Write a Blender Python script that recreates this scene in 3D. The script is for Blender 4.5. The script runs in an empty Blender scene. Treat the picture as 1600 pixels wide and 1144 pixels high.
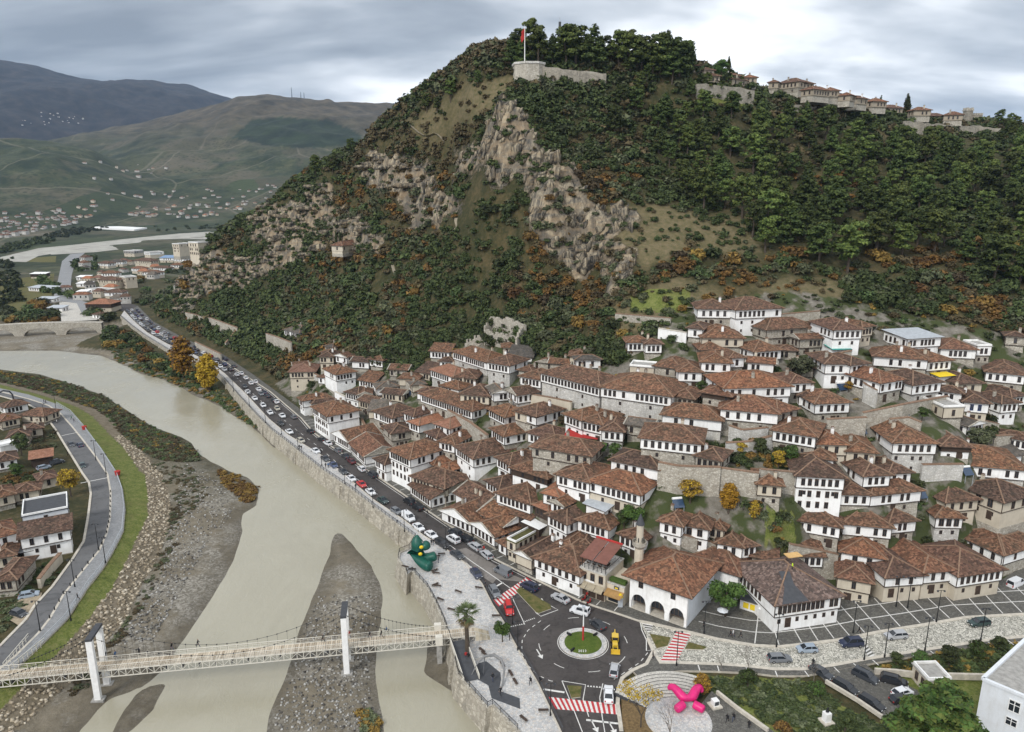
import bpy,bmesh,math,random
import numpy as np
from mathutils import Vector,Matrix
random.seed(7)
rng=np.random.default_rng(7)
scene=bpy.context.scene
COL=scene.collection
# ---------------------------------------------------------------- camera, sky, sun, exposure
F=1130.0
CAM_Z=90.0
PITCH=math.radians(14.0)
cam_data=bpy.data.cameras.new('camera')
cam=bpy.data.objects.new('camera',cam_data)
COL.objects.link(cam)
cam.location=(0,0,CAM_Z)
cam.rotation_euler=(math.radians(90)-PITCH,0,0)
cam_data.sensor_width=36.0
cam_data.lens=36.0*F/1600.0
cam_data.clip_start=1.0
cam_data.clip_end=60000.0
scene.camera=cam
SUN_EL,SUN_ROT=math.radians(40),math.radians(215)
world=bpy.data.worlds.new('World')
scene.world=world
world.use_nodes=True
def build_world():
 nt=world.node_tree
 N,L=nt.nodes,nt.links
 N.clear()
 out=N.new('ShaderNodeOutputWorld')
 bg=N.new('ShaderNodeBackground');bg.inputs['Strength'].default_value=0.1
 sky=N.new('ShaderNodeTexSky');sky.sky_type='NISHITA';sky.sun_disc=False
 sky.sun_elevation=SUN_EL;sky.sun_rotation=SUN_ROT
 sky.air_density=1.0;sky.dust_density=2.0
 tc=N.new('ShaderNodeTexCoord')
 sep=N.new('ShaderNodeSeparateXYZ')
 L.new(tc.outputs['Generated'],sep.inputs[0])
 def math_(op,a,b=None):
  n=N.new('ShaderNodeMath');n.operation=op
  for i,s in enumerate((a,b)):
   if s is None:continue
   if isinstance(s,(int,float)):n.inputs[i].default_value=s
   else:L.new(s,n.inputs[i])
  return n.outputs[0]
 zz=math_('MAXIMUM',sep.outputs[2],0.0)
 den=math_('ADD',zz,0.24)
 px=math_('DIVIDE',sep.outputs[0],den)
 py=math_('DIVIDE',sep.outputs[1],den)
 comb=N.new('ShaderNodeCombineXYZ')
 L.new(px,comb.inputs[0]);L.new(py,comb.inputs[1])
 def noise(scale,detail,rough,off,sx=1.0,dist=0.3):
  mp=N.new('ShaderNodeMapping')
  mp.inputs['Location'].default_value=off
  mp.inputs['Scale'].default_value=(sx,1,1)
  L.new(comb.outputs[0],mp.inputs[0])
  n=N.new('ShaderNodeTexNoise')
  n.inputs['Scale'].default_value=scale;n.inputs['Detail'].default_value=detail
  n.inputs['Roughness'].default_value=rough;n.inputs['Distortion'].default_value=dist
  L.new(mp.outputs[0],n.inputs['Vector'])
  return n.outputs['Fac']
 a=noise(1.05,5,0.5,(3.1,1.3,0),0.6,0.15)
 b=noise(2.4,5,0.5,(9.2,4.7,2),0.5,0.3)
 s=math_('ADD',math_('MULTIPLY',a,0.62),math_('MULTIPLY',b,0.38))
 ramp=N.new('ShaderNodeValToRGB')
 cr=ramp.color_ramp
 cr.elements[0].position=0.365;cr.elements[0].color=(1.75,1.95,2.2,1)
 cr.elements[1].position=0.565;cr.elements[1].color=(9.2,9.3,9.4,1)
 e=cr.elements.new(0.435);e.color=(3.0,3.25,3.55,1)
 e=cr.elements.new(0.495);e.color=(5.0,5.25,5.5,1)
 L.new(s,ramp.inputs[0])
 mix=N.new('ShaderNodeMix');mix.data_type='RGBA'
 mix.inputs['Factor'].default_value=0.93
 L.new(sky.outputs[0],mix.inputs['A']);L.new(ramp.outputs[0],mix.inputs['B'])
 L.new(mix.outputs['Result'],bg.inputs['Color'])
 L.new(bg.outputs[0],out.inputs['Surface'])
build_world()
sun_data=bpy.data.lights.new('sun','SUN')
sun_data.energy=1.5
sun_data.angle=math.radians(14)
sun_data.color=(1.0,0.97,0.92)
sun=bpy.data.objects.new('sun',sun_data)
COL.objects.link(sun)
sun.rotation_euler=(math.radians(90)-SUN_EL,0,math.radians(-35))
scene.view_settings.view_transform='Standard'
scene.view_settings.look='None'
scene.view_settings.exposure=0.72
scene.view_settings.gamma=1.0
scene.view_settings.use_curve_mapping=False
# ---------------------------------------------------------------- pixel <-> place
SP,CP=math.sin(PITCH),math.cos(PITCH)
def ray(u,v):
 dx=(np.asarray(u,float)-800.0)/F
 dy=(572.0-np.asarray(v,float))/F
 return dx,CP+dy*SP,-SP+dy*CP
def at(u,v,z=0.0):
 """the place at height z that the photograph shows at pixel (u, v)"""
 a,b,c=ray(u,v)
 t=(z-CAM_Z)/c
 return float(a*t),float(b*t)
def at_t(u,v,t):
 a,b,c=ray(u,v)
 return float(a*t),float(b*t),float(CAM_Z+c*t)
def to_px(x,y,z):
 zr=z-CAM_Z
 d=y*CP-zr*SP
 return 800+F*x/d,572-F*(y*SP+zr*CP)/d
def line(pts,z=0.0):
 return[at(u,v,z)for u,v in pts]
# ---------------------------------------------------------------- numpy noise
_perm=np.random.default_rng(11).permutation(256)
_perm=np.concatenate([_perm,_perm])
_grad=np.array([[math.cos(a),math.sin(a)]for a in np.linspace(0,2*math.pi,16,endpoint=False)])
def perlin(x,y):
 xi=np.floor(x).astype(int);yi=np.floor(y).astype(int)
 xf=x-xi;yf=y-yi
 u=xf*xf*xf*(xf*(xf*6-15)+10);v=yf*yf*yf*(yf*(yf*6-15)+10)
 def g(ix,iy,fx,fy):
  h=_perm[(_perm[ix&255]+iy)&255]&15
  return _grad[h,0]*fx+_grad[h,1]*fy
 a=g(xi,yi,xf,yf);b=g(xi+1,yi,xf-1,yf)
 c=g(xi,yi+1,xf,yf-1);d=g(xi+1,yi+1,xf-1,yf-1)
 return(a+u*(b-a))*(1-v)+(c+u*(d-c))*v
def fbm(x,y,octaves=4,gain=0.5,ridged=False):
 s=0.0;amp=1.0
 for k in range(octaves):
  n=perlin(x+17.3*k,y-9.1*k)
  s=s+amp*((1-2*np.abs(n))if ridged else n)
  x=x*2.03;y=y*2.03;amp*=gain
 return s
def smooth(e0,e1,x):
 t=np.clip((x-e0)/(e1-e0),0,1)
 return t*t*(3-2*t)
def inside(poly,x,y):
 x=np.asarray(x,float);y=np.asarray(y,float)
 r=np.zeros(x.shape,bool)
 n=len(poly)
 for i in range(n):
  x0,y0=poly[i];x1,y1=poly[(i+1)%n]
  if y0==y1:continue
  r^=((y0>y)!=(y1>y))&(x<(x1-x0)*(y-y0)/(y1-y0)+x0)
 return r
def dist_line(pts,x,y,closed=False):
 d=np.full(np.shape(x),1e18)
 n=len(pts)
 for i in range(n if closed else n-1):
  x0,y0=pts[i];x1,y1=pts[(i+1)%n]
  dx,dy=x1-x0,y1-y0
  l2=dx*dx+dy*dy+1e-12
  t=np.clip(((x-x0)*dx+(y-y0)*dy)/l2,0,1)
  d=np.minimum(d,(x-x0-t*dx)**2+(y-y0-t*dy)**2)
 return np.sqrt(d)
def sdist(poly,x,y):
 d=dist_line(poly,x,y,True)
 return np.where(inside(poly,x,y),d,-d)
def resample(pts,step):
 out=[pts[0]];
 for(x0,y0),(x1,y1)in zip(pts,pts[1:]):
  n=max(1,int(round(math.hypot(x1-x0,y1-y0)/step)))
  for k in range(1,n+1):
   out.append((x0+(x1-x0)*k/n,y0+(y1-y0)*k/n))
 return out
def round_line(pts,it=2):
 for _ in range(it):
  q=[pts[0]]
  for a,b in zip(pts,pts[1:]):
   q+=[(a[0]*.75+b[0]*.25,a[1]*.75+b[1]*.25),(a[0]*.25+b[0]*.75,a[1]*.25+b[1]*.75)]
  q.append(pts[-1]);pts=q
 return pts
# ---------------------------------------------------------------- object helpers
def tag(o,label=None,cat=None,group=None,kind=None):
 if label:o['label']=label
 if cat:o['category']=cat
 if group:o['group']=group
 if kind:o['kind']=kind
 return o
def link(o,parent=None):
 COL.objects.link(o)
 if parent is not None:o.parent=parent
 return o
def empty(name,loc=(0,0,0),rz=0.0):
 o=bpy.data.objects.new(name,None)
 o.empty_display_size=0.5
 COL.objects.link(o)
 o.location=loc;o.rotation_euler=(0,0,rz)
 return o
def child(name,mesh,parent,loc=(0,0,0),rz=0.0,scale=None):
 o=bpy.data.objects.new(name,mesh)
 COL.objects.link(o);o.parent=parent
 o.location=loc;o.rotation_euler=(0,0,rz)
 if scale is not None:o.scale=scale
 return o
def copy_tree(o,parent=None):
 c=o.copy();COL.objects.link(c)
 if parent is not None:c.parent=parent
 for ch in o.children:copy_tree(ch,c)
 return c
class MB:
 """collects faces, builds one mesh with several materials"""
 def __init__(s):s.v=[];s.f=[];s.m=[];s.mats=[]
 def mi(s,mat):
  if mat not in s.mats:s.mats.append(mat)
  return s.mats.index(mat)
 def face(s,pts,mat):
  b=len(s.v);s.v+=[tuple(p)for p in pts]
  s.f.append(tuple(range(b,b+len(pts))));s.m.append(s.mi(mat))
 def poly(s,verts,faces,mat):
  b=len(s.v);s.v+=[tuple(p)for p in verts];k=s.mi(mat)
  for f in faces:s.f.append(tuple(i+b for i in f));s.m.append(k)
 def box(s,x0,x1,y0,y1,z0,z1,mat,top=None,M=None):
  v=[(x0,y0,z0),(x1,y0,z0),(x1,y1,z0),(x0,y1,z0),(x0,y0,z1),(x1,y0,z1),(x1,y1,z1),(x0,y1,z1)]
  if M is not None:v=[tuple(M@Vector(p))for p in v]
  s.poly(v,[(0,3,2,1),(0,1,5,4),(1,2,6,5),(2,3,7,6),(3,0,4,7)],mat)
  s.poly(v[4:],[(0,1,2,3)],top or mat)
 def bar(s,a,b,w,h,mat,up=(0,0,1)):
  """a rectangular bar from a to b"""
  a=Vector(a);b=Vector(b);d=(b-a)
  if d.length<1e-6:return
  d.normalize();u=Vector(up)
  if abs(d.dot(u))>0.98:u=Vector((0,1,0))
  r=d.cross(u).normalized();u=r.cross(d)
  v=[]
  for p in(a,b):
   for sx,sz in((-1,-1),(1,-1),(1,1),(-1,1)):
    v.append(p+r*(sx*w/2)+u*(sz*h/2))
  s.poly(v,[(0,1,2,3),(7,6,5,4),(0,4,5,1),(1,5,6,2),(2,6,7,3),(3,7,4,0)],mat)
 def tube(s,pts,radii,mat,n=6,cap=True):
  rings=[]
  pts=[Vector(p)for p in pts]
  for i,p in enumerate(pts):
   d=(pts[min(i+1,len(pts)-1)]-pts[max(i-1,0)])
   d=d.normalized()if d.length>1e-9 else Vector((0,0,1))
   u=Vector((0,0,1))if abs(d.z)<0.9 else Vector((1,0,0))
   r=d.cross(u).normalized();w=r.cross(d)
   rr=radii[i]if isinstance(radii,(list,tuple))else radii
   rings.append([p+(r*math.cos(2*math.pi*k/n)+w*math.sin(2*math.pi*k/n))*rr for k in range(n)])
  v=[q for ring in rings for q in ring];f=[]
  for i in range(len(rings)-1):
   for k in range(n):
    f.append((i*n+k,i*n+(k+1)%n,(i+1)*n+(k+1)%n,(i+1)*n+k))
  if cap:f+=[tuple(range(n-1,-1,-1)),tuple(range((len(rings)-1)*n,len(rings)*n))]
  s.poly(v,f,mat)
 def prism(s,poly,z0,z1,mat,top=None,bottom=False):
  """vertical prism over a simple polygon (any winding)"""
  ar=sum(p[0]*q[1]-q[0]*p[1]for p,q in zip(poly,poly[1:]+poly[:1]))
  if ar<0:poly=poly[::-1]
  n=len(poly)
  v=[(x,y,z0)for x,y in poly]+[(x,y,z1)for x,y in poly]
  s.poly(v,[(i,(i+1)%n,n+(i+1)%n,n+i)for i in range(n)],mat)
  s.sheet(poly,z1,top or mat)
 def sheet(s,poly,z,mat):
  from mathutils.geometry import tessellate_polygon
  tri=tessellate_polygon([[Vector((x,y,0))for x,y in poly]])
  v=[(x,y,z)for x,y in poly];f=[]
  for a,b,c in tri:
   A,B,Cc=poly[a],poly[b],poly[c]
   cr=(B[0]-A[0])*(Cc[1]-A[1])-(B[1]-A[1])*(Cc[0]-A[0])
   f.append((a,b,c)if cr>0 else(a,c,b))
  s.poly(v,f,mat)
 def strip(s,pts,w,z,mat):
  """flat ribbon of width w along pts"""
  l,r=offset(pts,w/2),offset(pts,-w/2)
  for i in range(len(pts)-1):
   s.face([(*r[i],z),(*r[i+1],z),(*l[i+1],z),(*l[i],z)],mat)
 def mesh(s,name='mesh',smooth_=False):
  me=bpy.data.meshes.new(name)
  me.from_pydata(s.v,[],s.f)
  for m in s.mats:me.materials.append(m)
  if len(s.mats)>1:
   me.polygons.foreach_set('material_index',np.array(s.m,dtype=np.int32))
  if smooth_:me.polygons.foreach_set('use_smooth',np.ones(len(s.f),bool))
  me.update()
  return me
 def build(s,name,parent=None,loc=(0,0,0),rz=0.0,smooth_=False):
  o=bpy.data.objects.new(name,s.mesh(name,smooth_))
  COL.objects.link(o)
  if parent is not None:o.parent=parent
  o.location=loc;o.rotation_euler=(0,0,rz)
  return o
def offset(pts,d):
 """polyline moved d to its left"""
 out=[]
 n=len(pts)
 for i in range(n):
  a=pts[max(i-1,0)];b=pts[min(i+1,n-1)]
  dx,dy=b[0]-a[0],b[1]-a[1];l=math.hypot(dx,dy)or 1
  out.append((pts[i][0]-dy/l*d,pts[i][1]+dx/l*d))
 return out
def grid_mesh(name,X,Y,Z,attrs,mat,smooth_=True):
 r,c=X.shape
 me=bpy.data.meshes.new(name)
 me.vertices.add(r*c)
 me.vertices.foreach_set('co',np.stack([X,Y,Z],-1).reshape(-1).astype(np.float32))
 idx=np.arange(r*c).reshape(r,c)
 q=np.stack([idx[:-1,:-1],idx[:-1,1:],idx[1:,1:],idx[1:,:-1]],-1).reshape(-1,4)
 nf=len(q)
 me.loops.add(nf*4);me.polygons.add(nf)
 me.loops.foreach_set('vertex_index',q.reshape(-1).astype(np.int32))
 me.polygons.foreach_set('loop_start',np.arange(0,nf*4,4,dtype=np.int32))
 me.polygons.foreach_set('loop_total',np.full(nf,4,dtype=np.int32))
 me.polygons.foreach_set('use_smooth',np.full(nf,smooth_,dtype=bool))
 me.update(calc_edges=True)
 for k,a in attrs.items():
  at_=me.attributes.new(k,'FLOAT_COLOR','POINT')
  at_.data.foreach_set('color',np.concatenate([a.reshape(-1,a.shape[-1]),np.ones((r*c,4-a.shape[-1]))],1).astype(np.float32).reshape(-1))
 me.materials.append(mat)
 o=bpy.data.objects.new(name,me)
 COL.objects.link(o)
 return o
def tri_mesh(name,V,T,mats,mi=None,smooth_=False):
 """mesh from numpy triangles"""
 me=bpy.data.meshes.new(name)
 me.vertices.add(len(V));me.vertices.foreach_set('co',np.asarray(V,np.float32).reshape(-1))
 nf=len(T)
 me.loops.add(nf*3);me.polygons.add(nf)
 me.loops.foreach_set('vertex_index',np.asarray(T,np.int32).reshape(-1))
 me.polygons.foreach_set('loop_start',np.arange(0,nf*3,3,dtype=np.int32))
 me.polygons.foreach_set('loop_total',np.full(nf,3,dtype=np.int32))
 if smooth_:me.polygons.foreach_set('use_smooth',np.ones(nf,bool))
 for m in mats:me.materials.append(m)
 if mi is not None:me.polygons.foreach_set('material_index',np.asarray(mi,np.int32))
 me.update(calc_edges=True)
 return me
# ---------------------------------------------------------------- materials
class NT:
 """short hand for building node materials"""
 def __init__(s,name):
  s.mat=bpy.data.materials.new(name);s.mat.use_nodes=True
  s.N=s.mat.node_tree.nodes;s.L=s.mat.node_tree.links
  s.b=s.N['Principled BSDF']
  s.b.inputs['Specular IOR Level'].default_value=0.25
 def put(s,inp,val):
  if isinstance(val,bpy.types.NodeSocket):s.L.new(val,inp)
  elif isinstance(val,(tuple,list))and len(val)==3 and inp.type=='RGBA':inp.default_value=(*val,1)
  else:inp.default_value=val
 def coord(s,scale=(1,1,1),kind='Object',rot=(0,0,0)):
  tc=s.N.new('ShaderNodeTexCoord')
  mp=s.N.new('ShaderNodeMapping')
  mp.inputs['Scale'].default_value=scale;mp.inputs['Rotation'].default_value=rot
  s.L.new(tc.outputs[kind],mp.inputs[0])
  return mp.outputs[0]
 def world_pos(s,scale=(1,1,1)):
  g=s.N.new('ShaderNodeNewGeometry')
  mp=s.N.new('ShaderNodeMapping');mp.inputs['Scale'].default_value=scale
  s.L.new(g.outputs['Position'],mp.inputs[0])
  return mp.outputs[0]
 def noise(s,vec,scale,detail=4,rough=0.55,dist=0.0):
  n=s.N.new('ShaderNodeTexNoise')
  s.L.new(vec,n.inputs['Vector'])
  n.inputs['Scale'].default_value=scale;n.inputs['Detail'].default_value=detail
  n.inputs['Roughness'].default_value=rough;n.inputs['Distortion'].default_value=dist
  return n.outputs['Fac']
 def voro(s,vec,scale,feature='F1',out='Color',rand=1.0):
  n=s.N.new('ShaderNodeTexVoronoi');n.feature=feature
  s.L.new(vec,n.inputs['Vector']);n.inputs['Scale'].default_value=scale
  n.inputs['Randomness'].default_value=rand
  return n.outputs[out]
 def ramp(s,fac,stops):
  r=s.N.new('ShaderNodeValToRGB');s.L.new(fac,r.inputs[0])
  cr=r.color_ramp
  while len(cr.elements)<len(stops):cr.elements.new(0.5)
  for e,(p,c)in zip(cr.elements,stops):
   e.position=p;e.color=(*c,1)if not isinstance(c,(int,float))else(c,c,c,1)
  return r.outputs[0]
 def mix(s,fac,a,b,mode='MIX'):
  m=s.N.new('ShaderNodeMix');m.data_type='RGBA';m.blend_type=mode
  s.put(m.inputs['Factor'],fac);s.put(m.inputs['A'],a);s.put(m.inputs['B'],b)
  return m.outputs['Result']
 def math(s,op,a,b=0.0):
  m=s.N.new('ShaderNodeMath');m.operation=op
  s.put(m.inputs[0],a);s.put(m.inputs[1],b)
  return m.outputs[0]
 def attr(s,name):
  a=s.N.new('ShaderNodeAttribute');a.attribute_name=name
  sp=s.N.new('ShaderNodeSeparateColor');s.L.new(a.outputs['Color'],sp.inputs[0])
  return sp.outputs
 def rand(s):
  o=s.N.new('ShaderNodeObjectInfo');return o.outputs['Random']
 def bump(s,h,strength=0.5,dist=0.1):
  b=s.N.new('ShaderNodeBump');b.inputs['Strength'].default_value=strength;b.inputs['Distance'].default_value=dist
  s.L.new(h,b.inputs['Height']);s.L.new(b.outputs[0],s.b.inputs['Normal'])
 def done(s,color,rough=0.85,**kw):
  s.put(s.b.inputs['Base Color'],color);s.put(s.b.inputs['Roughness'],rough)
  for k,v in kw.items():s.put(s.b.inputs[k],v)
  return s.mat
def plain(name,col,rough=0.7,var=0.25,scale=1.2,spec=0.25,metal=0.0):
 n=NT(name)
 f=n.noise(n.coord(),scale,5,0.6)
 c=n.mix(n.ramp(f,[(0.3,0.0),(0.7,1.0)]),tuple(x*(1-var)for x in col),tuple(min(1,x*(1+var*.5))for x in col))
 n.b.inputs['Specular IOR Level'].default_value=spec
 n.b.inputs['Metallic'].default_value=metal
 return n.done(c,rough)
def flat(name,col,rough=0.5,spec=0.4,metal=0.0):
 n=NT(name);n.b.inputs['Specular IOR Level'].default_value=spec
 n.b.inputs['Metallic'].default_value=metal
 return n.done(col,rough)
def plaster(name,col,dirt=(0.34,0.31,0.26),amount=0.4):
 n=NT(name)
 v=n.coord()
 f=n.noise(v,0.35,6,0.65)
 g=n.noise(n.coord((1.4,1.4,0.18)),1.5,5,0.6)
 d=n.math('MULTIPLY',n.ramp(f,[(0.45,0.0),(0.75,1.0)]),amount)
 d2=n.math('MULTIPLY',n.ramp(g,[(0.5,0.0),(0.8,1.0)]),amount*0.8)
 hs=n.mix(n.rand(),tuple(x*0.92 for x in col),col)
 c=n.mix(d,hs,dirt)
 c=n.mix(d2,c,dirt)
 n.bump(n.noise(v,9,3),0.15,0.03)
 return n.done(c,0.9)
def masonry(name,c1,c2,c3,scale=1.6,mortar=(0.30,0.27,0.22),stain=0.5):
 n=NT(name)
 v=n.coord((1,1,1.5))
 cell=n.voro(v,scale)
 edge=n.voro(v,scale,'DISTANCE_TO_EDGE','Distance')
 sep=n.N.new('ShaderNodeSeparateColor');n.L.new(cell,sep.inputs[0])
 c=n.ramp(sep.outputs[0],[(0.0,c1),(0.5,c2),(1.0,c3)])
 c=n.mix(n.ramp(edge,[(0.03,1.0),(0.1,0.0)]),c,mortar)
 st=n.noise(n.coord((1,1,0.22)),0.5,5,0.65)
 c=n.mix(n.math('MULTIPLY',n.ramp(st,[(0.45,0.0),(0.72,1.0)]),stain),c,(0.11,0.10,0.085))
 f=n.noise(n.coord(),0.25,4)
 c=n.mix(n.math('MULTIPLY',n.ramp(f,[(0.5,0.0),(0.75,1.0)]),0.5),c,(0.5,0.47,0.4))
 n.bump(n.ramp(edge,[(0.0,0.0),(0.15,1.0)]),0.5,0.08)
 return n.done(c,0.95)
def tiles(name,a,b,c,moss=(0.055,0.05,0.032),moss_amt=0.6):
 n=NT(name)
 v=n.coord((1,1,1))
 cell=n.voro(v,2.1)
 sep=n.N.new('ShaderNodeSeparateColor');n.L.new(cell,sep.inputs[0])
 col=n.ramp(sep.outputs[0],[(0.0,a),(0.55,b),(1.0,c)])
 w=n.noise(v,0.45,5,0.7)
 col=n.mix(n.math('MULTIPLY',n.ramp(w,[(0.42,0.0),(0.68,1.0)]),moss_amt),col,moss)
 lich=n.noise(v,3.2,3,0.7)
 col=n.mix(n.math('MULTIPLY',n.ramp(lich,[(0.6,0.0),(0.75,1.0)]),0.45),col,(0.3,0.2,0.13))
 r=n.rand()
 hsv=n.N.new('ShaderNodeHueSaturation')
 n.put(hsv.inputs['Value'],n.math('ADD',n.math('MULTIPLY',r,0.6),0.66))
 n.put(hsv.inputs['Saturation'],n.math('ADD',n.math('MULTIPLY',r,0.25),0.74))
 n.L.new(col,hsv.inputs['Color'])
 n.bump(sep.outputs[1],0.6,0.08)
 return n.done(hsv.outputs[0],0.9)
M={}
M['plaster']=plaster('white_plaster',(0.88,0.88,0.87))
M['old_wall']=plaster('old_ochre_wall',(0.36,0.31,0.24),(0.18,0.15,0.12))
M['castle_stone']=masonry('castle_stone',(0.17,0.155,0.13),(0.25,0.23,0.19),(0.33,0.3,0.25))
M['cream']=plaster('cream_plaster',(0.58,0.52,0.42),(0.3,0.26,0.2))
M['pale_wall']=plaster('pale_blue_white_wall',(0.70,0.73,0.77),amount=0.3)
M['stone']=masonry('rubble_stone',(0.31,0.285,0.24),(0.42,0.39,0.335),(0.53,0.5,0.435),stain=.35)
M['grey_stone']=masonry('grey_washed_stone',(0.46,0.45,0.43),(0.55,0.54,0.515),(0.64,0.63,0.6),mortar=(0.42,0.4,0.36),stain=0.35)
M['river_wall']=masonry('river_wall_stone',(0.27,0.245,0.20),(0.38,0.35,0.29),(0.50,0.46,0.385),scale=1.1,stain=0.7)
M['tile_brown']=tiles('brown_roof_tiles',(0.055,0.028,0.017),(0.13,0.061,0.034),(0.24,0.12,0.066))
M['tile_red']=tiles('red_roof_tiles',(0.068,0.031,0.019),(0.15,0.064,0.034),(0.26,0.12,0.064),moss_amt=0.4)
M['tile_orange']=tiles('orange_roof_tiles',(0.19,0.074,0.036),(0.27,0.107,0.052),(0.33,0.15,0.08),moss_amt=0.25)
M['tile_grey']=tiles('grey_roof_tiles',(0.07,0.062,0.055),(0.105,0.092,0.08),(0.16,0.13,0.105))
M['tile_worn']=tiles('worn_pinkish_tiles',(0.10,0.065,0.052),(0.20,0.115,0.085),(0.34,0.22,0.17),(0.06,0.055,0.05),0.5)
M['tile_green_sheet']=plain('sea_green_awning',(.05,.3,.26),.8)
M['tile_orange_sheet']=plain('orange_terrace',(.42,.1,.03),.8)
M['ridge']=plain('ridge_tiles',(0.24,0.155,0.105),0.9,0.35,2.0)
M['eave']=plain('eave_wood',(0.075,0.055,0.042),0.9)
M['dark_wood']=plain('dark_wood',(0.06,0.042,0.032),0.8)
M['glass']=flat('window_glass',(0.022,0.026,0.032),0.12,0.5)
M['frame_white']=flat('window_frame_white',(0.72,0.72,0.71),0.6)
M['frame_brown']=flat('window_frame_brown',(0.10,0.065,0.045),0.7)
M['frame_blue']=flat('window_frame_blue',(0.04,0.07,0.22),0.6)
M['concrete']=plain('concrete',(0.34,0.33,0.31),0.9,0.3)
M['metal_sheet']=plain('metal_sheet',(0.42,0.45,0.48),0.5,0.2)
M['white_paint']=plain('white_paint',(0.78,0.78,0.77),0.5,0.1)
M['black_metal']=plain('black_metal',(0.02,0.021,0.022),0.5,0.2)
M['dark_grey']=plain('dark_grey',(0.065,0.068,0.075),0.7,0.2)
M['bark']=plain('bark',(0.085,0.068,0.052),0.95,0.4,3)
M['pale_bark']=plain('pale_bark',(0.2,0.175,0.15),0.95,0.4,3)
M['solar']=flat('solar_panel',(0.03,0.055,0.10),0.15,0.6)
M['red_cloth']=plain('red_cloth',(0.42,0.04,0.035),0.9)
M['awning_cream']=plain('cream_awning',(0.62,0.55,0.42),0.9,0.15)
M['awning_tan']=plain('tan_awning',(0.62,0.40,0.17),0.9,0.15)
M['canopy_brown']=plain('brown_canopy',(0.19,0.085,0.065),0.8,0.2)
M['yellow']=plain('yellow_cloth',(0.75,0.55,0.03),0.8,0.1)
def leaf(name,a,b,var=0.42,trans=0.0):
 n=NT(name)
 f=n.noise(n.coord(),0.55,3,0.6)
 g=n.N.new('ShaderNodeNewGeometry')
 rp=g.outputs['Random Per Island']
 c=n.mix(n.ramp(n.math('ADD',n.math('MULTIPLY',f,0.6),n.math('MULTIPLY',rp,0.4)),[(0.3,0.0),(0.68,1.0)]),a,b)
 hsv=n.N.new('ShaderNodeHueSaturation')
 r=n.rand()
 n.put(hsv.inputs['Value'],n.math('ADD',n.math('MULTIPLY',r,2*var),1-var))
 n.put(hsv.inputs['Hue'],n.math('ADD',n.math('MULTIPLY',r,0.03),0.485))
 n.L.new(c,hsv.inputs['Color'])
 return n.done(hsv.outputs[0],0.8)
M['pine']=leaf('pine_needles',(0.017,0.031,0.009),(0.076,0.10,0.024))
M['pine2']=leaf('young_pine_needles',(0.024,0.042,0.011),(0.108,0.132,0.03))
M['dark_leaf']=leaf('dark_evergreen_leaves',(0.017,0.027,0.009),(0.065,0.08,0.026))
M['olive_leaf']=leaf('olive_leaves',(0.038,0.046,0.022),(0.105,0.115,0.06))
M['green_leaf']=leaf('green_leaves',(0.03,0.062,0.014),(0.085,0.145,0.03))
M['rust_leaf']=leaf('rust_leaves',(0.058,0.033,0.013),(0.125,0.068,0.022))
M['yellow_leaf']=leaf('yellow_leaves',(0.20,0.115,0.012),(0.42,0.27,0.025),0.2)
M['ochre_leaf']=leaf('ochre_leaves',(0.11,0.066,0.018),(0.23,0.14,0.035),0.25)
M['brown_scrub']=leaf('brown_scrub',(0.045,0.036,0.018),(0.10,0.076,0.038))
M['scrub_green']=leaf('scrub_green_leaves',(0.028,0.046,0.016),(0.075,0.10,0.034))
M['palm_leaf']=leaf('palm_leaves',(0.06,0.085,0.03),(0.14,0.17,0.075),0.1)
M['palm_dry']=leaf('dry_palm_leaves',(0.12,0.085,0.045),(0.2,0.15,0.085),0.1)
# ---------------------------------------------------------------- traced lines (pixels of the photograph -> places)
WATER_Z=-4.5
WALL=line([(960,1400),(880,1255),(807,1144),(768,1105),(760,1109),(714,1057),(705,1012),(693,975),(680,945),(666,920),(643,895),(636,901),(633,894),(621,875),(623,865),(638,859),(648,842),(637,834),(590,799),(550,768),(500,734),(450,694),(425,675),(400,650),(377,625),(350,594),(330,578),(300,562),(262,548),(225,525),(205,510),(188,495)])
ROAD_L=line([(1010,1400),(930,1255),(876,1144),(840,1068),(817,1029),(801,1001),(787,973),(769,945),(753,913),(729,882),(696,858),(661,837),(631,813),(583,781),(540,744),(506,714),(450,680),(420,655),(385,617),(352,585),(330,568),(300,553),(262,538),(230,520),(210,503),(194,486)])
ROAD_R=line([(1010,1300),(971,1144),(965,1100),(966,1078),(972,1060),(988,1048),(1010,1038),(1021,1018),(1012,998),(999,971),(958,957),(930,948),(901,937),(870,922),(841,908),(773,874),(764,863),(669,799),(591,746),(518,698),(490,676),(471,654),(422,612),(377,583),(344,560),(320,550),(277,538),(261,529),(235,515),(214,503),(203,486)])
FOOT=line([(215,478),(240,503),(290,530),(350,555),(395,585),(440,618),(490,655),(540,690),(590,728),(640,768),(690,800),(740,835),(800,872),(850,895),(905,912),(960,930),(990,935),(1075,950),(1120,935),(1160,940),(1215,950),(1315,925),(1390,925),(1500,915),(1560,900),(1620,870),(1700,850)])
PROM_L=line([(-120,1200),(-60,1120),(20,1050),(70,1003),(104,969),(141,913),(160,890),(178,860),(193,830),(196,795),(192,765),(184,742),(160,705),(132,668),(112,645),(90,632),(45,617),(0,607),(-80,592),(-220,572),(-420,550)])
KERB_L=line([(-160,1200),(-60,1095),(25,1025),(60,990),(78,967),(100,929),(129,893),(155,861),(167,834),(172,810),(173,770),(168,741),(149,713),(129,687),(112,666),(94,646),(76,634),(46,624),(0,612),(-80,597),(-220,577),(-420,555)])
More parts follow.
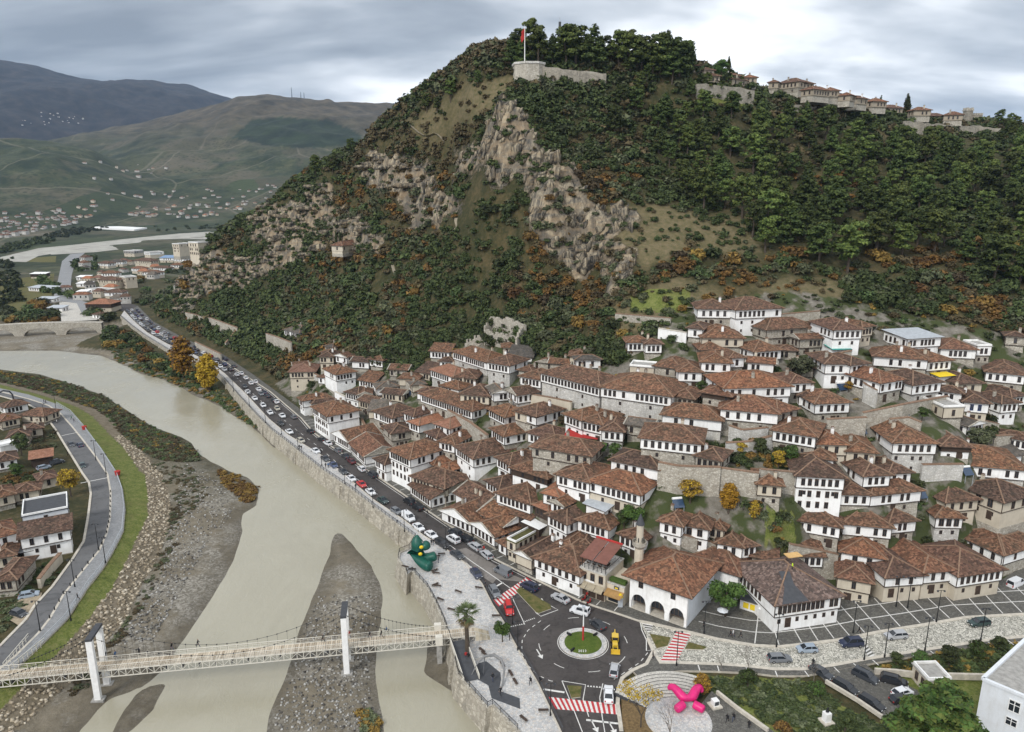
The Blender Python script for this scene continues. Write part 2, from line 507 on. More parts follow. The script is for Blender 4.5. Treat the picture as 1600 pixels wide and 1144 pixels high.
ROADLL=line([(-260,1200),(-120,1080),(0,1010),(40,969),(54,947),(82,917),(114,873),(131,846),(138,806),(142,772),(139,754),(129,740),(121,727),(100,693),(88,673),(77,658),(66,644),(40,630),(0,619),(-80,604),(-220,584),(-420,562)])
TOE_L=line([(-120,1230),(0,1165),(58,1113),(112,1063),(150,1018),(189,978),(201,959),(223,911),(249,869),(263,826),(267,792),(263,766),(251,738),(237,721),(209,693),(189,672),(173,656),(151,640),(125,630),(80,618),(26,602),(0,594),(-80,581),(-220,565),(-420,544)],-3.4)
GRASS_L=line([(-120,1220),(0,1110),(86,1027),(141,967),(177,915),(201,871),(215,840),(231,806),(231,770),(227,740),(219,735),(193,697),(171,677),(145,650),(120,634),(60,615),(0,598),(-80,584),(-220,567),(-420,546)],-1.6)
WATER_L=line([(90,1400),(105,1200),(120,1144),(135,1130),(150,1110),(170,1090),(200,1080),(230,1065),(255,1045),(280,1010),(310,970),(340,920),(365,870),(378,830),(380,803),(400,790),(405,765),(385,745),(350,733),(330,722),(315,712),(300,692),(285,683),(250,672),(210,650),(170,622),(120,602),(60,585),(0,577),(-100,565),(-300,550)],WATER_Z)
ISLAND=line([(522,832),(535,833),(560,862),(578,885),(592,915),(597,945),(596,975),(590,1010),(587,1050),(592,1090),(600,1144),(640,1300),(380,1300),(418,1144),(425,1110),(440,1070),(455,1030),(470,980),(485,940),(505,900),(515,870),(518,845)],WATER_Z)
SANDBAR=line([(235,1074),(259,1068),(240,1110),(205,1142),(170,1160),(195,1110),(215,1085)],WATER_Z)
MUDBANK=line([(668,1000),(667,1050),(690,1068),(712,1085),(740,1090),(740,1000)],WATER_Z)
SHORE_R=line([(425,700),(405,677),(386,662),(363,646),(342,634),(313,621),(290,610),(259,594),(222,585),(191,570),(160,556),(90,548),(0,548),(-200,540)],WATER_Z)
FAR_BACK=[(-268,560),(-245,640),(-160,730),(0,800)]
HILL=FOOT[::-1]+FAR_BACK+[(300,1000),(900,1000),(900,60),(400,60)]
RIGHT=[(a-0.0,b)for a,b in WALL]+[(-420,640),(-420,1400),(1000,1400),(1000,0),(80,0)]
GREENBANK=SHORE_R+[(-420,640),(-100,640),(60,300),(-20,240)]
LEFTTOP=PROM_L+[(-900,480),(-900,0),(-120,0)]
LEFTLAND=WATER_L+[(-900,480),(-900,0),(-120,0)]
LEFTTOE=TOE_L+[(-900,480),(-900,0),(-120,0)]
HP=[(1183,505,240),(1550,560,225),(740,575,278),(1000,640,207),(880,570,245),(900,440,280),(790,165,310),(830,130,333),(1110,120,352),(1180,140,372),(1260,155,400),(1330,172,420),(1400,182,440),(1530,195,460),(1600,205,470),(1700,225,480),(960,118,338),(1040,115,345),(900,122,335),(1200,350,290),(1500,350,305),(1350,350,298),(1350,260,355),(1500,260,375),(1200,250,335),(1100,200,335),(1600,350,300),(1600,450,255),(1500,495,238),(1350,470,245),(740,131,343),(700,168,356),(640,193,376),(580,218,400),(500,278,430),(440,308,455),(345,370,490),(300,412,505),(290,450,508),(430,440,430),(450,480,405),(380,500,430),(330,470,480),(550,392,392),(580,262,398),(650,300,365),(650,400,345),(600,480,340),(560,540,325),(500,600,308),(700,480,310),(760,500,292),(700,230,358),(740,250,330),(790,250,303),(850,330,285),(880,250,308),(940,300,292),(1000,380,275),(900,180,322),(1000,200,330),(1060,290,308),(960,480,252),(1080,440,258),(1050,520,232),(700,400,322),(780,400,300),(500,400,412),(430,360,452),(350,430,478),(480,340,432),(540,300,418),(640,560,300),(660,620,268),(820,620,235),(560,620,295),(1100,700,186),(1300,700,186),(1500,700,182),(1300,600,208),(900,720,196),(1050,850,163),(1200,800,166),(1400,820,163),(780,720,215),(700,700,230),(600,660,262),(850,800,180),(1550,800,160)]
def hill_points():
 P=[at_t(*p)for p in HP]
 P+=[(x,y,0.0)for x,y in resample(FOOT,14)]
 P+=[(x,y,0.0)for x,y in FAR_BACK[:2]]+[(-160,730,12),(0,800,55),(200,800,85),(400,800,95),(620,800,90),(620,560,125),(620,330,95),(620,160,30),(300,190,42),(420,330,100),(220,150,12),(330,110,3),(-190,580,45),(-120,560,75),(-60,520,100),(20,480,120),(120,500,118),(260,560,118),(420,600,118)]
 return np.array(P)
_HPT=hill_points()
def _solve():
 d=np.hypot(_HPT[:,None,0]-_HPT[None,:,0],_HPT[:,None,1]-_HPT[None,:,1])
 A=np.sqrt(d*d+25.0)
 n=len(_HPT)
 A+=-0.6*np.eye(n)
 P=np.c_[np.ones(n),_HPT[:,:2]/300]
 K=np.block([[A,P],[P.T,np.zeros((3,3))]])
 return np.linalg.solve(K,np.r_[_HPT[:,2],0,0,0])
_W=_solve()
def hill_rbf(x,y):
 sh=x.shape;x=x.ravel();y=y.ravel();out=np.zeros(len(x))
 for i in range(0,len(x),20000):
  d2=(x[i:i+20000,None]-_HPT[None,:,0])**2+(y[i:i+20000,None]-_HPT[None,:,1])**2
  out[i:i+20000]=np.sqrt(d2+25.0)@_W[:-3]+_W[-3]+_W[-2]*x[i:i+20000]/300+_W[-1]*y[i:i+20000]/300
 return out.reshape(sh)
CLIFFS=[[(790,160),(812,175),(830,215),(850,235),(870,265),(900,290),(925,330),(990,335),(1010,360),(960,385),(930,400),(920,440),(905,447),(880,420),(850,385),(828,340),(822,300),(835,285),(800,270),(770,292),(758,260),(758,225),(765,195),(775,175)],[(575,245),(600,245),(640,260),(680,275),(690,322),(640,330),(600,295),(568,285)],[(395,345),(430,325),(470,320),(495,290),(520,300),(530,340),(570,350),(560,388),(520,382),(440,387),(400,377)],[(285,405),(340,400),(400,405),(440,387),(520,392),(430,428),(380,447),(310,462),(282,472)],[(700,240),(745,235),(755,268),(720,275)],[(440,365),(500,340),(600,365),(600,395),(520,400)],[(285,440),(310,450),(300,500),(282,490)],[(640,330),(700,310),(730,330),(690,350),(640,360)],[(940,400),(1000,390),(980,470),(950,475)]]
OPEN=[[(620,195),(740,130),(800,115),(800,160),(740,185),(690,215),(640,215)],[(1080,330),(1180,340),(1190,400),(1090,400),(1050,360)],[(880,320),(1060,320),(1080,400),(980,420),(900,340)],[(950,480),(1060,440),(1130,470),(1100,510),(960,525)],[(1180,440),(1330,440),(1330,470),(1200,470)],[(1120,140),(1185,150),(1160,168),(1110,160)]]
def build_raster():
 X0,X1,Y0,Y1,ST=-560.0,640.0,50.0,820.0,1.25
 xs=np.arange(X0,X1+.1,ST);ys=np.arange(Y0,Y1+.1,ST)
 X,Y=np.meshgrid(xs,ys)
 Z=np.full(X.shape,-6.2)
 rough=fbm(X/22,Y/22,4)*0.5
 for poly,cap in((ISLAND,-3.5),(SANDBAR,-4.1),(MUDBANK,-3.2)):
  d=sdist(poly,X,Y)+rough*2.0
  Z=np.maximum(Z,np.minimum(cap+rough*.5,WATER_Z+d*0.10))
 d=sdist(LEFTLAND,X,Y)+rough*2.0
 Z=np.maximum(Z,np.minimum(-3.5+rough*.4,WATER_Z+d*0.09))
 d=sdist(GREENBANK,X,Y)+rough*2.5
 Z=np.maximum(Z,np.minimum(np.where((X<-262)&(Y<500),-3.7,-1.2)+rough*.6,WATER_Z+d*0.2))
 dt=sdist(LEFTTOE,X,Y);dp=-sdist(LEFTTOP,X,Y)
 em=np.where(dp<=0,-0.35,-3.4*dp/(dp+np.maximum(dt,0)+1e-6)-0.15+rough*.25)
 Z=np.where(dt>0,np.maximum(Z,em),Z)
 Z=np.where((Y>505)&(X<-200),np.maximum(Z,np.minimum(-0.3+0*X,-4+(Y-505)*0.12)),Z)
 Z=np.where(X<-400,np.maximum(Z,np.minimum(-0.3,-4.3+np.minimum((-400-X)*.06,6.5)*(Y>400))),Z)
 dr=sdist(RIGHT,X,Y)
 dh=sdist(HILL,X,Y)
 hill=np.maximum(hill_rbf(X,Y),0.0)
 k=smooth(0,14,dh)
 rock=np.zeros(X.shape);opn=np.zeros(X.shape)
 U,V=to_px(X,np.maximum(Y,60),hill)
 fl=dh>0
 wob=fbm(X/9,Y/9,3)*14
 wob2=fbm(X/9+50,Y/9+20,3)*14
 for c in CLIFFS:rock=np.maximum(rock,inside(c,U+wob,V+wob2)&fl)
 for c in OPEN:opn=np.maximum(opn,inside(c,U+wob,V+wob2)&fl)
 gy,gx=np.gradient(hill,ST)
 slope=np.hypot(gx,gy)
 rock=np.maximum(rock,0.25*smooth(1.6,2.3,slope+fbm(X/14,Y/14,3)*1.2)*(hill>9))
 def blur(a,n=2):
  for _ in range(n):
   p=np.pad(a,1,mode='edge')
   a=(p[:-2,1:-1]+p[2:,1:-1]+p[1:-1,:-2]+p[1:-1,2:]+p[1:-1,1:-1])/5
  return a
 rk=blur(rock.astype(float),4)
 amp=smooth(18,60,dh)*smooth(14,55,hill)
 hill2=hill+amp*(fbm(X/38,Y/38,4)*3.2)
 crag=fbm(X/19+5,Y/19,4,0.55,True)-0.7
 strata=np.abs(((hill/7.5+fbm(X/25,Y/25,3)*.8)%1.0)-.5)*2
 hill2+=rk*smooth(10,40,dh)*(crag*5.5+(strata-.5)*4.0)
 right=np.where(dh>0,hill2*k-0.35*(1-k),-0.35)
 Z=np.where(dr>0.8,right,Z)
 return X0,Y0,ST,Z,rk,blur(opn.astype(float),3),dh,slope
RX0,RY0,RST,RZ,RROCK,ROPEN,RDH,RSLOPE=build_raster()
def sample(A,x,y):
 x=(np.asarray(x,float)-RX0)/RST;y=(np.asarray(y,float)-RY0)/RST
 x=np.clip(x,0,A.shape[1]-1.001);y=np.clip(y,0,A.shape[0]-1.001)
 i=x.astype(int);j=y.astype(int);fx=x-i;fy=y-j
 return(A[j,i]*(1-fx)+A[j,i+1]*fx)*(1-fy)+(A[j+1,i]*(1-fx)+A[j+1,i+1]*fx)*fy
def ground(x,y):return sample(RZ,x,y)
def hit(u,v,up=0.0,t0=60,t1=900):
 """where the ray through a pixel comes down to `up` metres above the ground"""
 a,b,c=ray(u,v)
 t=np.arange(t0,t1,0.5)
 dz=CAM_Z+c*t-up-ground(a*t,b*t)
 k=np.nonzero(dz<0)[0]
 if len(k)==0:k=[int(np.argmin(np.where((t>250)&(t<560),dz,1e9)))]
 k=k[0]
 tt=t[k]
 if dz[k]<0 and k>0 and dz[k]!=dz[k-1]:tt=t[k-1]+0.5*dz[k-1]/(dz[k-1]-dz[k])
 zz=float(CAM_Z+c*tt)
 if dz[k]>0:zz=float(ground(a*tt,b*tt))+up
 return float(a*tt),float(b*tt),zz,float(tt)
# ---------------------------------------------------------------- materials of the ground
def ground_material():
 n=NT('hillside_ground')
 p=n.world_pos()
 c1=n.attr('cover');c2=n.attr('cover2')
 f=n.noise(p,0.09,6,0.65);g=n.noise(p,0.55,6,0.7);h=n.noise(p,2.2,4,0.7)
 scrub=n.ramp(n.math('ADD',n.math('MULTIPLY',f,.5),n.math('MULTIPLY',g,.5)),[(0.34,(0.02,0.025,0.009)),(0.47,(0.042,0.042,0.017)),(0.57,(0.08,0.065,0.03)),(0.7,(0.135,0.098,0.052))])
 opn=n.ramp(g,[(0.3,(0.075,0.072,0.03)),(0.5,(0.125,0.105,0.055)),(0.7,(0.18,0.14,0.082))])
 col=n.mix(c1[2],scrub,opn)
 strat=n.noise(n.world_pos((0.22,0.22,1.0)),0.32,7,0.7,0.6)
 rockn=n.noise(n.world_pos((1,1,.28)),0.35,8,0.72,0.4)
 rk=n.ramp(rockn,[(0.40,(0.03,0.029,0.026)),(0.47,(0.115,0.105,0.088)),(0.53,(0.235,0.2,0.148)),(0.6,(0.39,0.335,0.24))])
 rk=n.mix(n.ramp(strat,[(0.42,0.0),(0.62,1.0)]),rk,(0.40,0.30,0.20),'MULTIPLY')if False else n.mix(n.math('MULTIPLY',n.ramp(strat,[(0.44,0.0),(0.58,1.0)]),0.7),rk,(0.27,0.20,0.125))
 rk=n.mix(n.math('MULTIPLY',n.ramp(n.noise(p,0.16,4),[(0.5,0.0),(0.62,1.0)]),.6),rk,(0.09,0.085,0.075))
 rmask=n.ramp(n.math('ADD',c1[0],n.math('MULTIPLY',n.math('SUBTRACT',g,0.5),0.9)),[(0.42,0.0),(0.58,1.0)])
 col=n.mix(rmask,col,rk)
 grass=n.ramp(n.math('ADD',n.math('MULTIPLY',g,.6),n.math('MULTIPLY',h,.4)),[(0.35,(0.062,0.082,0.018)),(0.5,(0.13,0.155,0.036)),(0.64,(0.2,0.195,0.072))])
 grass=n.mix(n.ramp(f,[(0.5,0.0),(0.65,0.55)]),grass,(0.13,0.125,0.045))
 col=n.mix(n.ramp(n.math('ADD',c1[1],n.math('MULTIPLY',n.math('SUBTRACT',g,.5),.5)),[(0.42,0.0),(0.55,1.0)]),col,grass)
 gv=n.voro(p,2.2)
 sp=n.N.new('ShaderNodeSeparateColor');n.L.new(gv,sp.inputs[0])
 mud=n.ramp(n.math('ADD',n.math('MULTIPLY',g,.55),n.math('MULTIPLY',f,.45)),[(0.35,(0.09,0.076,0.055)),(0.5,(0.165,0.143,0.106)),(0.66,(0.23,0.2,0.152))])
 gravel=n.ramp(sp.outputs[0],[(0.0,(0.12,0.11,0.09)),(0.5,(0.22,0.205,0.175)),(1.0,(0.37,0.35,0.31))])
 gm=n.ramp(n.math('ADD',n.noise(p,0.07,5,.65),0.0),[(0.46,0.0),(0.58,1.0)])
 bank=n.mix(n.math('MULTIPLY',gm,0.75),mud,gravel)
 zs=n.N.new('ShaderNodeSeparateXYZ');n.L.new(p,zs.inputs[0])
 wet=n.math('MULTIPLY',n.ramp(n.math('ADD',zs.outputs[2],4.5),[(0.05,1.0),(0.55,0.0)]),.5)
 bank=n.mix(wet,bank,(0.075,0.066,0.05))
 col=n.mix(c2[0],col,bank)
 dirt=n.ramp(g,[(0.35,(0.12,0.10,0.068)),(0.6,(0.21,0.175,0.125))])
 col=n.mix(c2[1],col,dirt)
 town=n.ramp(g,[(0.3,(0.10,0.09,0.072)),(0.5,(0.17,0.155,0.13)),(0.7,(0.25,0.23,0.2))])
 town=n.mix(n.ramp(n.noise(p,0.14,4),[(0.44,0.0),(0.54,1.0)]),town,(0.05,0.062,0.022))
 col=n.mix(c2[2],col,town)
 n.bump(n.math('ADD',n.math('MULTIPLY',rockn,rmask),n.math('MULTIPLY',h,.25)),1.0,0.8)
 return n.done(col,0.95)
M['ground']=ground_material()
def rock_material():
 n=NT('cliff_rock');p=n.world_pos((1,1,.28))
 f=n.noise(p,.5,8,.72,.4);g=n.noise(n.world_pos((.3,.3,1)),.5,6,.7,.5)
 c=n.ramp(f,[(0.40,(0.03,0.029,0.026)),(0.47,(0.115,0.105,0.088)),(0.53,(0.235,0.2,0.148)),(0.6,(0.39,0.335,0.24))])
 c=n.mix(n.math('MULTIPLY',n.ramp(g,[(0.48,0.0),(0.6,1.0)]),.65),c,(0.27,0.205,0.13))
 e=n.voro(n.world_pos((.42,.42,.15)),1.0,'DISTANCE_TO_EDGE','Distance')
 c=n.mix(n.math('MULTIPLY',n.ramp(e,[(0.02,1.0),(0.09,0.0)]),.75),c,(0.03,0.028,0.024))
 n.bump(f,1.0,1.2);M['rock']=n.done(c,.95)
rock_material()
# ---------------------------------------------------------------- near ground: one fan shaped sheet
TOWN_PX=[(430,600),(520,545),(640,600),(700,535),(820,545),(850,560),(960,570),(1000,545),(1080,470),(1240,455),(1380,480),(1560,520),(1700,560),(1700,1000),(1315,940),(1000,960),(800,890),(560,720)]
def near_ground():
 az=np.radians(np.linspace(-52,52,800))
 r=np.geomspace(62,815,470)
 A,R=np.meshgrid(az,r)
 X=R*np.sin(A);Y=np.maximum(R*np.cos(A),50)
 Z=ground(X,Y)
 hillm=sample(RDH,X,Y)>0
 c1=np.zeros(X.shape+(3,));c2=np.zeros(X.shape+(3,))
 c1[...,0]=sample(RROCK,X,Y);c1[...,2]=sample(ROPEN,X,Y)
 gl=inside(GRASS_L+PROM_L[::-1],X,Y)
 c1[...,1]=gl
 leftland=inside(LEFTLAND,X,Y)&~inside(LEFTTOE,X,Y)
 bank=(leftland|inside(ISLAND,X,Y)|(Z<WATER_Z+.1))&(Y<470)
 far=smooth(200,300,np.hypot(X,Y))*leftland
 c2[...,0]=bank*(1-.75*far)
 c2[...,0]=np.maximum(c2[...,0],(Z<-3.1)&~leftland&~gl&(Y<520))
 c2[...,1]=inside(TOE_L+GRASS_L[::-1],X,Y)
 U,V=to_px(X,Y,Z)
 tw=inside(TOWN_PX,U,V)&(sample(RDH,X,Y)>-8)
 c2[...,2]=tw
 for poly in([(1195,790),(1240,800),(1245,870),(1195,850)],[(1085,145),(1190,150),(1165,172),(1110,168)],[(985,455),(1080,450),(1075,490),(985,485)]):
  m=inside(poly,U,V);c1[...,1]=np.maximum(c1[...,1],m);c2[...,2]*=~m
 park=inside(line([(1075,1052),(1255,1060),(1330,1110),(1420,1144),(1500,1250),(1250,1300),(1180,1144),(1125,1095)]),X,Y)
 c1[...,1]=np.maximum(c1[...,1],park)
 park2=inside(line([(1366,1040),(1600,1000),(1640,1040),(1600,1144),(1420,1090)]),X,Y)
 c1[...,1]=np.maximum(c1[...,1],park2)
 plain_=(~hillm)&(Y>500)
 c1[...,1]=np.where(plain_,0.35,c1[...,1])
 o=grid_mesh('ground',X,Y,Z,{'cover':c1,'cover2':c2},M['ground'])
 tag(o,kind='structure')
near_ground()
# ---------------------------------------------------------------- water
def water():
 n=NT('river_water')
 p=n.world_pos()
 f=n.noise(p,0.018,4);g=n.noise(n.world_pos((1,.45,1)),0.5,3,.6,1.0)
 st=n.noise(n.world_pos((.9,.35,1)),0.09,6,.65,1.6);f=n.math('ADD',n.math('MULTIPLY',f,.5),n.math('MULTIPLY',st,.5))
 c=n.ramp(f,[(0.3,(0.282,0.262,0.195)),(0.7,(0.345,0.325,0.25))])
 g2=n.noise(n.world_pos((1,.6,1)),1.6,3,.6,.5)
 n.bump(n.math('ADD',g,n.math('MULTIPLY',g2,.35)),0.3,0.3)
 n.b.inputs['Specular IOR Level'].default_value=0.5
 m=n.done(c,n.ramp(n.noise(p,0.03,4,.6,1.2),[(0.4,0.12),(0.65,0.3)]))
 b=MB()
 b.sheet([(-900,20),(420,20),(420,620),(-900,620)],WATER_Z,m)
 tag(b.build('river_water'),kind='structure')
water()
# ---------------------------------------------------------------- far valley and mountains
def far_land():
 az=np.radians(np.linspace(-60,60,640))
 r=np.geomspace(790,15000,420)
 A,R=np.meshgrid(az,r)
 X=R*np.sin(A);Y=R*np.cos(A)
 U=800+F*X/(Y*CP)
 def ridge(us,vs,dist,near,width,rough,seed):
  """a range whose crest stands at `dist` and shows at the given heights"""
  u=800+F*np.tan(A)/CP
  v=np.interp(u,us,vs)
  el=(572-v)/F
  top=CAM_Z+dist*np.cos(A)*(-SP+el*CP)/(CP+el*SP)
  s=(R-near)/(dist-near)
  prof=np.where(s<1,smooth(0,1.0,s)**0.9,np.maximum(1-(R-dist)/width,0))
  gul=fbm(X/rough+seed,Y/rough,5,.5,True)-.6
  t=np.maximum(top,0)*prof
  return t+gul*np.minimum(t*.32,rough*.16)*np.where(s<1,(1-s*.85),.2)
 Z=fbm(X/300,Y/300,3)*2.5*smooth(900,1800,R)
 low=fbm(X/620+3,Y/620+1,4)*70*smooth(1900,3200,R)
 Z+=np.maximum(low,-5)
 m1=ridge([-1500,-300,0,60,150,250,300,385,480,600,700,900,1200,2600],[128,104,106,112,127,135,146,169,212,260,280,280,300,320],8200,4200,5000,1500,4)
 m2=ridge([-1500,-400,0,110,200,330,380,430,480,540,610,660,760,900,1300,2600],[295,290,252,222,206,181,165,159,160,167,174,178,187,200,224,252],4300,1750,2600,620,9)
 m3=ridge([-1500,-200,0,40,90,150,200,300,2600],[255,240,225,222,226,240,262,290,300],2900,1800,1600,420,2)
 Z=np.maximum(np.maximum(np.maximum(m1,m2),m3),Z)
 Z=np.maximum(Z,fbm(X/300,Y/300,3)*2)-1.2*(R<830)
 c=np.zeros(X.shape+(3,))
 c[...,0]=(m1>=Z-1)&(R>4500)
 wood=inside([(370,215),(400,188),(450,183),(520,188),(560,205),(575,222),(500,232),(420,228)],U,572-F*((Z-CAM_Z)*CP+Y*SP)/(Y*CP-(Z-CAM_Z)*SP))&(R>2200)
 c[...,1]=wood
 c[...,2]=smooth(140,420,m2)*(m2>=Z-1)
 n=NT('far_land')
 p=n.world_pos();k=n.attr('cover')
 f=n.noise(p,0.0022,8,.65);g=n.noise(p,0.012,7,.7)
 cell=n.voro(n.world_pos((1,.55,0)),0.0085)
 sp=n.N.new('ShaderNodeSeparateColor');n.L.new(cell,sp.inputs[0])
 field=n.ramp(sp.outputs[0],[(0.0,(0.022,0.032,0.014)),(0.3,(0.045,0.06,0.026)),(0.55,(0.07,0.066,0.04)),(0.8,(0.095,0.085,0.056)),(1.0,(0.05,0.05,0.028))])
 grove=n.ramp(g,[(0.4,(0.016,0.026,0.012)),(0.55,(0.045,0.055,0.026)),(0.7,(0.1,0.095,0.055))])
 col=n.mix(n.ramp(n.noise(p,0.004,6,.7),[(0.44,0.0),(0.54,1.0)]),field,grove)
 dots=n.ramp(n.voro(n.world_pos((1,1,0)),0.075,'F1','Distance'),[(0.28,1.0),(0.45,0.0)])
 col=n.mix(n.math('MULTIPLY',dots,n.ramp(n.noise(p,.006,5,.7),[(0.42,0.1),(0.55,.8)])),col,(0.02,0.03,0.014))
 track=n.voro(n.world_pos((1,.7,0)),0.0032,'DISTANCE_TO_EDGE','Distance')
 col=n.mix(n.math('MULTIPLY',n.ramp(track,[(0.005,1.0),(0.010,0.0)]),.3),col,(0.24,0.21,0.16))
 brown=n.ramp(g,[(0.35,(0.026,0.025,0.017)),(0.5,(0.065,0.055,0.037)),(0.68,(0.12,0.1,0.068))])
 col=n.mix(k[2],col,brown)
 mount=n.ramp(g,[(0.35,(0.008,0.009,0.009)),(0.52,(0.026,0.023,0.02)),(0.7,(0.055,0.046,0.038))])
 col=n.mix(k[0],col,mount)
 col=n.mix(k[1],col,n.ramp(g,[(0.35,(0.008,0.014,0.008)),(0.65,(0.028,0.042,0.02))]))
 n.bump(g,0.6,6.0)
 o=grid_mesh('far_mountains',X,Y,Z,{'cover':c},n.done(col,0.95))
 tag(o,kind='structure')
 return X,Y,Z
FARX,FARY,FARZ=far_land()
# ---------------------------------------------------------------- roads, pavements, plaza
def asphalt(name,a,b,tint=None):
 n=NT(name);p=n.world_pos()
 f=n.noise(p,0.12,6,.6);g=n.noise(p,1.6,5,.7)
 c=n.mix(n.ramp(n.math('ADD',n.math('MULTIPLY',f,.65),n.math('MULTIPLY',g,.35)),[(0.38,0.0),(0.62,1.0)]),a,b)
 w=n.noise(n.world_pos((1,1,1)),0.33,4,.6,1.5)
 c=n.mix(n.math('MULTIPLY',n.ramp(w,[(0.56,0.0),(0.62,1.0)]),.45),c,tuple(x*.6 for x in a))
 return n.done(c,0.8)
M['asphalt']=asphalt('asphalt',(0.045,0.04,0.038),(0.08,0.071,0.067))
M['asphalt_worn']=asphalt('worn_asphalt',(0.16,0.145,0.13),(0.22,0.2,0.185))
M['asphalt_left']=asphalt('grey_asphalt',(0.10,0.10,0.102),(0.14,0.14,0.142))
def slabs(name,cols,scale,joint,bumpy=0.3,stain=0.35):
 n=NT(name);p=n.world_pos()
 cell=n.voro(p,scale);sp=n.N.new('ShaderNodeSeparateColor');n.L.new(cell,sp.inputs[0])
 e=n.voro(p,scale,'DISTANCE_TO_EDGE','Distance')
 c=n.ramp(sp.outputs[0],[(i/(len(cols)-1),k)for i,k in enumerate(cols)])
 c=n.mix(n.ramp(e,[(0.02,1.0),(0.07,0.0)]),c,joint)
 f=n.noise(p,0.11,5,.65)
 c=n.mix(n.math('MULTIPLY',n.ramp(f,[(0.5,0.0),(0.68,1.0)]),stain),c,tuple(x*.62 for x in cols[0]))
 n.bump(n.ramp(e,[(0.0,0.0),(0.1,1.0)]),bumpy,0.03)
 return n.done(c,0.75)
M['plaza']=slabs('plaza_stone',[(0.36,0.36,0.36),(0.46,0.46,0.455),(0.56,0.545,0.52),(0.49,0.44,0.39)],2.6,(0.31,0.305,0.3),.15)
M['promenade']=slabs('promenade_stone',[(0.44,0.42,0.38),(0.52,0.50,0.45),(0.58,0.55,0.5)],2.2,(0.3,0.28,0.25))
M['cobble']=slabs('white_cobbles',[(0.30,0.29,0.25),(0.52,0.50,0.43),(0.64,0.61,0.54)],2.3,(0.05,0.05,0.045),0.8)
M['dark_paving']=slabs('dark_paving',[(0.085,0.083,0.075),(0.12,0.115,0.10),(0.15,0.145,0.13)],2.4,(0.07,0.065,0.06))
M['light_paving']=slabs('light_paving',[(0.2,0.205,0.21),(0.24,0.245,0.25),(0.28,0.285,0.29)],2.6,(0.2,0.2,0.2),.1)
M['kerb']=plain('kerb_stone',(0.52,0.48,0.41),.85,.25)
M['paint_white']=plain('road_paint_white',(0.66,0.65,0.62),.7,.3,3)
M['paint_red']=plain('road_paint_red',(0.45,0.045,0.05),.7,.25,3)
M['moss']=plain('moss_roof',(0.10,0.095,0.035),.95,.5,1.5)
M['lawn']=None
def lawn():
 n=NT('lawn');p=n.world_pos()
 g=n.noise(p,0.6,5,.7);h=n.noise(p,4.0,4,.7)
 c=n.ramp(n.math('ADD',n.math('MULTIPLY',g,.6),n.math('MULTIPLY',h,.4)),[(0.35,(0.04,0.07,0.01)),(0.52,(0.07,0.105,0.016)),(0.7,(0.12,0.13,0.035))])
 n.bump(h,.8,.1)
 M['lawn']=n.done(c,.95)
 n=NT('dry_lawn');p=n.world_pos()
 g=n.noise(p,0.9,5,.7)
 M['dry_lawn']=n.done(n.ramp(g,[(0.35,(0.06,0.072,0.016)),(0.52,(0.11,0.10,0.035)),(0.7,(0.16,0.125,0.055))]),.95)
 n=NT('pale_riverbed');p=n.world_pos()
 g=n.noise(p,.05,6,.7)
 M['riverbed']=n.done(n.ramp(g,[(0.35,(0.26,0.25,0.22)),(0.6,(0.4,0.39,0.35))]),.95)
lawn()
def ground_sheet(name,polys,z,mat):
 b=MB()
 for p in polys:b.sheet(p,z,mat)
 return tag(b.build(name),kind='structure')
ASPH=ROAD_L+ROAD_R[::-1]
ground_sheet('main_road',[ASPH],0.0,M['asphalt'])
ground_sheet('worn_road_patch',[line([(703,862),(728,856),(800,898),(833,911),(775,905),(770,912),(742,893)])],0.006,M['asphalt_worn'])
ground_sheet('left_road',[KERB_L+ROADLL[::-1]],0.0,M['asphalt_left'])
def slab_object(name,poly,z0,z1,mat,side=None):
 b=MB();b.prism(poly,z0,z1,side or mat,mat)
 return tag(b.build(name),kind='structure')
PLAZA=WALL+ROAD_L[::-1]
slab_object('river_promenade_pavement',PLAZA,-0.6,0.12,M['plaza'],M['kerb'])
slab_object('left_promenade_pavement',PROM_L+KERB_L[::-1],-0.6,0.13,M['light_paving'],M['kerb'])
COB_UP=line([(999,971),(1020,975),(1054,983),(1085,990),(1121,999),(1180,1009),(1219,1011),(1255,1007),(1306,1001),(1378,987),(1441,977),(1510,965),(1600,960),(1750,952)])
COB_LO=line([(1021,1018),(1032,1036),(1060,1036),(1120,1038),(1165,1041),(1210,1046),(1255,1046),(1300,1040),(1360,1029),(1450,1015),(1540,1001),(1600,995),(1750,985)])
ground_sheet('cobbled_street',[[ROAD_R[9],ROAD_R[8],ROAD_R[7]]+COB_LO[1:]+COB_UP[::-1][:-1]],0.004,M['cobble'])
UP_EDGE=line([(990,940),(1075,960),(1110,940),(1150,930),(1212,960),(1315,930),(1390,935),(1500,925),(1560,910),(1620,870),(1760,850)])
SIDEWALK_R=[ROAD_R[i]for i in range(9,len(ROAD_R))]
slab_object('upper_street_pavement',COB_UP+UP_EDGE[::-1]+[],-0.6,0.10,M['dark_paving'],M['kerb'])
slab_object('shop_pavement',SIDEWALK_R+FOOT[:17][:],-0.6,0.11,M['dark_paving'],M['kerb'])
LO_EDGE=line([(1000,1060),(1030,1052),(1064,1048),(1120,1049),(1180,1052),(1210,1056),(1255,1056),(1300,1049),(1366,1036),(1450,1022),(1540,1008),(1600,1002),(1750,992)])
slab_object('lower_street_pavement',[ROAD_R[5],ROAD_R[6],ROAD_R[7]]+COB_LO[1:]+LO_EDGE[::-1],-0.6,0.10,M['dark_paving'],M['kerb'])
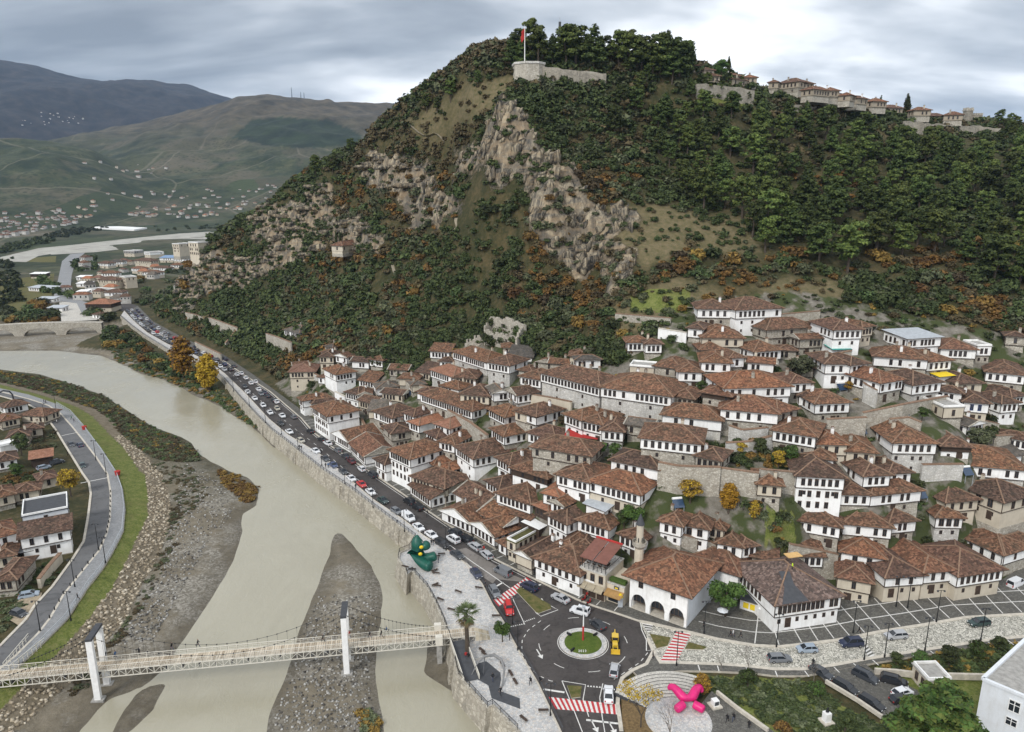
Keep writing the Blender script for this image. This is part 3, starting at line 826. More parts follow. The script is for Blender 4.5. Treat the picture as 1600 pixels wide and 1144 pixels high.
def kerb(name,pts,w=0.45,z=0.125):
 b=MB();l,r=offset(pts,w/2),offset(pts,-w/2)
 for i in range(len(pts)-1):
  b.poly([(*r[i],-.1),(*r[i+1],-.1),(*l[i+1],-.1),(*l[i],-.1),(*r[i],z),(*r[i+1],z),(*l[i+1],z),(*l[i],z)],[(4,5,6,7),(0,1,5,4),(2,3,7,6)],M['kerb'])
 return tag(b.build(name),kind='structure')
kerb('cobbled_street_kerb',COB_UP,.8,.135)
kerb('cobbled_street_kerb',COB_LO,.8,.135)
kerb('main_road_kerb',ROAD_R[9:],.5,.14)
kerb('roundabout_kerb',ROAD_R[1:9],.7,.145)
kerb('main_road_kerb',ROAD_L,.35,.15)
kerb('left_road_kerb',KERB_L,.5,.16)
kerb('left_road_kerb',ROADLL,.6,.2)
RC=np.array(at(911,1005,0.0))
def ring(r0,r1,n=48):
 return[(RC[0]+r1*math.cos(a),RC[1]+r1*math.sin(a))for a in np.linspace(0,2*math.pi,n,endpoint=False)]
def roundabout():
 p=np.array([at(872,1005,0),at(951,1005,0)]);r=float(np.hypot(*(p[1]-p[0]))/2)
 b=MB();b.strip(ring(0,r*1.0)+ring(0,r)[:1],0.14,0.01,M['paint_white'])
 tag(b.build('roundabout_edge_line'),kind='structure')
 b=MB();b.prism(ring(0,r*.95),-.2,.14,M['kerb'],M['plaza']);tag(b.build('roundabout_apron'),kind='structure')
 b=MB()
 pts=[]
 rr=r*.74
 v=[(RC[0],RC[1],.55)];f=[]
 for k in range(1,5):
  for a in np.linspace(0,2*math.pi,36,endpoint=False):
   v.append((RC[0]+rr*k/4*math.cos(a),RC[1]+rr*k/4*math.sin(a),.15+.4*(1-(k/4)**2)))
 for i in range(36):f.append((0,1+i,1+(i+1)%36))
 for k in range(3):
  for i in range(36):
   a0=1+k*36+i;a1=1+k*36+(i+1)%36
   f.append((a0,a0+36,a1+36,a1))
 b.poly(v,f,M['lawn'])
 tag(b.build('roundabout_lawn'),kind='structure')
 return r
RR=roundabout()
for nm,px,mat in(('traffic_island_lawn',[(806,924),(813,918),(860,946),(861,952),(842,959),(838,958)],'dry_lawn'),('traffic_island_lawn',[(886,1072),(909,1073),(907,1090),(893,1092)],'dry_lawn'),('traffic_island_lawn',[(1015,991),(1048,997),(1043,1010),(1026,1014)],'dry_lawn'),('traffic_island_lawn',[(1076,1004),(1105,1012),(1098,1016),(1070,1015)],'dry_lawn')):
 b=MB();b.prism(line(px),-.1,.16,M['kerb'],M[mat]);tag(b.build(nm),kind='structure')
# ---------------------------------------------------------------- houses
_wm={}
def window_mesh(frame='frame_white',arched=False,panes=2):
 k=(frame,arched,panes)
 if k in _wm:return _wm[k]
 b=MB();fm=M[frame];g=M['glass']
 d=-0.10
 b.face([(-.46,-.02,.02),(.46,-.02,.02),(.46,-.02,.98),(-.46,-.02,.98)],g)
 for x0,x1,z0,z1 in((-.5,-.42,0,1),(.42,.5,0,1),(-.42,.42,0,.07),(-.42,.42,.93,1)):
  b.box(x0,x1,d,0,z0,z1,fm)
 if panes>=2:b.box(-.035,.035,d*.7,0,.07,.93,fm)
 if panes>=4:b.box(-.42,.42,d*.6,0,.6,.65,fm)
 if arched:
  for s in(-1,1):b.poly([(s*.42,d,.66),(s*.42,d,.93),(s*.12,d,.93),(s*.42,-.01,.66),(s*.42,-.01,.93),(s*.12,-.01,.93)],[(0,1,2),(2,1,0),(0,2,5,3)],fm)
 _wm[k]=b.mesh('window');return _wm[k]
def _door():
 b=MB();b.box(-.5,.5,-.06,0,0,1,M['dark_wood']);b.box(-.56,-.5,-.1,0,0,1.05,M['frame_brown']);b.box(.5,.56,-.1,0,0,1.05,M['frame_brown'])
 b.box(-.5,.5,-.1,0,1,1.05,M['frame_brown'])
 return b.mesh('door')
DOOR=_door()
def _chimney(mat):
 b=MB();b.box(-.35,.35,-.28,.28,-1.2,1.0,M[mat]);b.box(-.42,.42,-.35,.35,1.0,1.08,M['ridge'])
 b.box(-.25,.25,-.2,.2,1.08,1.3,M[mat]);b.box(-.4,.4,-.33,.33,1.3,1.38,M['tile_brown'])
 return b.mesh('chimney')
CHIM=[_chimney('plaster'),_chimney('stone'),_chimney('cream')]
def wall_box(L0,L1,D0,D1,z0,z1,mat,name,parent):
 b=MB();b.box(L0,L1,D0,D1,z0,z1,M[mat]);return b.build(name,parent)
def roof_parts(parent,L,D,H,kind,mat,ov=.75,pitch=.40,r=None,x0=None,y0=0.0,chim=1):
 """roof over the rectangle x in [-L/2, L/2], y in [0, D]; returns its top height"""
 r=r or random
 b=MB();c=MB();tm=M['tile_'+mat]if 'tile_'+mat in M else M[mat]
 xa,xb,ya,yb=-L/2-ov,L/2+ov,y0-ov,y0+D+ov
 w,d=xb-xa,yb-ya
 e=H-pitch*ov*.2;th=.16
 if kind=='flat':
  b.box(xa+ov*.7,xb-ov*.7,ya+ov*.7,yb-ov*.7,H-.1,H+.12,M['concrete']if mat=='concrete' else tm)
  for q in((xa+ov,xb-ov,ya+ov,ya+ov+.25),(xa+ov,xb-ov,yb-ov-.25,yb-ov),(xa+ov,xa+ov+.25,ya+ov+.25,yb-ov-.25),(xb-ov-.25,xb-ov,ya+ov+.25,yb-ov-.25)):
   c.box(*q,H+.12,H+.6,M['plaster'])
  ro=b.build('roof',parent);c.build('parapet',ro);return H+.6
 if kind=='shed':
  top=H+pitch*d
  V=[(xa,ya,e),(xb,ya,e),(xb,yb,top),(xa,yb,top)]
  b.face(V,tm);b.face([(x,y,z-th)for x,y,z in V][::-1],M['eave'])
  for i in range(4):
   p,q=V[i],V[(i+1)%4];b.face([(p[0],p[1],p[2]-th),(q[0],q[1],q[2]-th),q,p],M['eave'])
  b.face([(-L/2,y0,H-.05),(-L/2,y0+D,H-.05),(-L/2,y0+D,top-pitch*ov-.1)][::-1],M['stone'])
  b.face([(L/2,y0,H-.05),(L/2,y0+D,H-.05),(L/2,y0+D,top-pitch*ov-.1)],M['stone'])
  b.face([(L/2,y0+D,H-.05),(-L/2,y0+D,H-.05),(-L/2,y0+D,top-pitch*ov-.1),(L/2,y0+D,top-pitch*ov-.1)],M['stone'])
  ro=b.build('roof',parent)
  return top
 along=w>=d
 h=pitch*(d if along else w)/2
 top=e+h
 def P(s,t,z):
  return(xa+s,ya+t,z)if along else(xb-t,ya+s,z)
 A,B=(w,d)if along else(d,w)
 inset=B/2*(0.98 if kind=='hip' else 0.0)
 jig=lambda:r.uniform(-.12,.12)
 r0=P(inset,B/2+jig(),top+jig());r1=P(A-inset,B/2+jig(),top+jig())
 c0,c1,c2,c3=P(0,0,e),P(A,0,e),P(A,B,e),P(0,B,e)
 def sl(quad,n=5):
  """a roof plane as a slightly uneven grid"""
  a,b_,c_,d_=[np.array(q)for q in quad]
  m=7;pts=[]
  for i in range(n+1):
   for j in range(m+1):
    s,t=j/m,i/n
    p=(a*(1-s)+b_*s)*(1-t)+(d_*(1-s)+c_*s)*t
    if 0<i<n and 0<j<m:p=p+np.array([0,0,r.uniform(-.06,.05)-.10*math.sin(math.pi*t)])
    pts.append(tuple(p))
  b.poly(pts,[(i*(m+1)+j,i*(m+1)+j+1,(i+1)*(m+1)+j+1,(i+1)*(m+1)+j)for i in range(n)for j in range(m)],tm)
 sl((c0,c1,r1,r0));sl((c2,c3,r0,r1))
 if kind=='hip':
  sl((c1,c2,r1,r1));sl((c3,c0,r0,r0))
 else:
  for ss,q0,q1,rr in((0,c3,c0,r0),(1,c1,c2,r1)):
   b.face([q0,q1,rr],M['plaster']if r.random()<.45 else M['stone'])
 cs=[c0,c1,c2,c3]
 for i in range(4):
  p,q=cs[i],cs[(i+1)%4]
  b.face([(p[0],p[1],p[2]-th),(q[0],q[1],q[2]-th),q,p],M['eave'])
 b.face([(p[0],p[1],p[2]-th)for p in cs][::-1],M['eave'])
 ro=b.build('roof',parent)
 up=.06
 lift=lambda p:(p[0],p[1],p[2]+up)
 c.bar(lift(r0),lift(r1),.34,.18,M['ridge'])
 if kind=='hip':
  for p,q in((c0,r0),(c3,r0),(c1,r1),(c2,r1)):c.bar(lift(p),lift(q),.30,.16,M['ridge'])
 else:
  for p,q in((c0,r0),(c3,r0),(c1,r1),(c2,r1)):c.bar(lift(p),lift(q),.34,.2,M['stone'])
 c.build('ridge_cap',ro)
 for k in range(chim):
  s=r.uniform(.3,.7);t=r.choice((.3,.68))
  z=e+(top-e)*min(1,2*min(t,1-t))+.35
  p=P(A*s,B*t,z)
  child('chimney',r.choice(CHIM),ro,p,r.uniform(-.1,.1))
 return top
def windows_row(parent,L,z,ww,wh,sp,frame,r,y=0.0,skip=.12,side=None,arched=False,panes=2,n=None,name='window',group=0):
 """a row of windows along a face: the front by default, else the side at x = side"""
 n=n if n is not None else max(1,int((L-.6)/sp))
 for i in range(n):
  if skip and n>2 and r.random()<skip:continue
  x=(i-(n-1)/2)*min(sp,(L-.3)/n)
  me=window_mesh(frame,arched,panes)
  if side is None:child(name,me,parent,(x,y,z),0,(ww,1,wh))
  else:child(name,me,parent,(side,y+x,z),math.pi/2 if side>0 else-math.pi/2,(ww,1,wh))
HOUSES=[]
def solve_front(e,H):
 """eave end pixels + eave height above the ground -> front centre, length, angle, base height"""
 u1,v1,u2,v2=e
 um,vm=(u1+u2)/2,(v1+v2)/2
 x,y,z,t=hit(um,vm,H)
 zz=z
 p=np.array(at(u1,v1,zz));q=np.array(at(u2,v2,zz))
 L=float(np.hypot(*(q-p)));ang=math.atan2(q[1]-p[1],q[0]-p[0])
 ang=max(-1.15,min(1.15,ang))
 Lx=abs(u2-u1)/F*t/max(.35,abs(math.cos(ang)+0*1))
 c=(p+q)/2
 return c,max(L if abs(L-Lx)<.6*Lx else Lx,1.5),ang,zz-H
def house(e,H,D,label,roof='brown',kind='hip',up='plaster',lo='stone',ups=3.0,sp=1.35,lw=2,frame='frame_brown',ov=.75,pitch=.40,chim=1,name='house',cat='house',skip=.1,side=True,jut=.35,arched=False,belt=True,x=None,group=None,loww='frame_brown',wh=1.75,ww=.88,base=6.0,nwin=None):
 c,L,ang,zb=solve_front(e,H)if x is None else x
 if e and e[0]>420 and e[1]>470:D*=1.22
 r=random.Random(hash(label)&0xffff if False else int(sum(ord(ch)*(i+7)for i,ch in enumerate(label))))
 root=tag(empty(name,(c[0],c[1],zb),ang),label,cat,group)
 ups=min(ups,H-.4)if H>3.2 else H
 hu=H-ups
 if hu>.3:
  wall_box(-L/2+jut*.6,L/2-jut*.6,jut,D-.05,0.2,hu,lo,'lower_wall',root)
  wall_box(-L/2+jut*.6-.06,L/2-jut*.6+.06,jut-.06,D-.02,-base,0.2,'stone','plinth',root)
  wall_box(-L/2,L/2,0,D,hu,H,up,'upper_wall',root)
  if belt:
   b=MB();w=.05
   b.box(-L/2-w,L/2+w,-w,.12,hu-.09,hu+.09,M['dark_wood'])
   b.box(-L/2-w,-L/2+.1,.12,D,hu-.09,hu+.09,M['dark_wood']);b.box(L/2-.1,L/2+w,.12,D,hu-.09,hu+.09,M['dark_wood'])
   for sx in(-1,1):b.box(sx*L/2-.07+sx*.012,sx*L/2+.07+sx*.012,-.06,.08,hu+.09,H-.1,M['dark_wood'])
   b.build('timber_trim',root)
 else:
  wall_box(-L/2,L/2,0,D,0.15,H,up,'wall',root)
  wall_box(-L/2-.06,L/2+.06,-.06,D+.05,-base,.15,'stone','plinth',root)
  hu=0
 roof_parts(root,L,D,H,kind,roof,ov,pitch,r,chim=chim)
 wz=hu+(ups-wh)*.5-.05 if hu else max(.7,H-wh-.6)
 windows_row(root,L,wz,ww,wh,sp,frame,r,skip=skip,arched=arched,n=nwin)
 if side:
  for sx in(-1,1):
   windows_row(root,D,wz,ww,wh,sp*1.35,frame,r,y=D/2,side=sx*(L/2),skip=.35,arched=arched)
 if hu>2.0 and lw:
  n=max(1,int(L/3.2))if lw is True else lw
  windows_row(root,L,hu-1.75,.7,1.0,L/(n+.3),loww,r,y=jut,skip=.1,n=n)
  if H>=10:
   for zz in(hu-2.3,hu-5.0):
    if zz>.8:windows_row(root,L,zz,.9,1.6,2.0,loww,r,y=jut,skip=.05,arched=arched,n=int(L/2.1))
  elif hu>4.6:windows_row(root,L,hu-4.3,.6,.85,L/(n+.3),loww,r,y=jut,skip=.3,n=n)
  if L>6 and hu<5:child('door',DOOR,root,(r.uniform(-.3,.3)*L,jut,max(0,hu-2.9)if hu>3.2 else.0),0,(1.2,1,min(2.1,hu-.3)))
 HOUSES.append((c[0],c[1],L,D,ang,zb,H))
 return root
def W(e,H,D,label,**k):
 return house(e,H,D,label,**k)
# ---------------------------------------------------------------- the old town, house by house
G_=dict
W((708,549,761,566),7.5,9,"long white row house with grey stone base, nearest below the ruined stone house",lo='grey_stone',chim=2)
W((761,565,796,571),9,9,"white jutting wing with a dense window row on tall grey base, below the ruin",lo='grey_stone',skip=0)
W((673,577,709,589),7,8,"white house under a wide fresh orange roof beside the wooded slope",roof='orange',lo='grey_stone',sp=1.4)
W((709,589,743,591),5,8,"brown roofed house joined to the right of the orange roofed one",up='cream',lo='stone',skip=.4)
W((689,602,717,608),5,6,"small white house with brown roof just below the orange roofed house",chim=2)
W((657,615,738,642),7,8,"very long white house with an unbroken window band over stone, left edge of upper town",lo='stone',sp=1.25,skip=.05,chim=0)
W((719,615,764,619),7,9,"cream walled house with hipped brown roof behind the very long windowed house",up='cream',lo='stone',sp=1.6)
W((764,638,790,651),6,7,"low white house on a stone base right of the long window band house",lo='stone',ov=.9)
W((793,609,808,617),6.5,8,"small gabled white house standing in the lane below the ruin",kind='gable',lo='grey_stone')
W((813,587,845,593),7,8,"left wing of the great long house, white with close set windows",lo='grey_stone',skip=0,chim=0)
W((845,582,937,605),9,10,"great long white house with many dark windows and red arched door, below the cliff",lo='grey_stone',skip=.08,sp=1.35,chim=3)
W((939,604,1049,619),8.5,13,"great white house with broad hipped roof and three window bays, right of the longest one",lo='grey_stone',skip=.15,chim=2,sp=1.35)
W((1049,618,1084,623),5.5,8,"open shed wing with sagging brown roof at the end of the broad hipped house",up='stone',lo='stone',skip=.7,chim=0)
W((807,639,838,650),9,9,"tall white house on high grey base below the great long house's garden wall",lo='grey_stone')
W((838,651,862,643),6,7,"narrow lean roof house with timber balcony in the lane",up='cream',chim=0)
W((882,646,909,656),8.5,9,"white corner house with upper and lower window rows above the red canopy",lo='plaster',lw=True)
W((909,656,941,663),7,9,"white house with large windows directly above the red canopy",lo='plaster')
W((825,675,868,686),6,7,"low white house with long brown roof and even windows over rubble wall",lo='stone',roof='red')
W((940,671,974,674),6,9,"white house with big dark windows right of the red canopy",lo='grey_stone',sp=1.5,skip=0)
W((768,669,788,681),7,14,"house with deep brown roof falling towards a small white window bay",lo='stone')
W((598,669,612,677),6.5,11,"square stone house with a single white window bay above the lane",up='stone',lo='stone')
W((612,677,643,672),6.4,7,"stone side range with plain wall and brown hip roof above the lane",up='stone',lo='stone',skip=.6,chim=0)
W((584,642,613,653),7,10,"white corner house with wide pyramid roof at the left rim of the town",lo='stone')
W((631,644,647,650),6,8,"narrow white house tucked behind two orange brown roofs",roof='red',lo='plaster')
W((639,658,655,664),6.5,12,"white house with worn orange roof over an open shadowed ground floor",roof='orange',lo='stone')
W((679,661,703,669),5.5,9,"white house with orange roof and small square windows below the window band house",roof='orange',lo='plaster')
W((666,675,683,684),4.5,6,"tiny house with orange roof beside a courtyard",roof='red',lo='plaster',chim=0)
W((488,635,512,650),10,10,"tall white three storey house with brown hip roof at the road's left end",lo='plaster',lw=True)
W((464,619,476,628),7,9,"brown roofed white house at the far left end by the road",lo='plaster')
W((484,626,490,632),6,8,"narrow house wedged between two white roadside houses",lo='stone',chim=0)
W((525,585,556,580),8.5,10,"white house with two window rows and dark red roof apart on the wooded slope",lo='plaster',lw=3)
W((512,577,525,584),8.5,6,"side wing of the detached white slope house",lo='stone',chim=0)
W((499,557,521,557),7,8,"beige house with a low pyramid roof among trees",up='cream',lo='cream',lw=2)
W((452,581,492,580),9,10,"beige villa with bright orange hip roof alone above the road",roof='orange',up='cream',lo='cream',lw=2)
W((540,612,560,617),6.5,7,"white house with brown roof, left of the walled stairway",lo='plaster')
W((560,617,580,616),5,6,"stone annex with pitched roof beside the walled stairway",up='stone',lo='stone',kind='gable',chim=0)
W((444,515,468,520),5,9,"low white house with slate grey roof high on the wooded slope",roof='grey',lo='plaster')
W((521,677,546,691),4.5,10,"roadside shop row with a broad brown tile roof at the far end",up='plaster',lo='plaster',kind='gable',chim=0)
W((547,692,570,713),4.5,10,"low roadside shop with gable roof and white awning",kind='gable',up='plaster',lo='plaster',chim=0,roof='red')
W((608,702,641,717),11,12,"tall white building by the road with three window rows under an open attic gallery",lo='plaster',lw=True,frame='dark_wood',skip=0,sp=1.2,chim=0)
W((586,716,602,725),6.5,8,"small brown roofed house against the tall white roadside building",lo='plaster',chim=0)
W((643,743,695,762),6.5,9,"cream house with wide brown roof behind the roadside shops",up='cream',lo='cream',skip=.25)
W((641,757,673,779),4.2,7,"low shop with skirt of brown tiles facing the road, below the cream house",kind='shed',up='plaster',chim=0,pitch=.3)
W((668,718,679,726),5,7,"small red roofed house right of the tall white roadside building",roof='red',up='plaster',chim=0)
W((684,729,701,736),5,6,"tiny house with uneven red roof beside a stair lane",roof='red',up='plaster',chim=0)
W((686,689,710,694),6.5,10,"white house with brown roof and flat terrace at its right",lo='stone')
W((712,697,740,716),8,13,"large white house with wide brown pyramid roof above the stair lane",lo='plaster',sp=1.4)
W((776,714,797,725),6.5,9,"white house with steep brown roof next to the timber gallery",lo='plaster')
W((799,730,855,747),5.5,6,"long timber gallery house with open dark veranda over a white rail",up='dark_wood',lo='plaster',ups=2.0,skip=.6,frame='dark_wood',chim=2)
W((831,697,923,712),8.5,8,"long rubble stone house with white window bay and thin roof, above the timber gallery",up='stone',lo='stone',sp=2.2,skip=.25)
W((870,740,921,753),6,10,"white house with even window row and large brown roof, right of the timber gallery",lo='plaster',chim=0)
W((919,750,1001,772),7,9,"long white house with balcony and red brown roof, right of the even window row",roof='red',lo='cream',sp=1.4)
W((760,750,781,762),6.5,9,"white house with small windows under brown hip roof, left of the wide hip roof",lo='stone')
W((776,769,829,787),7,13,"white house with dark timber bay and wide brown hip roof, centre of lower town",lo='grey_stone',sp=1.35,chim=0)
W((849,769,873,775),5,7,"small house with orange roof squeezed between big brown roofs",roof='orange',up='plaster')
W((861,782,881,790),5.5,13,"house with long brown roof running back from a gable",kind='gable',lo='stone',chim=2)
W((836,788,857,797),3.6,5,"tiny kiosk house with orange tiles in the middle of the lower town",roof='orange',up='dark_wood',chim=0)
W((856,803,886,818),8,13,"left wing of the great white mansion with brown shuttered windows",lo='plaster',frame='frame_brown',skip=0,lw=3,chim=0)
W((903,811,951,826),7.5,12,"right wing of the great white mansion with brown shutters and a broad brown roof",lo='plaster',skip=0,chim=1)
W((968,833,1002,846),5.5,10,"white house with a thin window strip directly behind the minaret",lo='plaster')
W((875,849,893,855),8.5,9,"white pavilion storey rising above the brown roof behind the long shopfront",lo='plaster',sp=1.5,skip=0,chim=0)
W((893,856,930,861),7.5,10,"brown roofed range between the pavilion and the terraced cafe",lo='plaster',chim=0)
W((835,870,906,898),6.2,13,"long white two storey shopfront facing the roundabout under a big brown roof",lo='plaster',ups=2.6,sp=1.9,lw=True,skip=0,chim=1)
W((738,817,773,838),4.5,8,"low white shop with dark doors under brown tiles, second row along the road",kind='gable',up='plaster',sp=1.6,wh=2.1,skip=.05,chim=0)
W((690,797,736,818),4.3,11,"longest low shop row by the road with brown roof and white chimneys",kind='gable',up='plaster',sp=1.8,wh=2.0,skip=.1,chim=3)
W((750,800,787,822),5.5,8,"brown roofed house right behind the low shops",kind='gable',up='stone',skip=.7,chim=0)
W((712,770,752,791),5.5,8,"brown roofed house behind the longest shop row",kind='gable',up='plaster',skip=.5,chim=2)
W((792,843,806,849),6,12,"two storey stone shell with moss covered flat roof by the road",kind='flat',roof='moss',up='cream',lo='cream',chim=0,ups=2.6)
W((779,845,791,852),4,7,"tiny dark roofed shop left of the moss roofed shell",up='plaster',chim=0)
W((806,862,831,873),5,14,"gabled house with a pale awning on the road, right of the moss roofed shell",kind='gable',up='cream',chim=1,skip=.5)
W((800,801,828,811),3.8,6,"low brown canopy house below the dark timber bay",kind='shed',up='dark_wood',chim=0,pitch=.2)
W((916,786,945,797),4.2,6,"shed with a pale blue metal roof behind the great white mansion",kind='shed',roof='metal_sheet',up='plaster',chim=0,pitch=.18,skip=.6)
W((820,815,842,825),4.0,6,"courtyard shelter with white flat roof left of the great mansion",kind='shed',roof='white_paint',up='dark_wood',chim=0,pitch=.05,skip=.5)
W((1035,647,1128,657),6,8,"wide plain white house with two groups of windows, right of the grey rock",lo='grey_stone',sp=2.0,skip=.35,ww=1.0,chim=0)
W((1001,683,1096,693),9.5,9,"long white house with balcony on a tall rubble base, above the terrace garden",lo='stone',sp=1.7,skip=.15)
W((1087,711,1126,719),7,6,"low tile roofed annex on the high rubble wall of the long balcony house",up='stone',lo='stone',skip=.3)
W((955,718,1029,733),5.5,7,"low white house with a red door under a long brown roof",up='plaster',sp=2.1,skip=.15)
W((1031,813,1065,821),5.5,9,"white house with brown roof at the left end of the row above the mosque",lo='plaster',sp=1.8)
W((1065,818,1107,826),6.5,9,"white house with three arched windows, middle of the row above the mosque",lo='plaster',sp=2.4,skip=0,arched=True,ww=1.2)
W((1107,821,1131,827),5,8,"short recessed house under a brown roof, right of the arched windows",up='cream')
W((1121,847,1160,854),8,11,"white house with three square windows over a rubble base, right of the mosque roof",lo='stone',sp=1.8,skip=0)
W((1160,854,1182,851),6,7,"white wing joined to the house right of the mosque roof, red chairs on its terrace",up='plaster',skip=.5,chim=0)
W((1175,868,1213,874),3.5,3,"narrow tile capped wall house with small terrace by the repaired roof",kind='shed',up='cream',chim=0,skip=.8,pitch=.25)
W((1184,755,1222,758),5.5,7,"small cream house with dark doorways alone in the terrace garden",up='cream',sp=2.2,skip=0)
W((1245,742,1320,746),12,11,"ornate white three storey house with arched windows and a pointed gable",lo='plaster',arched=True,lw=True,sp=1.5,ups=3.2,chim=0)
W((1243,811,1313,823),6.5,10,"white house with ivy covered front below the ornate three storey house",lo='stone',sp=1.7,skip=.2)
W((1208,671,1275,682),7,9,"white house with two window bays on stone, above the terrace garden",lo='stone',sp=1.5)
W((1276,693,1324,694),6,8,"cream house with a small arched niche between windows under long brown roof",up='cream',lo='cream',sp=2.5,roof='red')
W((1323,704,1369,707),5,9,"cream house with wooden shutters, stepping down a slope",up='cream',lo='stone',sp=2.4,skip=.1)
W((1261,713,1303,718),5,8,"low brown roofed house just above the ornate white house",up='plaster',skip=.4)
W((1396,691,1464,692),8.5,14,"white house with dark outlined window row and small arched lower windows",lo='grey_stone',lw=5,sp=1.75,arched=False,frame='frame_brown',skip=.05)
W((1472,696,1518,698),3.6,9,"open timber pavilion with tiled pyramid roof on a white wall",up='dark_wood',lo='plaster',ups=1.5,skip=1.0,chim=0)
W((1477,723,1605,734),6,12,"very wide brown roofed white house with a glazed bay, at the right edge",up='plaster',lo='grey_stone',sp=2.0,skip=.3)
W((1350,743,1391,741),5.5,10,"white house with draped window beside the ornate gable house",up='plaster',sp=1.6)
W((1389,739,1424,737),5.5,8,"plain white cube house with two small windows and brown roof",up='plaster',sp=2.8,skip=0,nwin=2)
W((1314,771,1361,772),5,10,"white house with shuttered windows and steep roof, right of the ornate house",up='plaster',sp=2.0)
W((1361,773,1440,765),5.2,9,"long low white house under a wavy brown roof with striped window bay",up='plaster',sp=1.7,skip=.3)
W((1478,784,1529,779),7,20,"tall beige house with three small windows under a deep brown roof",up='cream',lo='cream',sp=2.6,skip=0)
W((1500,755,1562,785),7.5,10,"cream house with tall brown shutters along a descending lane",up='cream',lo='cream',sp=3.0,ww=1.3,wh=2.2,skip=0,lw=3)
W((1562,790,1603,808),8,11,"white house with blue framed windows at the lower right edge",lo='cream',frame='frame_blue',sp=2.0,skip=0,ww=1.2,wh=1.8)
W((1318,817,1394,824),6,11,"white house with tall panelled front and broad pyramid roof, behind the solar roof",up='plaster',sp=1.9)
W((1390,816,1432,812),5.5,10,"whitewashed house with roof terrace full of clutter",up='plaster',skip=.6)
W((1463,807,1505,808),9,12,"white house with four big windows on a high base, roof rising to the left",lo='grey_stone',sp=1.75,skip=0,ww=1.2,wh=1.9,arched=False)
W((1524,843,1567,866),6,12,"plain white house with tiny windows and wide brown roof, right end of the street",up='plaster',sp=4.5,skip=.2,chim=0)
W((1567,866,1606,853),6.3,10,"white street front of the right end house with small windows",lo='stone',sp=2.0,skip=.1,chim=0)
W((1315,861,1382,872),8.5,12,"white house with four square windows under a red brown pyramid roof by the street",up='plaster',lo='plaster',roof='red',sp=3.0,skip=0,ww=1.1,lw=0)
W((1309,900,1362,910),6,7,"curved stone restaurant front with a red and orange banner",up='cream',lo='cream',sp=3.2,skip=.2,chim=0,roof='red')
W((1384,901,1444,897),7,14,"white upper floor over stone shops with a large chimney, middle of the street front",up='plaster',lo='cream',ups=2.6,roof='red',sp=3.2,lw=3,chim=1)
W((1444,893,1490,889),7.5,15,"white street house with plain small windows over stone arches, right of the chimney",up='plaster',lo='cream',sp=2.4,roof='red',lw=2,chim=0)
W((1497,899,1568,888),7,11,"white street house with close dark windows over cream base, right end of the long roof",up='plaster',lo='cream',sp=1.6,roof='red',lw=3,chim=0)
W((1090,482,1143,483),6.5,9,"stone and white house left of the big house at the top of town",up='plaster',lo='stone',sp=2.2,skip=.1)
W((1150,484,1222,481),9,11,"big bright white house at the very top of town with an arched red door",lo='plaster',sp=1.6,lw=4,skip=.1,chim=0)
W((1075,512,1098,514),5,7,"small white house with one dark window below the top row",up='plaster',sp=2.5,chim=0)
W((1098,514,1121,517),4,6,"low house with glazed veranda below the top row",up='plaster',chim=0,skip=0)
W((1097,527,1162,528),5,9,"long low house with a pink awning and wide brown roof",up='cream',sp=2.6,skip=.3)
W((1198,515,1276,510),5.5,9,"long rubble house with a red flag on its wall, below the top white house",up='stone',sp=3.0,skip=.3,chim=0)
W((1178,549,1221,546),5.5,8,"white house with six dark windows on a grey plinth beside steps",lo='grey_stone',sp=1.5,skip=0)
W((1095,546,1131,546),4,6,"collapsed looking low roof house above the white jutting bays",up='stone',skip=.6,chim=0)
W((1096,565,1142,567),7.5,9,"white house with jutting twin bays over stone, middle of the upper town",lo='stone',sp=1.6)
W((1141,559,1163,558),6,8,"narrow house with white balcony right of the twin bays",up='plaster',sp=2.0,chim=0)
W((1060,580,1097,581),5.5,9,"white cottage with three windows left of the twin bay house",lo='grey_stone',sp=2.2,skip=0,chim=0)
W((984,572,1022,575),4,5,"roofless beige ruin wall with square openings on the upper left",kind='flat',roof='concrete',up='cream',sp=2.4,chim=0)
W((1023,571,1064,576),4,9,"old house under a ragged brown roof next to the roofless ruin",up='stone',skip=.6,chim=0)
W((1132,606,1236,603),8.5,11,"long two storey house half white half stone under a wide red brown roof",roof='red',up='plaster',lo='plaster',lw=True,sp=2.0,skip=.05)
W((1236,598,1268,597),6,8,"white end house with arched window right of the long two storey house",up='plaster',lo='stone',sp=1.9,skip=0,roof='red')
W((1097,612,1142,619),8,9,"stone hotel wing with dark timber eaves and small paired windows",roof='red',up='dark_wood',ups=1.4,lo='stone',lw=True,skip=.5,chim=0)
W((1126,638,1216,646),7.5,10,"long white and stone house with balcony bay above the bright green tree",roof='red',up='plaster',lo='stone',sp=2.6)
W((1215,645,1246,638),6.5,8,"stone end wing right of the balcony bay house",roof='red',up='stone',sp=3.0,chim=0)
W((1249,617,1269,619),4,5,"tiny white hut with brown cap roof at the end of the hotel",up='plaster',chim=0,skip=.7)
W((1303,515,1347,514),8.5,11,"white house with a close window row over a green awning, top right",roof='red',lo='plaster',sp=1.6,skip=0,lw=2)
W((1347,511,1364,509),6.5,8,"cream wing with window bay right of the green awning house",up='cream',lo='cream',chim=0)
W((1290,568,1327,568),7.5,10,"white two storey house with tall windows below the green awning house",lo='plaster',sp=2.2,lw=3)
W((1329,570,1356,567),7,9,"white bay house between the tall windows and a red brown roof",lo='plaster',sp=1.6,chim=0)
W((1376,598,1411,592),6.5,11,"white corner house under a wide red brown roof on a high stone terrace",roof='red',lo='stone',sp=1.4)
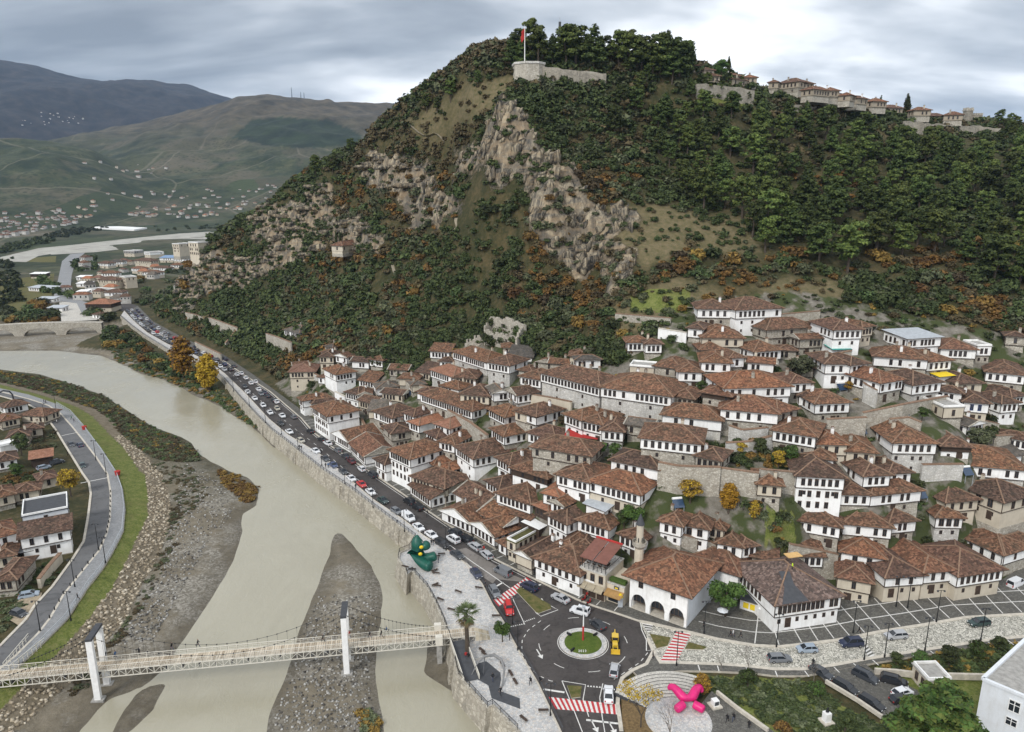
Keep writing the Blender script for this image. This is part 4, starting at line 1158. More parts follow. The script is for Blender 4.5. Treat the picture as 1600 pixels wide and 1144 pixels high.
W((1426,601,1471,596),6,10,"white house with five dark windows left of the yellow canopy",lo='grey_stone',sp=2.2,skip=0)
W((1366,556,1450,562),4.8,9,"long brown roofed house with an open dark veranda",up='plaster',sp=2.4,skip=.4,chim=3)
W((1449,565,1487,562),5.5,9,"white house with three windows right of the dark veranda",up='plaster',sp=1.9,skip=.1)
W((1418,529,1471,526),6.5,8,"white house with pale grey roof and water tank at the wood's edge",roof='metal_sheet',kind='shed',pitch=.08,up='plaster',lo='plaster',chim=0)
W((1470,544,1526,546),4.5,9,"low red brown roofed house at the upper right by the woods",up='plaster',skip=.5,roof='red')
W((1527,541,1550,541),5.5,6,"small white cube house at the far upper right",up='plaster',kind='flat',roof='concrete',chim=0,skip=.4)
W((1541,580,1602,586),6,12,"white house with corner windows under a very wide roof, right edge of the upper town",lo='stone',sp=1.8,chim=0)
W((1494,599,1535,598),5,9,"stone house with brown roof right of the yellow canopy",up='cream',sp=2.5,skip=.3)
W((1506,627,1546,630),7.5,9,"white house with vivid blue windows beside a timber barn front",up='plaster',lo='cream',frame='frame_blue',sp=1.9,skip=.1)
W((1565,630,1592,628),7,8,"white house with arched balcony openings near the right edge",lo='plaster',sp=1.6,arched=True)
W((1580,620,1603,617),5.5,9,"white house behind the arched balcony house at the right edge",up='plaster',chim=0)
W((1274,630,1328,628),6,9,"white and stone house with three windows and a solar panel behind it",up='plaster',lo='stone',sp=2.0)
W((1475,637,1507,636),5,8,"flat roofed beige annex with one dark window left of the blue windowed house",kind='flat',roof='concrete',up='cream',chim=0,sp=3.0)
W((34,808,106,794),9,11,"modern white block with a grey flat roof terrace on the left bank",kind='flat',roof='dark_grey',up='pale_wall',sp=6,chim=0)
W((31,841,109,826),6.8,5,"white house with brown lean roof and lettered front on the left bank",kind='shed',up='plaster',lo='plaster',sp=3.0,chim=0,pitch=.3)
W((-14,842,26,831),7,9,"white house with red brown roof at the left picture edge",roof='red',up='plaster',lo='stone',sp=3,skip=.3)
W((-8,907,24,904),4.5,10,"low house with dark brown roof below the left bank garden",up='stone',skip=.6,chim=0)
W((2,658,30,652),4,8,"low reddish roofed house among garden walls on the left bank",roof='red',up='cream',chim=0,skip=.6)
W((33,648,68,650),4,8,"dark brown roofed house beside the left bank road curve",up='cream',chim=0,skip=.6)
W((8,637,43,630),4,7,"brown roofed house behind the left bank road curve",up='plaster',chim=0,skip=.6)
W((-6,722,26,716),4,8,"wide brown roofed shed with white end on the left bank",up='plaster',chim=0,skip=.6)
W((48,717,80,712),3.4,5,"orange tiled carport on the left bank",kind='shed',roof='orange',up='dark_wood',chim=0,skip=1.0,pitch=.15)
W((0,698,26,692),3.2,5,"white roofed hut in the left bank gardens",kind='flat',roof='white_paint',up='plaster',chim=0,skip=.7)
W((22,770,60,764),4,6,"brown roofed house half hidden behind the modern white block",up='cream',chim=0,skip=.7)
W((886,680,930,685),3.6,6,"bright red canopy roof over a yard in mid town",kind='shed',roof='red_cloth',up='dark_wood',chim=0,pitch=.12,skip=1.0,name='canopy',cat='canopy',base=2)
W((1468,588,1488,586),3.0,4,"yellow orange canopy over a terrace at the upper right",kind='shed',roof='yellow',up='plaster',chim=0,pitch=.1,skip=1.0,name='canopy',cat='canopy',base=2)
W((1303,546,1326,545),2.6,3,"sea green awning on the white house at the top right",kind='shed',roof='green_sheet',up='plaster',chim=0,pitch=.12,skip=1.0,name='canopy',cat='canopy',base=2)
W((655,703,676,709),4.2,7,"bright orange flat roof terrace behind the tall white roadside building",kind='shed',roof='orange_sheet',up='plaster',chim=0,pitch=.06,skip=1.0,name='canopy',cat='canopy',base=2)
def solar(u,v,label):
 x,y,z,t=hit(u,v,1.2);o=tag(empty('solar_heater',(x,y,z-1.2),.2),label,'solar heater')
 b=MB();b.poly([(-1.3,-.9,.4),(1.3,-.9,.4),(1.3,.7,1.9),(-1.3,.7,1.9),(-1.3,-.85,.32),(1.3,-.85,.32),(1.3,.75,1.82),(-1.3,.75,1.82)],[(0,1,2,3),(7,6,5,4),(0,4,5,1),(1,5,6,2),(3,7,4,0)],M['solar']);b.build('panel',o)
 b=MB();b.tube([(-1.2,.9,2.0),(1.2,.9,2.0)],.32,M['white_paint'],8);b.build('tank',o)
 b=MB()
 for s in(-1.1,1.1):b.bar((s,.8,-3),(s,.8,1.9),.08,.08,M['metal_sheet']);b.bar((s,-.8,-3),(s,-.8,.4),.08,.08,M['metal_sheet'])
 b.build('stand',o)
for u,v,lb in((1292,649,"solar heater on the terrace left of the long slanting wall"),(1346,672,"solar heater in the dry yard under the rubble wall"),(1412,643,"wide solar panel behind the curved terrace wall"),(1316,604,"solar heater in the garden left of the high stone terrace"),(1060,786,"blue solar heater at the left foot of the terrace garden"),(984,745,"solar heater beside the lane end of the red doored house"),(1440,772,"blue solar heater between the wavy roof and the beige house"),(1512,736,"solar heater before the very wide brown roofed house"),(1426,519,"solar heater on the grey roofed house at the wood's edge"),(645,612,"blue tarpaulin frame left of the very long window band house")):solar(u,v,lb)
def outbuildings():
 rn=np.random.default_rng(41);r=random.Random(41);n=0
 P=np.array(TOWN_PX);
 for u,v in zip(rn.uniform(470,1600,2600),rn.uniform(545,900,2600)):
  if not inside(TOWN_PX,u,v)or n>=46 or(1050<u<1245 and 690<v<815):continue
  x,y,z,t=hit(u,v,0);L=r.uniform(5,9);D=r.uniform(5,8)
  if z<.5:continue
  bad=False
  for cx,cy,l,d,a,zb,H in HOUSES:
   dx,dy=x-cx,y-cy;lx=dx*math.cos(a)+dy*math.sin(a);ly=-dx*math.sin(a)+dy*math.cos(a)
   if abs(lx)<l/2+L*.45 and-D*.8<ly<d+.5:bad=True;break
  if bad:continue
  rf=r.choice(['brown','brown','red','grey']);up=r.choice(['plaster','plaster','stone','cream'])
  house(None,r.uniform(3,5.5),D,f"small {'white' if up == 'plaster' else 'rubble' if up == 'stone' else 'cream'} outbuilding with {rf} tiles squeezed between the old town houses",roof=rf,up=up,chim=r.randint(0,1),kind=r.choice(['hip','gable','shed','hip']),name='outbuilding',cat='outbuilding',skip=.4,pitch=.32,group=f"small {up} outbuildings with {rf} tiles",x=((x,y),L,r.uniform(-.7,.5),z));n+=1
outbuildings()
for e,H,D,lb,k in(((12,684,44,680),4,8,"brown roofed low house between two left bank gardens",{}),((40,672,66,668),3.6,6,"cream yard house behind the orange carport lane",{}),((-8,778,22,771),4.5,8,"dark roofed house at the left edge beside the modern white block",{}),((62,750,88,744),3.2,6,"low reddish shed left of the yellow green tree",G_(roof='red')),((-10,872,22,866),4,7,"dark shed roof below the red brown roofed left bank house",{}),((33,862,52,858),2.8,6,"pale metal carport roof before the lettered house",G_(roof='metal_sheet',kind='shed',pitch=.08,up='dark_wood',skip=1.0))):
 W(e,H,D,lb,**{**G_(up='cream',chim=1,skip=.4,sp=2.4),**k})
# ---------------------------------------------------------------- special buildings
def z_at(x,y,v):
 """height at which the place (x, y) shows at picture row v"""
 k=(572-v)/F
 return CAM_Z+y*(k*CP-SP)/(CP+k*SP)
rep=W((1212,944,1315,929),7.2,14,"white street house with its worn roof half stripped for repair",roof='worn',up='plaster',lo='plaster',sp=1.1,skip=.06,lw=7,chim=0,pitch=.46,ups=3.2)
def repair():
 ro=[c for c in rep.children if c.name.startswith('roof')][0]
 L=abs(max(v.co.x for v in ro.data.vertices));
 b=MB();m=M['dark_grey']
 def P(x,y):return(x,y,7.2-.46*.15+.46*(y+.75)+.10)
 b.face([P(-L*.78,-.6),P(-L*.05,-.6),P(-L*.18,3.2),P(-L*.1,6.0),P(-L*.38,6.4),P(-L*.46,3.0)],m)
 b.build('stripped_roof_patch',ro)
 b=MB();b.box(L*.1,L*.5,9,11,11.6,11.75,M['awning_tan']);b.build('plank_pile',ro,smooth_=False)
repair()
def arch_wall(b,bays,x0,x1,ztop,zspring,rise,thick,mat,pier=.9,y=0.0,n=10):
 w=(x1-x0)/bays
 for i in range(bays):
  a0=x0+i*w;a1=a0+w;l=a0+pier/2;r=a1-pier/2
  for q0,q1 in((a0,l),(r,a1)):b.box(q0,q1,y,y+thick,0,ztop,mat)
  pts=[(l+(r-l)*k/n,zspring+rise*math.sqrt(max(0,1-((k/n)*2-1)**2)))for k in range(n+1)]
  for(xa,za),(xb,zb)in zip(pts,pts[1:]):
   b.face([(xa,y,za),(xb,y,zb),(xb,y,ztop),(xa,y,ztop)],mat)
   b.face([(xb,y+thick,zb),(xa,y+thick,za),(xa,y+thick,ztop),(xb,y+thick,ztop)],mat)
   b.face([(xa,y,za),(xa,y+thick,za),(xb,y+thick,zb),(xb,y,zb)],mat)
def mosque():
 H=8.2
 c,L,ang,zb=solve_front((985,899,1075,930),H)
 zb=0.1
 root=tag(empty('mosque',(c[0],c[1],zb),ang),"cream walled mosque with three arches and a wide brown tiled hip roof",'mosque')
 D=15.0
 b=MB();arch_wall(b,3,-L/2,L/2,4.6,1.9,1.9,.7,M['plaster'],1.0);b.build('arcade',root)
 b=MB();b.box(-L/2,L/2,0,.7,4.6,H,M['plaster']);b.box(-L/2,-L/2+.6,.7,D,-3,H,M['plaster']);b.box(L/2-.6,L/2,.7,D,-3,H,M['pale_wall'])
 b.box(-L/2+.6,L/2-.6,3.4,3.8,0,H,M['cream']);b.box(-L/2+.6,L/2-.6,D-.6,D,-3,H,M['plaster']);b.box(-L/2+.6,L/2-.6,.7,3.4,4.7,4.9,M['dark_wood'])
 b.build('wall',root)
 b=MB();b.box(-L/2,L/2,0,3.4,-1.0,.12,M['kerb']);b.build('porch_floor',root)
 for x in(-L/2+2.6,L/2-3.2):child('window',window_mesh('frame_brown',False,4),root,(x,0,5.6),0,(1.1,1,1.5))
 for k in range(3):
  xm=-L/2+L/3*(k+.5);b=MB();b.box(xm-L/6+.5,xm+L/6-.5,.95,1.0,1.5,4.5,M['glass'])
  for dx in(-.9,0,.9):b.box(xm+dx-.04,xm+dx+.04,.9,.95,1.5,3.6,M['frame_brown'])
  b.box(xm-L/6+.5,xm+L/6-.5,.9,1.0,1.4,1.5,M['frame_brown']);b.build('arch_glazing',root)
 child('door',DOOR,root,(L*.12,3.4,.12),0,(1.5,1,2.4))
 roof_parts(root,L,D,H,'hip','red',1.5,.44,random.Random(3),chim=0)
 w=tag(empty('house',tuple(root.matrix_basis@Vector((0,0,0))),ang),"white rear wing behind the mosque with brown roof and arched porch",'house')
 w.location=(c[0]+math.cos(ang)*(L/2-1)-math.sin(ang)*(D+1),c[1]+math.sin(ang)*(L/2-1)+math.cos(ang)*(D+1),zb)
 b=MB();b.box(-6,6,0,9,-4,6.8,M['plaster']);b.build('wall',w)
 roof_parts(w,12,9,6.8,'hip','red',.9,.42,random.Random(5),chim=0)
 windows_row(w,9,3.6,1.1,1.8,3,'frame_brown',random.Random(2),y=4.5,side=6,skip=0,arched=True)
 q=Vector((c[0],c[1],0))+Matrix.Rotation(ang,3,'Z')@Vector((-L/2-1.2,D*.42,0))
 top=z_at(q.x,q.y,803)
 m=tag(empty('minaret',(q.x,q.y,0)),"slender beige stone minaret with a grey cone cap behind the mosque roof",'minaret')
 def ringed(prof,mat,name,n=12,par=m):
  b=MB();n_=n
  v=[];f=[]
  for r,z in prof:v+=[(r*math.cos(2*math.pi*k/n_),r*math.sin(2*math.pi*k/n_),z)for k in range(n_)]
  for i in range(len(prof)-1):
   for k in range(n_):f.append((i*n_+k,i*n_+(k+1)%n_,(i+1)*n_+(k+1)%n_,(i+1)*n_+k))
  f.append(tuple(range((len(prof)-1)*n_,len(prof)*n_)))
  b.poly(v,f,mat);return b.build(name,par)
 hb=top*.62
 ringed([(1.35,-2),(1.35,6),(1.05,7.5),(1.0,hb)],M['cream'],'shaft')
 bal=ringed([(1.0,hb-.8),(1.55,hb-.1),(1.6,hb),(1.6,hb+.9),(1.5,hb+.9),(1.5,hb)],M['stone'],'balcony')
 ringed([(.8,hb),(.78,top-2.6),(.9,top-2.5)],M['cream'],'upper_shaft')
 ringed([(1.0,top-2.5),(.62,top-1.5),(.06,top)],M['dark_grey'],'cone_cap')
 b=MB()
 for a in range(6):
  x,y=.8*math.cos(a*1.05),.8*math.sin(a*1.05);b.box(x-.1,x+.1,y-.1,y+.1,hb+.9,hb+1.9,M['glass'])
 b.build('window',m)
mosque()
def cafe():
 H=7.4
 c,L,ang,zb=solve_front((907,884,946,897),H);zb=0.1
 root=tag(empty('cafe_building',(c[0],c[1],zb),ang),"narrow three level cafe with arched windows, brown terrace canopy and cream awnings",'cafe')
 D=9.0
 b=MB();b.box(-L/2,L/2,0,D,-2,H-.9,M['cream']);b.build('wall',root)
 b=MB();b.box(-L/2-.15,L/2+.15,-.15,D,H-.9,H-.6,M['grey_stone']);b.build('cornice',root)
 for k in range(3):child('window',window_mesh('frame_brown',True,2),root,(-L/2+L*(k+.5)/3,0,4.1),0,(1.1,1,1.9))
 for k in range(3):child('door',DOOR,root,(-L/2+L*(k+.5)/3,0,.1),0,(1.7,1,2.3))
 def awning(x0,x1,z,mat,n='awning',y=0.0,reach=1.6):
  b=MB();b.poly([(x0,y,z),(x1,y,z),(x1,y-reach,z-.7),(x0,y-reach,z-.7),(x1,y-reach,z-.95),(x0,y-reach,z-.95)],[(0,3,2,1),(3,5,4,2),(0,1,2,3),(2,4,5,3)],M[mat])
  b.build(n,root)
 for k in range(3):awning(-L/2+L*k/3+.05,-L/2+L*(k+1)/3-.05,3.5,'awning_cream')
 b=MB();b.box(-L*.28,L*.08,-.12,-.02,3.75,4.15,M['white_paint']);b.build('shop_sign',root)
 b=MB()
 for x in np.linspace(-L/2,L/2,7):b.box(x-.05,x+.05,0,.1,H-.6,H+.5,M['black_metal'])
 b.bar((-L/2,.05,H+.5),(L/2,.05,H+.5),.08,.08,M['black_metal']);b.bar((L/2,.05,H+.5),(L/2,D,H+.5),.08,.08,M['black_metal'])
 b.build('railing',root)
 b=MB()
 for x in(-L/2+.2,0,L/2-.2):
  b.bar((x,.5,H-.6),(x,.5,H+1.9),.12,.12,M['black_metal']);b.bar((x,D-1,H-.6),(x,D-1,H+3.4),.12,.12,M['black_metal'])
 b.build('canopy_post',root)
 for s in(-1,1):
  b=MB();x0,x1=(-L/2-.2,-.12)if s<0 else(.12,L/2+.2)
  b.poly([(x0,-.1,H+1.9),(x1,-.1,H+1.9),(x1,D-1.5,H+3.3),(x0,D-1.5,H+3.3),(x0,-.1,H+1.8),(x1,-.1,H+1.8),(x1,D-1.5,H+3.2),(x0,D-1.5,H+3.2)],[(0,1,2,3),(7,6,5,4),(4,5,1,0),(5,6,2,1),(7,4,0,3)],M['canopy_brown'])
  b.build('terrace_canopy',root)
 b=MB();b.box(-L/2-.2,L/2+.2,D-1.5,D-1.1,H+3.2,H+3.6,M['red_cloth']);b.build('canopy_housing',root)
 for k in range(4):
  b=MB();x=-L/2+1+k*(L-2)/3
  b.box(x-.45,x+.45,2.2,3.1,H+.1,H+.18,M['dark_wood']);b.box(x-.06,x+.06,2.6,2.7,H-.6,H+.1,M['black_metal'])
  for dy in(1.5,3.3):b.box(x-.25,x+.25,dy,dy+.5,H-.2,H-.12,M['dark_wood']);b.box(x-.25,x+.25,dy+(.45 if dy>2 else-.05),dy+(.5 if dy>2 else 0),H-.12,H+.35,M['dark_wood'])
  o=b.build('terrace_table',None);o.matrix_world=root.matrix_basis.copy()
  tag(o,["leftmost dark table under the brown canopy on the cafe terrace","second dark table from the left on the cafe terrace","third dark table from the left on the cafe terrace","rightmost dark table under the brown canopy on the cafe terrace"][k],'table','tables on the cafe terrace')
 b=MB();b.box(L/2,L/2+4.2,1.0,D,-2,4.4,M['cream']);b.box(L/2-.05,L/2+4.35,.85,1.2,4.4,4.75,M['grey_stone']);b.build('annex',root)
 awning(L/2+.1,L/2+4.2,3.2,'awning_tan','tan_awning',1.0,1.9)
 b=MB();b.box(L/2+1.8,L/2+3.0,.8,.98,3.6,4.2,M['dark_grey']);b.box(L/2+2.05,L/2+2.75,.72,.8,3.75,4.05,M['yellow']);b.build('shop_sign',root)
 b=MB();b.box(L/2+.4,L/2+3.8,.96,1.02,.2,2.3,M['glass']);b.build('shop_window',root)
 b=MB();b.box(L/2+.3,L/2+4.2,1.4,2.6,4.75,5.5,M['green_leaf']);b.build('planter',root)
cafe()
def stone_wall(px,H,label,mat='stone',th=.7,coping=True,name='stone_wall',cat='wall',up=None,jag=0.0,deep=4.0,group=None):
 """a wall whose top edge shows along px, H above the ground"""
 P=[hit(u,v,H)for u,v in px]
 r=random.Random(len(label));b=MB();c=MB()
 org=P[0]
 pts=[(p[0]-org[0],p[1]-org[1],p[2]-org[2])for p in P]
 q=[]
 for a,d in zip(pts,pts[1:]):
  n=max(1,int(math.dist(a,d)/2.2))
  for k in range(n):q.append(tuple(a[i]+(d[i]-a[i])*k/n for i in range(3)))
 q.append(pts[-1])
 q=[(x,y,z+r.uniform(-jag,jag))for x,y,z in q]
 xy=[(x,y)for x,y,z in q]
 l,rr=offset(xy,th/2),offset(xy,-th/2)
 for i in range(len(q)-1):
  z0,z1=q[i][2],q[i+1][2];zb=-H-deep
  A,B,C_,D_=l[i],l[i+1],rr[i+1],rr[i]
  b.poly([(*A,zb),(*B,zb),(*C_,zb),(*D_,zb),(*A,z0),(*B,z1),(*C_,z1),(*D_,z0)],[(1,0,4,5),(3,2,6,7),(4,7,6,5),(0,3,7,4),(2,1,5,6)],M[mat])
 if coping:
  for i in range(len(q)-1):
   c.bar((q[i][0],q[i][1],q[i][2]+.08),(q[i+1][0],q[i+1][1],q[i+1][2]+.08),th+.25,.18,M['ridge']if mat!='plaster' else M['kerb'])
 root=tag(empty(name,org[:3]),label,cat,group)
 b.build('masonry',root)
 if coping:c.build('coping',root)
 return root
stone_wall([(1126,731),(1186,739)],6,"rubble terrace wall under the garden in the middle of town")
stone_wall([(1188,733),(1246,738)],5.5,"rubble terrace wall running to the ornate white house")
stone_wall([(1029,722),(1060,728),(1126,730)],7,"high rubble retaining wall under the low tile roofed annex")
stone_wall([(1348,645),(1410,632),(1481,619)],4.5,"long rubble wall slanting up below the yellow canopy")
stone_wall([(1291,655),(1354,652)],6,"tall rubble retaining wall left of the long slanting wall")
stone_wall([(1441,726),(1505,725)],4,"weathered whitish wall with two windows at the lane above the beige house",'grey_stone')
stone_wall([(1134,692),(1170,690),(1207,681)],3.5,"grey lane wall above the terrace garden",'grey_stone')
stone_wall([(824,615),(860,621),(893,628)],3.2,"garden wall below the great long white house",'cream')
stone_wall([(623,592),(645,598),(669,606)],4,"old wall at the wood's edge left of the orange roofed house")
stone_wall([(962,490),(1048,497)],2.2,"low field wall on the slope left of the top houses")
stone_wall([(1029,513),(1073,520)],3.2,"whitewashed terrace wall left of the upper cottages",'plaster')
stone_wall([(416,521),(432,526),(455,535)],7,"tall stone retaining wall under the grey roofed house")
stone_wall([(489,582),(519,600)],3,"sloping yard wall beside the villa with the orange hip roof",'grey_stone')
stone_wall([(1220,491),(1281,486)],3,"field wall right of the big house at the top")
stone_wall([(1234,850),(1270,857),(1309,866)],6,"dark rubble retaining wall left of the square windowed street house")
stone_wall([(290,488),(330,497),(371,512)],5,"fortification like retaining wall at the foot of the cliff")
stone_wall([(371,512),(362,524),(352,536)],4,"stepped wall going down from the cliff foot to the road")
stone_wall([(305,534),(345,553)],4,"roadside retaining wall under the cliff")
stone_wall([(1557,681),(1602,679)],4,"garden wall at the right edge below the arched balcony house")
stone_wall([(1530,655),(1560,662)],3,"short terrace wall below the blue windowed house")
stone_wall([(1390,655),(1420,652),(1440,660)],3.2,"curved terrace wall with a solar panel, below the slanting wall")
stone_wall([(1180,905),(1215,915)],3,"low wall left of the repaired roof")
stone_wall([(1058,833),(1110,846),(1128,855)],2.5,"garden wall in front of the arched window house")
stone_wall([(565,655),(572,668),(590,690)],2.2,"winding stair wall between the shops and the stone house",'cream')
stone_wall([(700,640),(735,660),(762,680)],5,"stone wall below the very long windowed house")
stone_wall([(1260,560),(1290,556),(1330,548)],3,"rubble wall with steps left of the tall windowed house")
stone_wall([(1350,585),(1352,600),(1372,610)],5,"grey corner terrace wall below the white bay house",'grey_stone')
stone_wall([(1040,600),(1062,612),(1080,628)],4,"sloping lane wall beside the open shed wing",'grey_stone')
stone_wall([(540,620),(524,612)],5,"pale wall at the start of the walled stairway",'plaster')
stone_wall([(1140,665),(1160,672),(1200,668)],4,"lane wall under the bright green tree",'grey_stone')
stone_wall([(848,104),(880,108),(915,112),(947,116)],6.5,"long curtain wall of the castle right of its round bastion",'castle_stone',1.2,False,'castle_wall',jag=.3,deep=8)
stone_wall([(1088,131),(1130,133),(1178,142)],6,"castle wall over a green meadow on the crest",'castle_stone',1.0,False,'castle_wall',jag=.4,deep=7)
stone_wall([(1412,188),(1428,190),(1444,192)],6,"tall broken piece of castle wall on the right crest",'castle_stone',1.0,False,'castle_wall',jag=.8,deep=7)
stone_wall([(1444,193),(1470,194),(1500,197)],4,"low castle wall left of the square tower",'castle_stone',1.0,False,'castle_wall',jag=.4,deep=7)
stone_wall([(1500,196),(1530,197),(1566,201)],5,"grey castle wall right of the square tower",'castle_stone',1.0,False,'castle_wall',jag=.4,deep=7)
stone_wall([(1240,163),(1275,166)],3.5,"ruined wall among bushes below the crest houses",'castle_stone',1.0,False,'castle_wall',jag=.8,deep=5)
def bastion():
 x,y,z,t=hit(826,127,0)
 root=tag(empty('castle_bastion',(x,y,z)),"pale stone bastion of the castle with a flag pole on its top",'bastion')
 w=25*t/F
 px=[(-w,6),(-w*.86,-1),(-w*.2,-4),(w*.62,-3.4),(w,0),(w*1.05,10),(-w*.7,12)]
 top=z_at(x,y,101)-z
 b=MB()
 v=[];n=len(px)
 for s,zz in((1.12,-6),(1.0,top*.75),(1.0,top)):v+=[(a*s,c*s,zz)for a,c in px]
 f=[(k*n+i,k*n+(i+1)%n,(k+1)*n+(i+1)%n,(k+1)*n+i)for k in range(2)for i in range(n)]
 f.append(tuple(range(2*n,3*n)))
 b.poly(v,f,M['stone']);b.build('masonry',root)
 b=MB()
 for(a,c),(d,e)in zip(px,px[1:]+px[:1]):
  b.bar((a,c,top+.45),(d,e,top+.45),.7,.9,M['grey_stone'])
 b.build('parapet',root)
 fx,fy=-w*.25,1.0
 pz=z_at(x+fx,y+fy,42)-z
 fl=tag(empty('flag_pole',(x+fx,y+fy,z+top)),"tall white flag pole with a hanging red flag on the bastion",'flag pole')
 b=MB();b.tube([(0,0,0),(0,0,pz-top)],[.24,.13],M['white_paint'],6);b.build('pole',fl)
 h=pz-top;b=MB();pts=[]
 for i in range(7):
  for j in range(5):
   s=j/4;pts.append((-.15-s*1.5+.25*math.sin(i*1.3)*s,.5*math.sin(s*5+i*.4),h-.5-i*.75-s*1.7))
 b.poly(pts,[(i*5+j,i*5+j+1,(i+1)*5+j+1,(i+1)*5+j)for i in range(6)for j in range(4)],M['red_cloth']);b.build('flag',fl)
 a=hit(874,92,0);mz=z_at(a[0],a[1],27)
 mt=tag(empty('antenna_mast',(a[0],a[1],a[2])),"thin grey antenna mast rising behind the crest pines",'mast')
 b=MB();b.tube([(0,0,-2),(0,0,mz-a[2])],[.3,.15],M['metal_sheet'],5);b.box(-.6,.6,-.3,.3,mz-a[2]-6,mz-a[2]-2,M['dark_grey']);b.build('mast',mt)
bastion()
def castle_tower():
 x,y,z,t=hit(1510,193,0)
 top=z_at(x,y,171)-z
 root=tag(empty('castle_tower',(x,y,z)),"square crenellated castle tower at the right end of the crest",'tower')
 w=5*t/F
 b=MB();b.box(-w,w,-w,w,-5,top-1,M['castle_stone']);b.box(-w*1.15,w*1.15,-w*1.15,w*1.15,top-1,top-.2,M['stone']);b.build('masonry',root)
 for sx in(-1,1):
  for sy in(-1,1):
   m=MB();m.box(sx*w*.75-.6,sx*w*.75+.6,sy*w*.75-.6,sy*w*.75+.6,top-.2,top+.9,M['stone']);m.build('merlon',root)
 h2=z_at(x,y,180)-z;w2=18*t/F
 r2=tag(empty('castle_gatehouse',(x+w,y+.5,z)),"crenellated castle gate wall right of the square tower",'gatehouse')
 b=MB();b.box(0.2,w2,-1,5,-5,h2,M['castle_stone']);b.build('masonry',r2)
 for k in range(5):
  m=MB();xx=.4+(w2-1.2)*k/4;m.box(xx,xx+.9,-1,0,h2,h2+1.2,M['stone']);m.build('merlon',r2)
castle_tower()
CR=G_(skip=.25,chim=1,pitch=.46,sp=2.2,belt=False)
for e,H,D,lb,k in[((1080,102,1095,103),5,7,"first brown roofed crest house, beside the lone dark pines",{}),((1100,109,1116,110),5,7,"low brown roofed crest house left of the round tree",{}),((1104,118,1125,119),5,6,"cream crest house on the castle wall, left of the round tree",{}),((1143,117,1159,119),5,6,"pale crest house just right of the cypress",{}),((1145,123,1167,126),4.5,6,"low white walled crest house on the castle wall",{}),((1163,121,1183,121),4.5,6,"dark roofed crest house with a thin mast",{}),((1201,129,1216,128),6,7,"left end wing of the largest crest house",{}),((1215,131,1248,127),8,9,"largest cream crest house with a dark recessed balcony",{}),((1254,130,1272,131),9,8,"tall square cream house at the right end of the largest crest house",{}),((1271,139,1297,142),5,7,"long low brown roofed crest house right of the tall square one",{}),((1296,141,1312,142),6,7,"white crest house with a small chimney left of the flat roofed cluster",{}),((1299,149,1325,150),4,6,"low crest house with a grey roof line in front of the white one",G_(roof='grey')),((1325,147,1341,152),4.5,6,"brown roofed crest house in the middle of the skyline row",{}),((1340,153,1356,155),5,6,"crest house with stepped brown roofs",{}),((1340,163,1362,164),5,7,"cream crest house with two windows below the stepped roofs",{}),((1364,158,1386,159),5.5,7,"crest house under a pyramid roof with a tiny cypress behind",{}),((1387,168,1411,169),5,7,"low crest house left of the big lone cypress",{}),((1429,172,1455,172),5.5,7,"white crest house right of the big lone cypress",{}),((1441,181,1476,181),4,6,"long brown roofed crest house near the square tower",{}),((1475,180,1505,179),5,8,"white crest house with a chimney turret left of the square tower",{})]:
 W(e,H*.72,D,lb,**{**CR,'roof':'red','base':2.5,'up':'old_wall','lo':'castle_stone',**k})
def ruin():
 root=tag(empty('ruined_house',hit(784,545,0)[:3]),"roofless stone ruin with broken walls and empty windows above the town",'ruin')
 o=Vector(root.location)
 def broken(px,H,seed,holes):
  P=[Vector(hit(u,v,H)[:3])-o for u,v in px]
  a,d=P[0],P[-1];r=random.Random(seed);n=14;th=.8
  dr=(d-a);nn=Vector((-dr.y,dr.x,0)).normalized()*th
  b=MB()
  zb=min(a.z,d.z)-H-3
  for i in range(n):
   s0,s1=i/n,(i+1)/n
   p,q=a+dr*s0,a+dr*s1
   t=r.uniform(-1.4,.3)
   segs=[(zb,max(p.z,q.z)+t)]
   if i in holes:
    m=(a.z+d.z)/2-H*.45;segs=[(zb,m-.8),(m+.8,max(p.z,q.z)+t)]
   for z0,z1 in segs:
    if z1-z0<.2:continue
    c=[(p.x,p.y),(q.x,q.y),(q.x+nn.x,q.y+nn.y),(p.x+nn.x,p.y+nn.y)]
    b.poly([(*k,z0)for k in c]+[(*k,z1)for k in c],[(0,1,5,4),(1,2,6,5),(2,3,7,6),(3,0,4,7),(4,5,6,7),(3,2,1,0)],M['stone'])
  b.build('broken_wall',root)
 broken([(768,491),(820,503)],8,4,(4,5,10));broken([(756,514),(808,526)],6,6,(3,6,9));broken([(726,534),(760,517)],4,8,());broken([(808,526),(820,505)],7,9,(5,));broken([(758,512),(769,492)],7,2,())
ruin()
W((538,384,564,380),4.5,7,"small pinkish stone church on the cliff ledge beside two cypresses",name='church',cat='church',roof='red',up='cream',lo='cream',kind='hip',chim=0,skip=.5,sp=2.5,pitch=.5,belt=False,base=1.5)
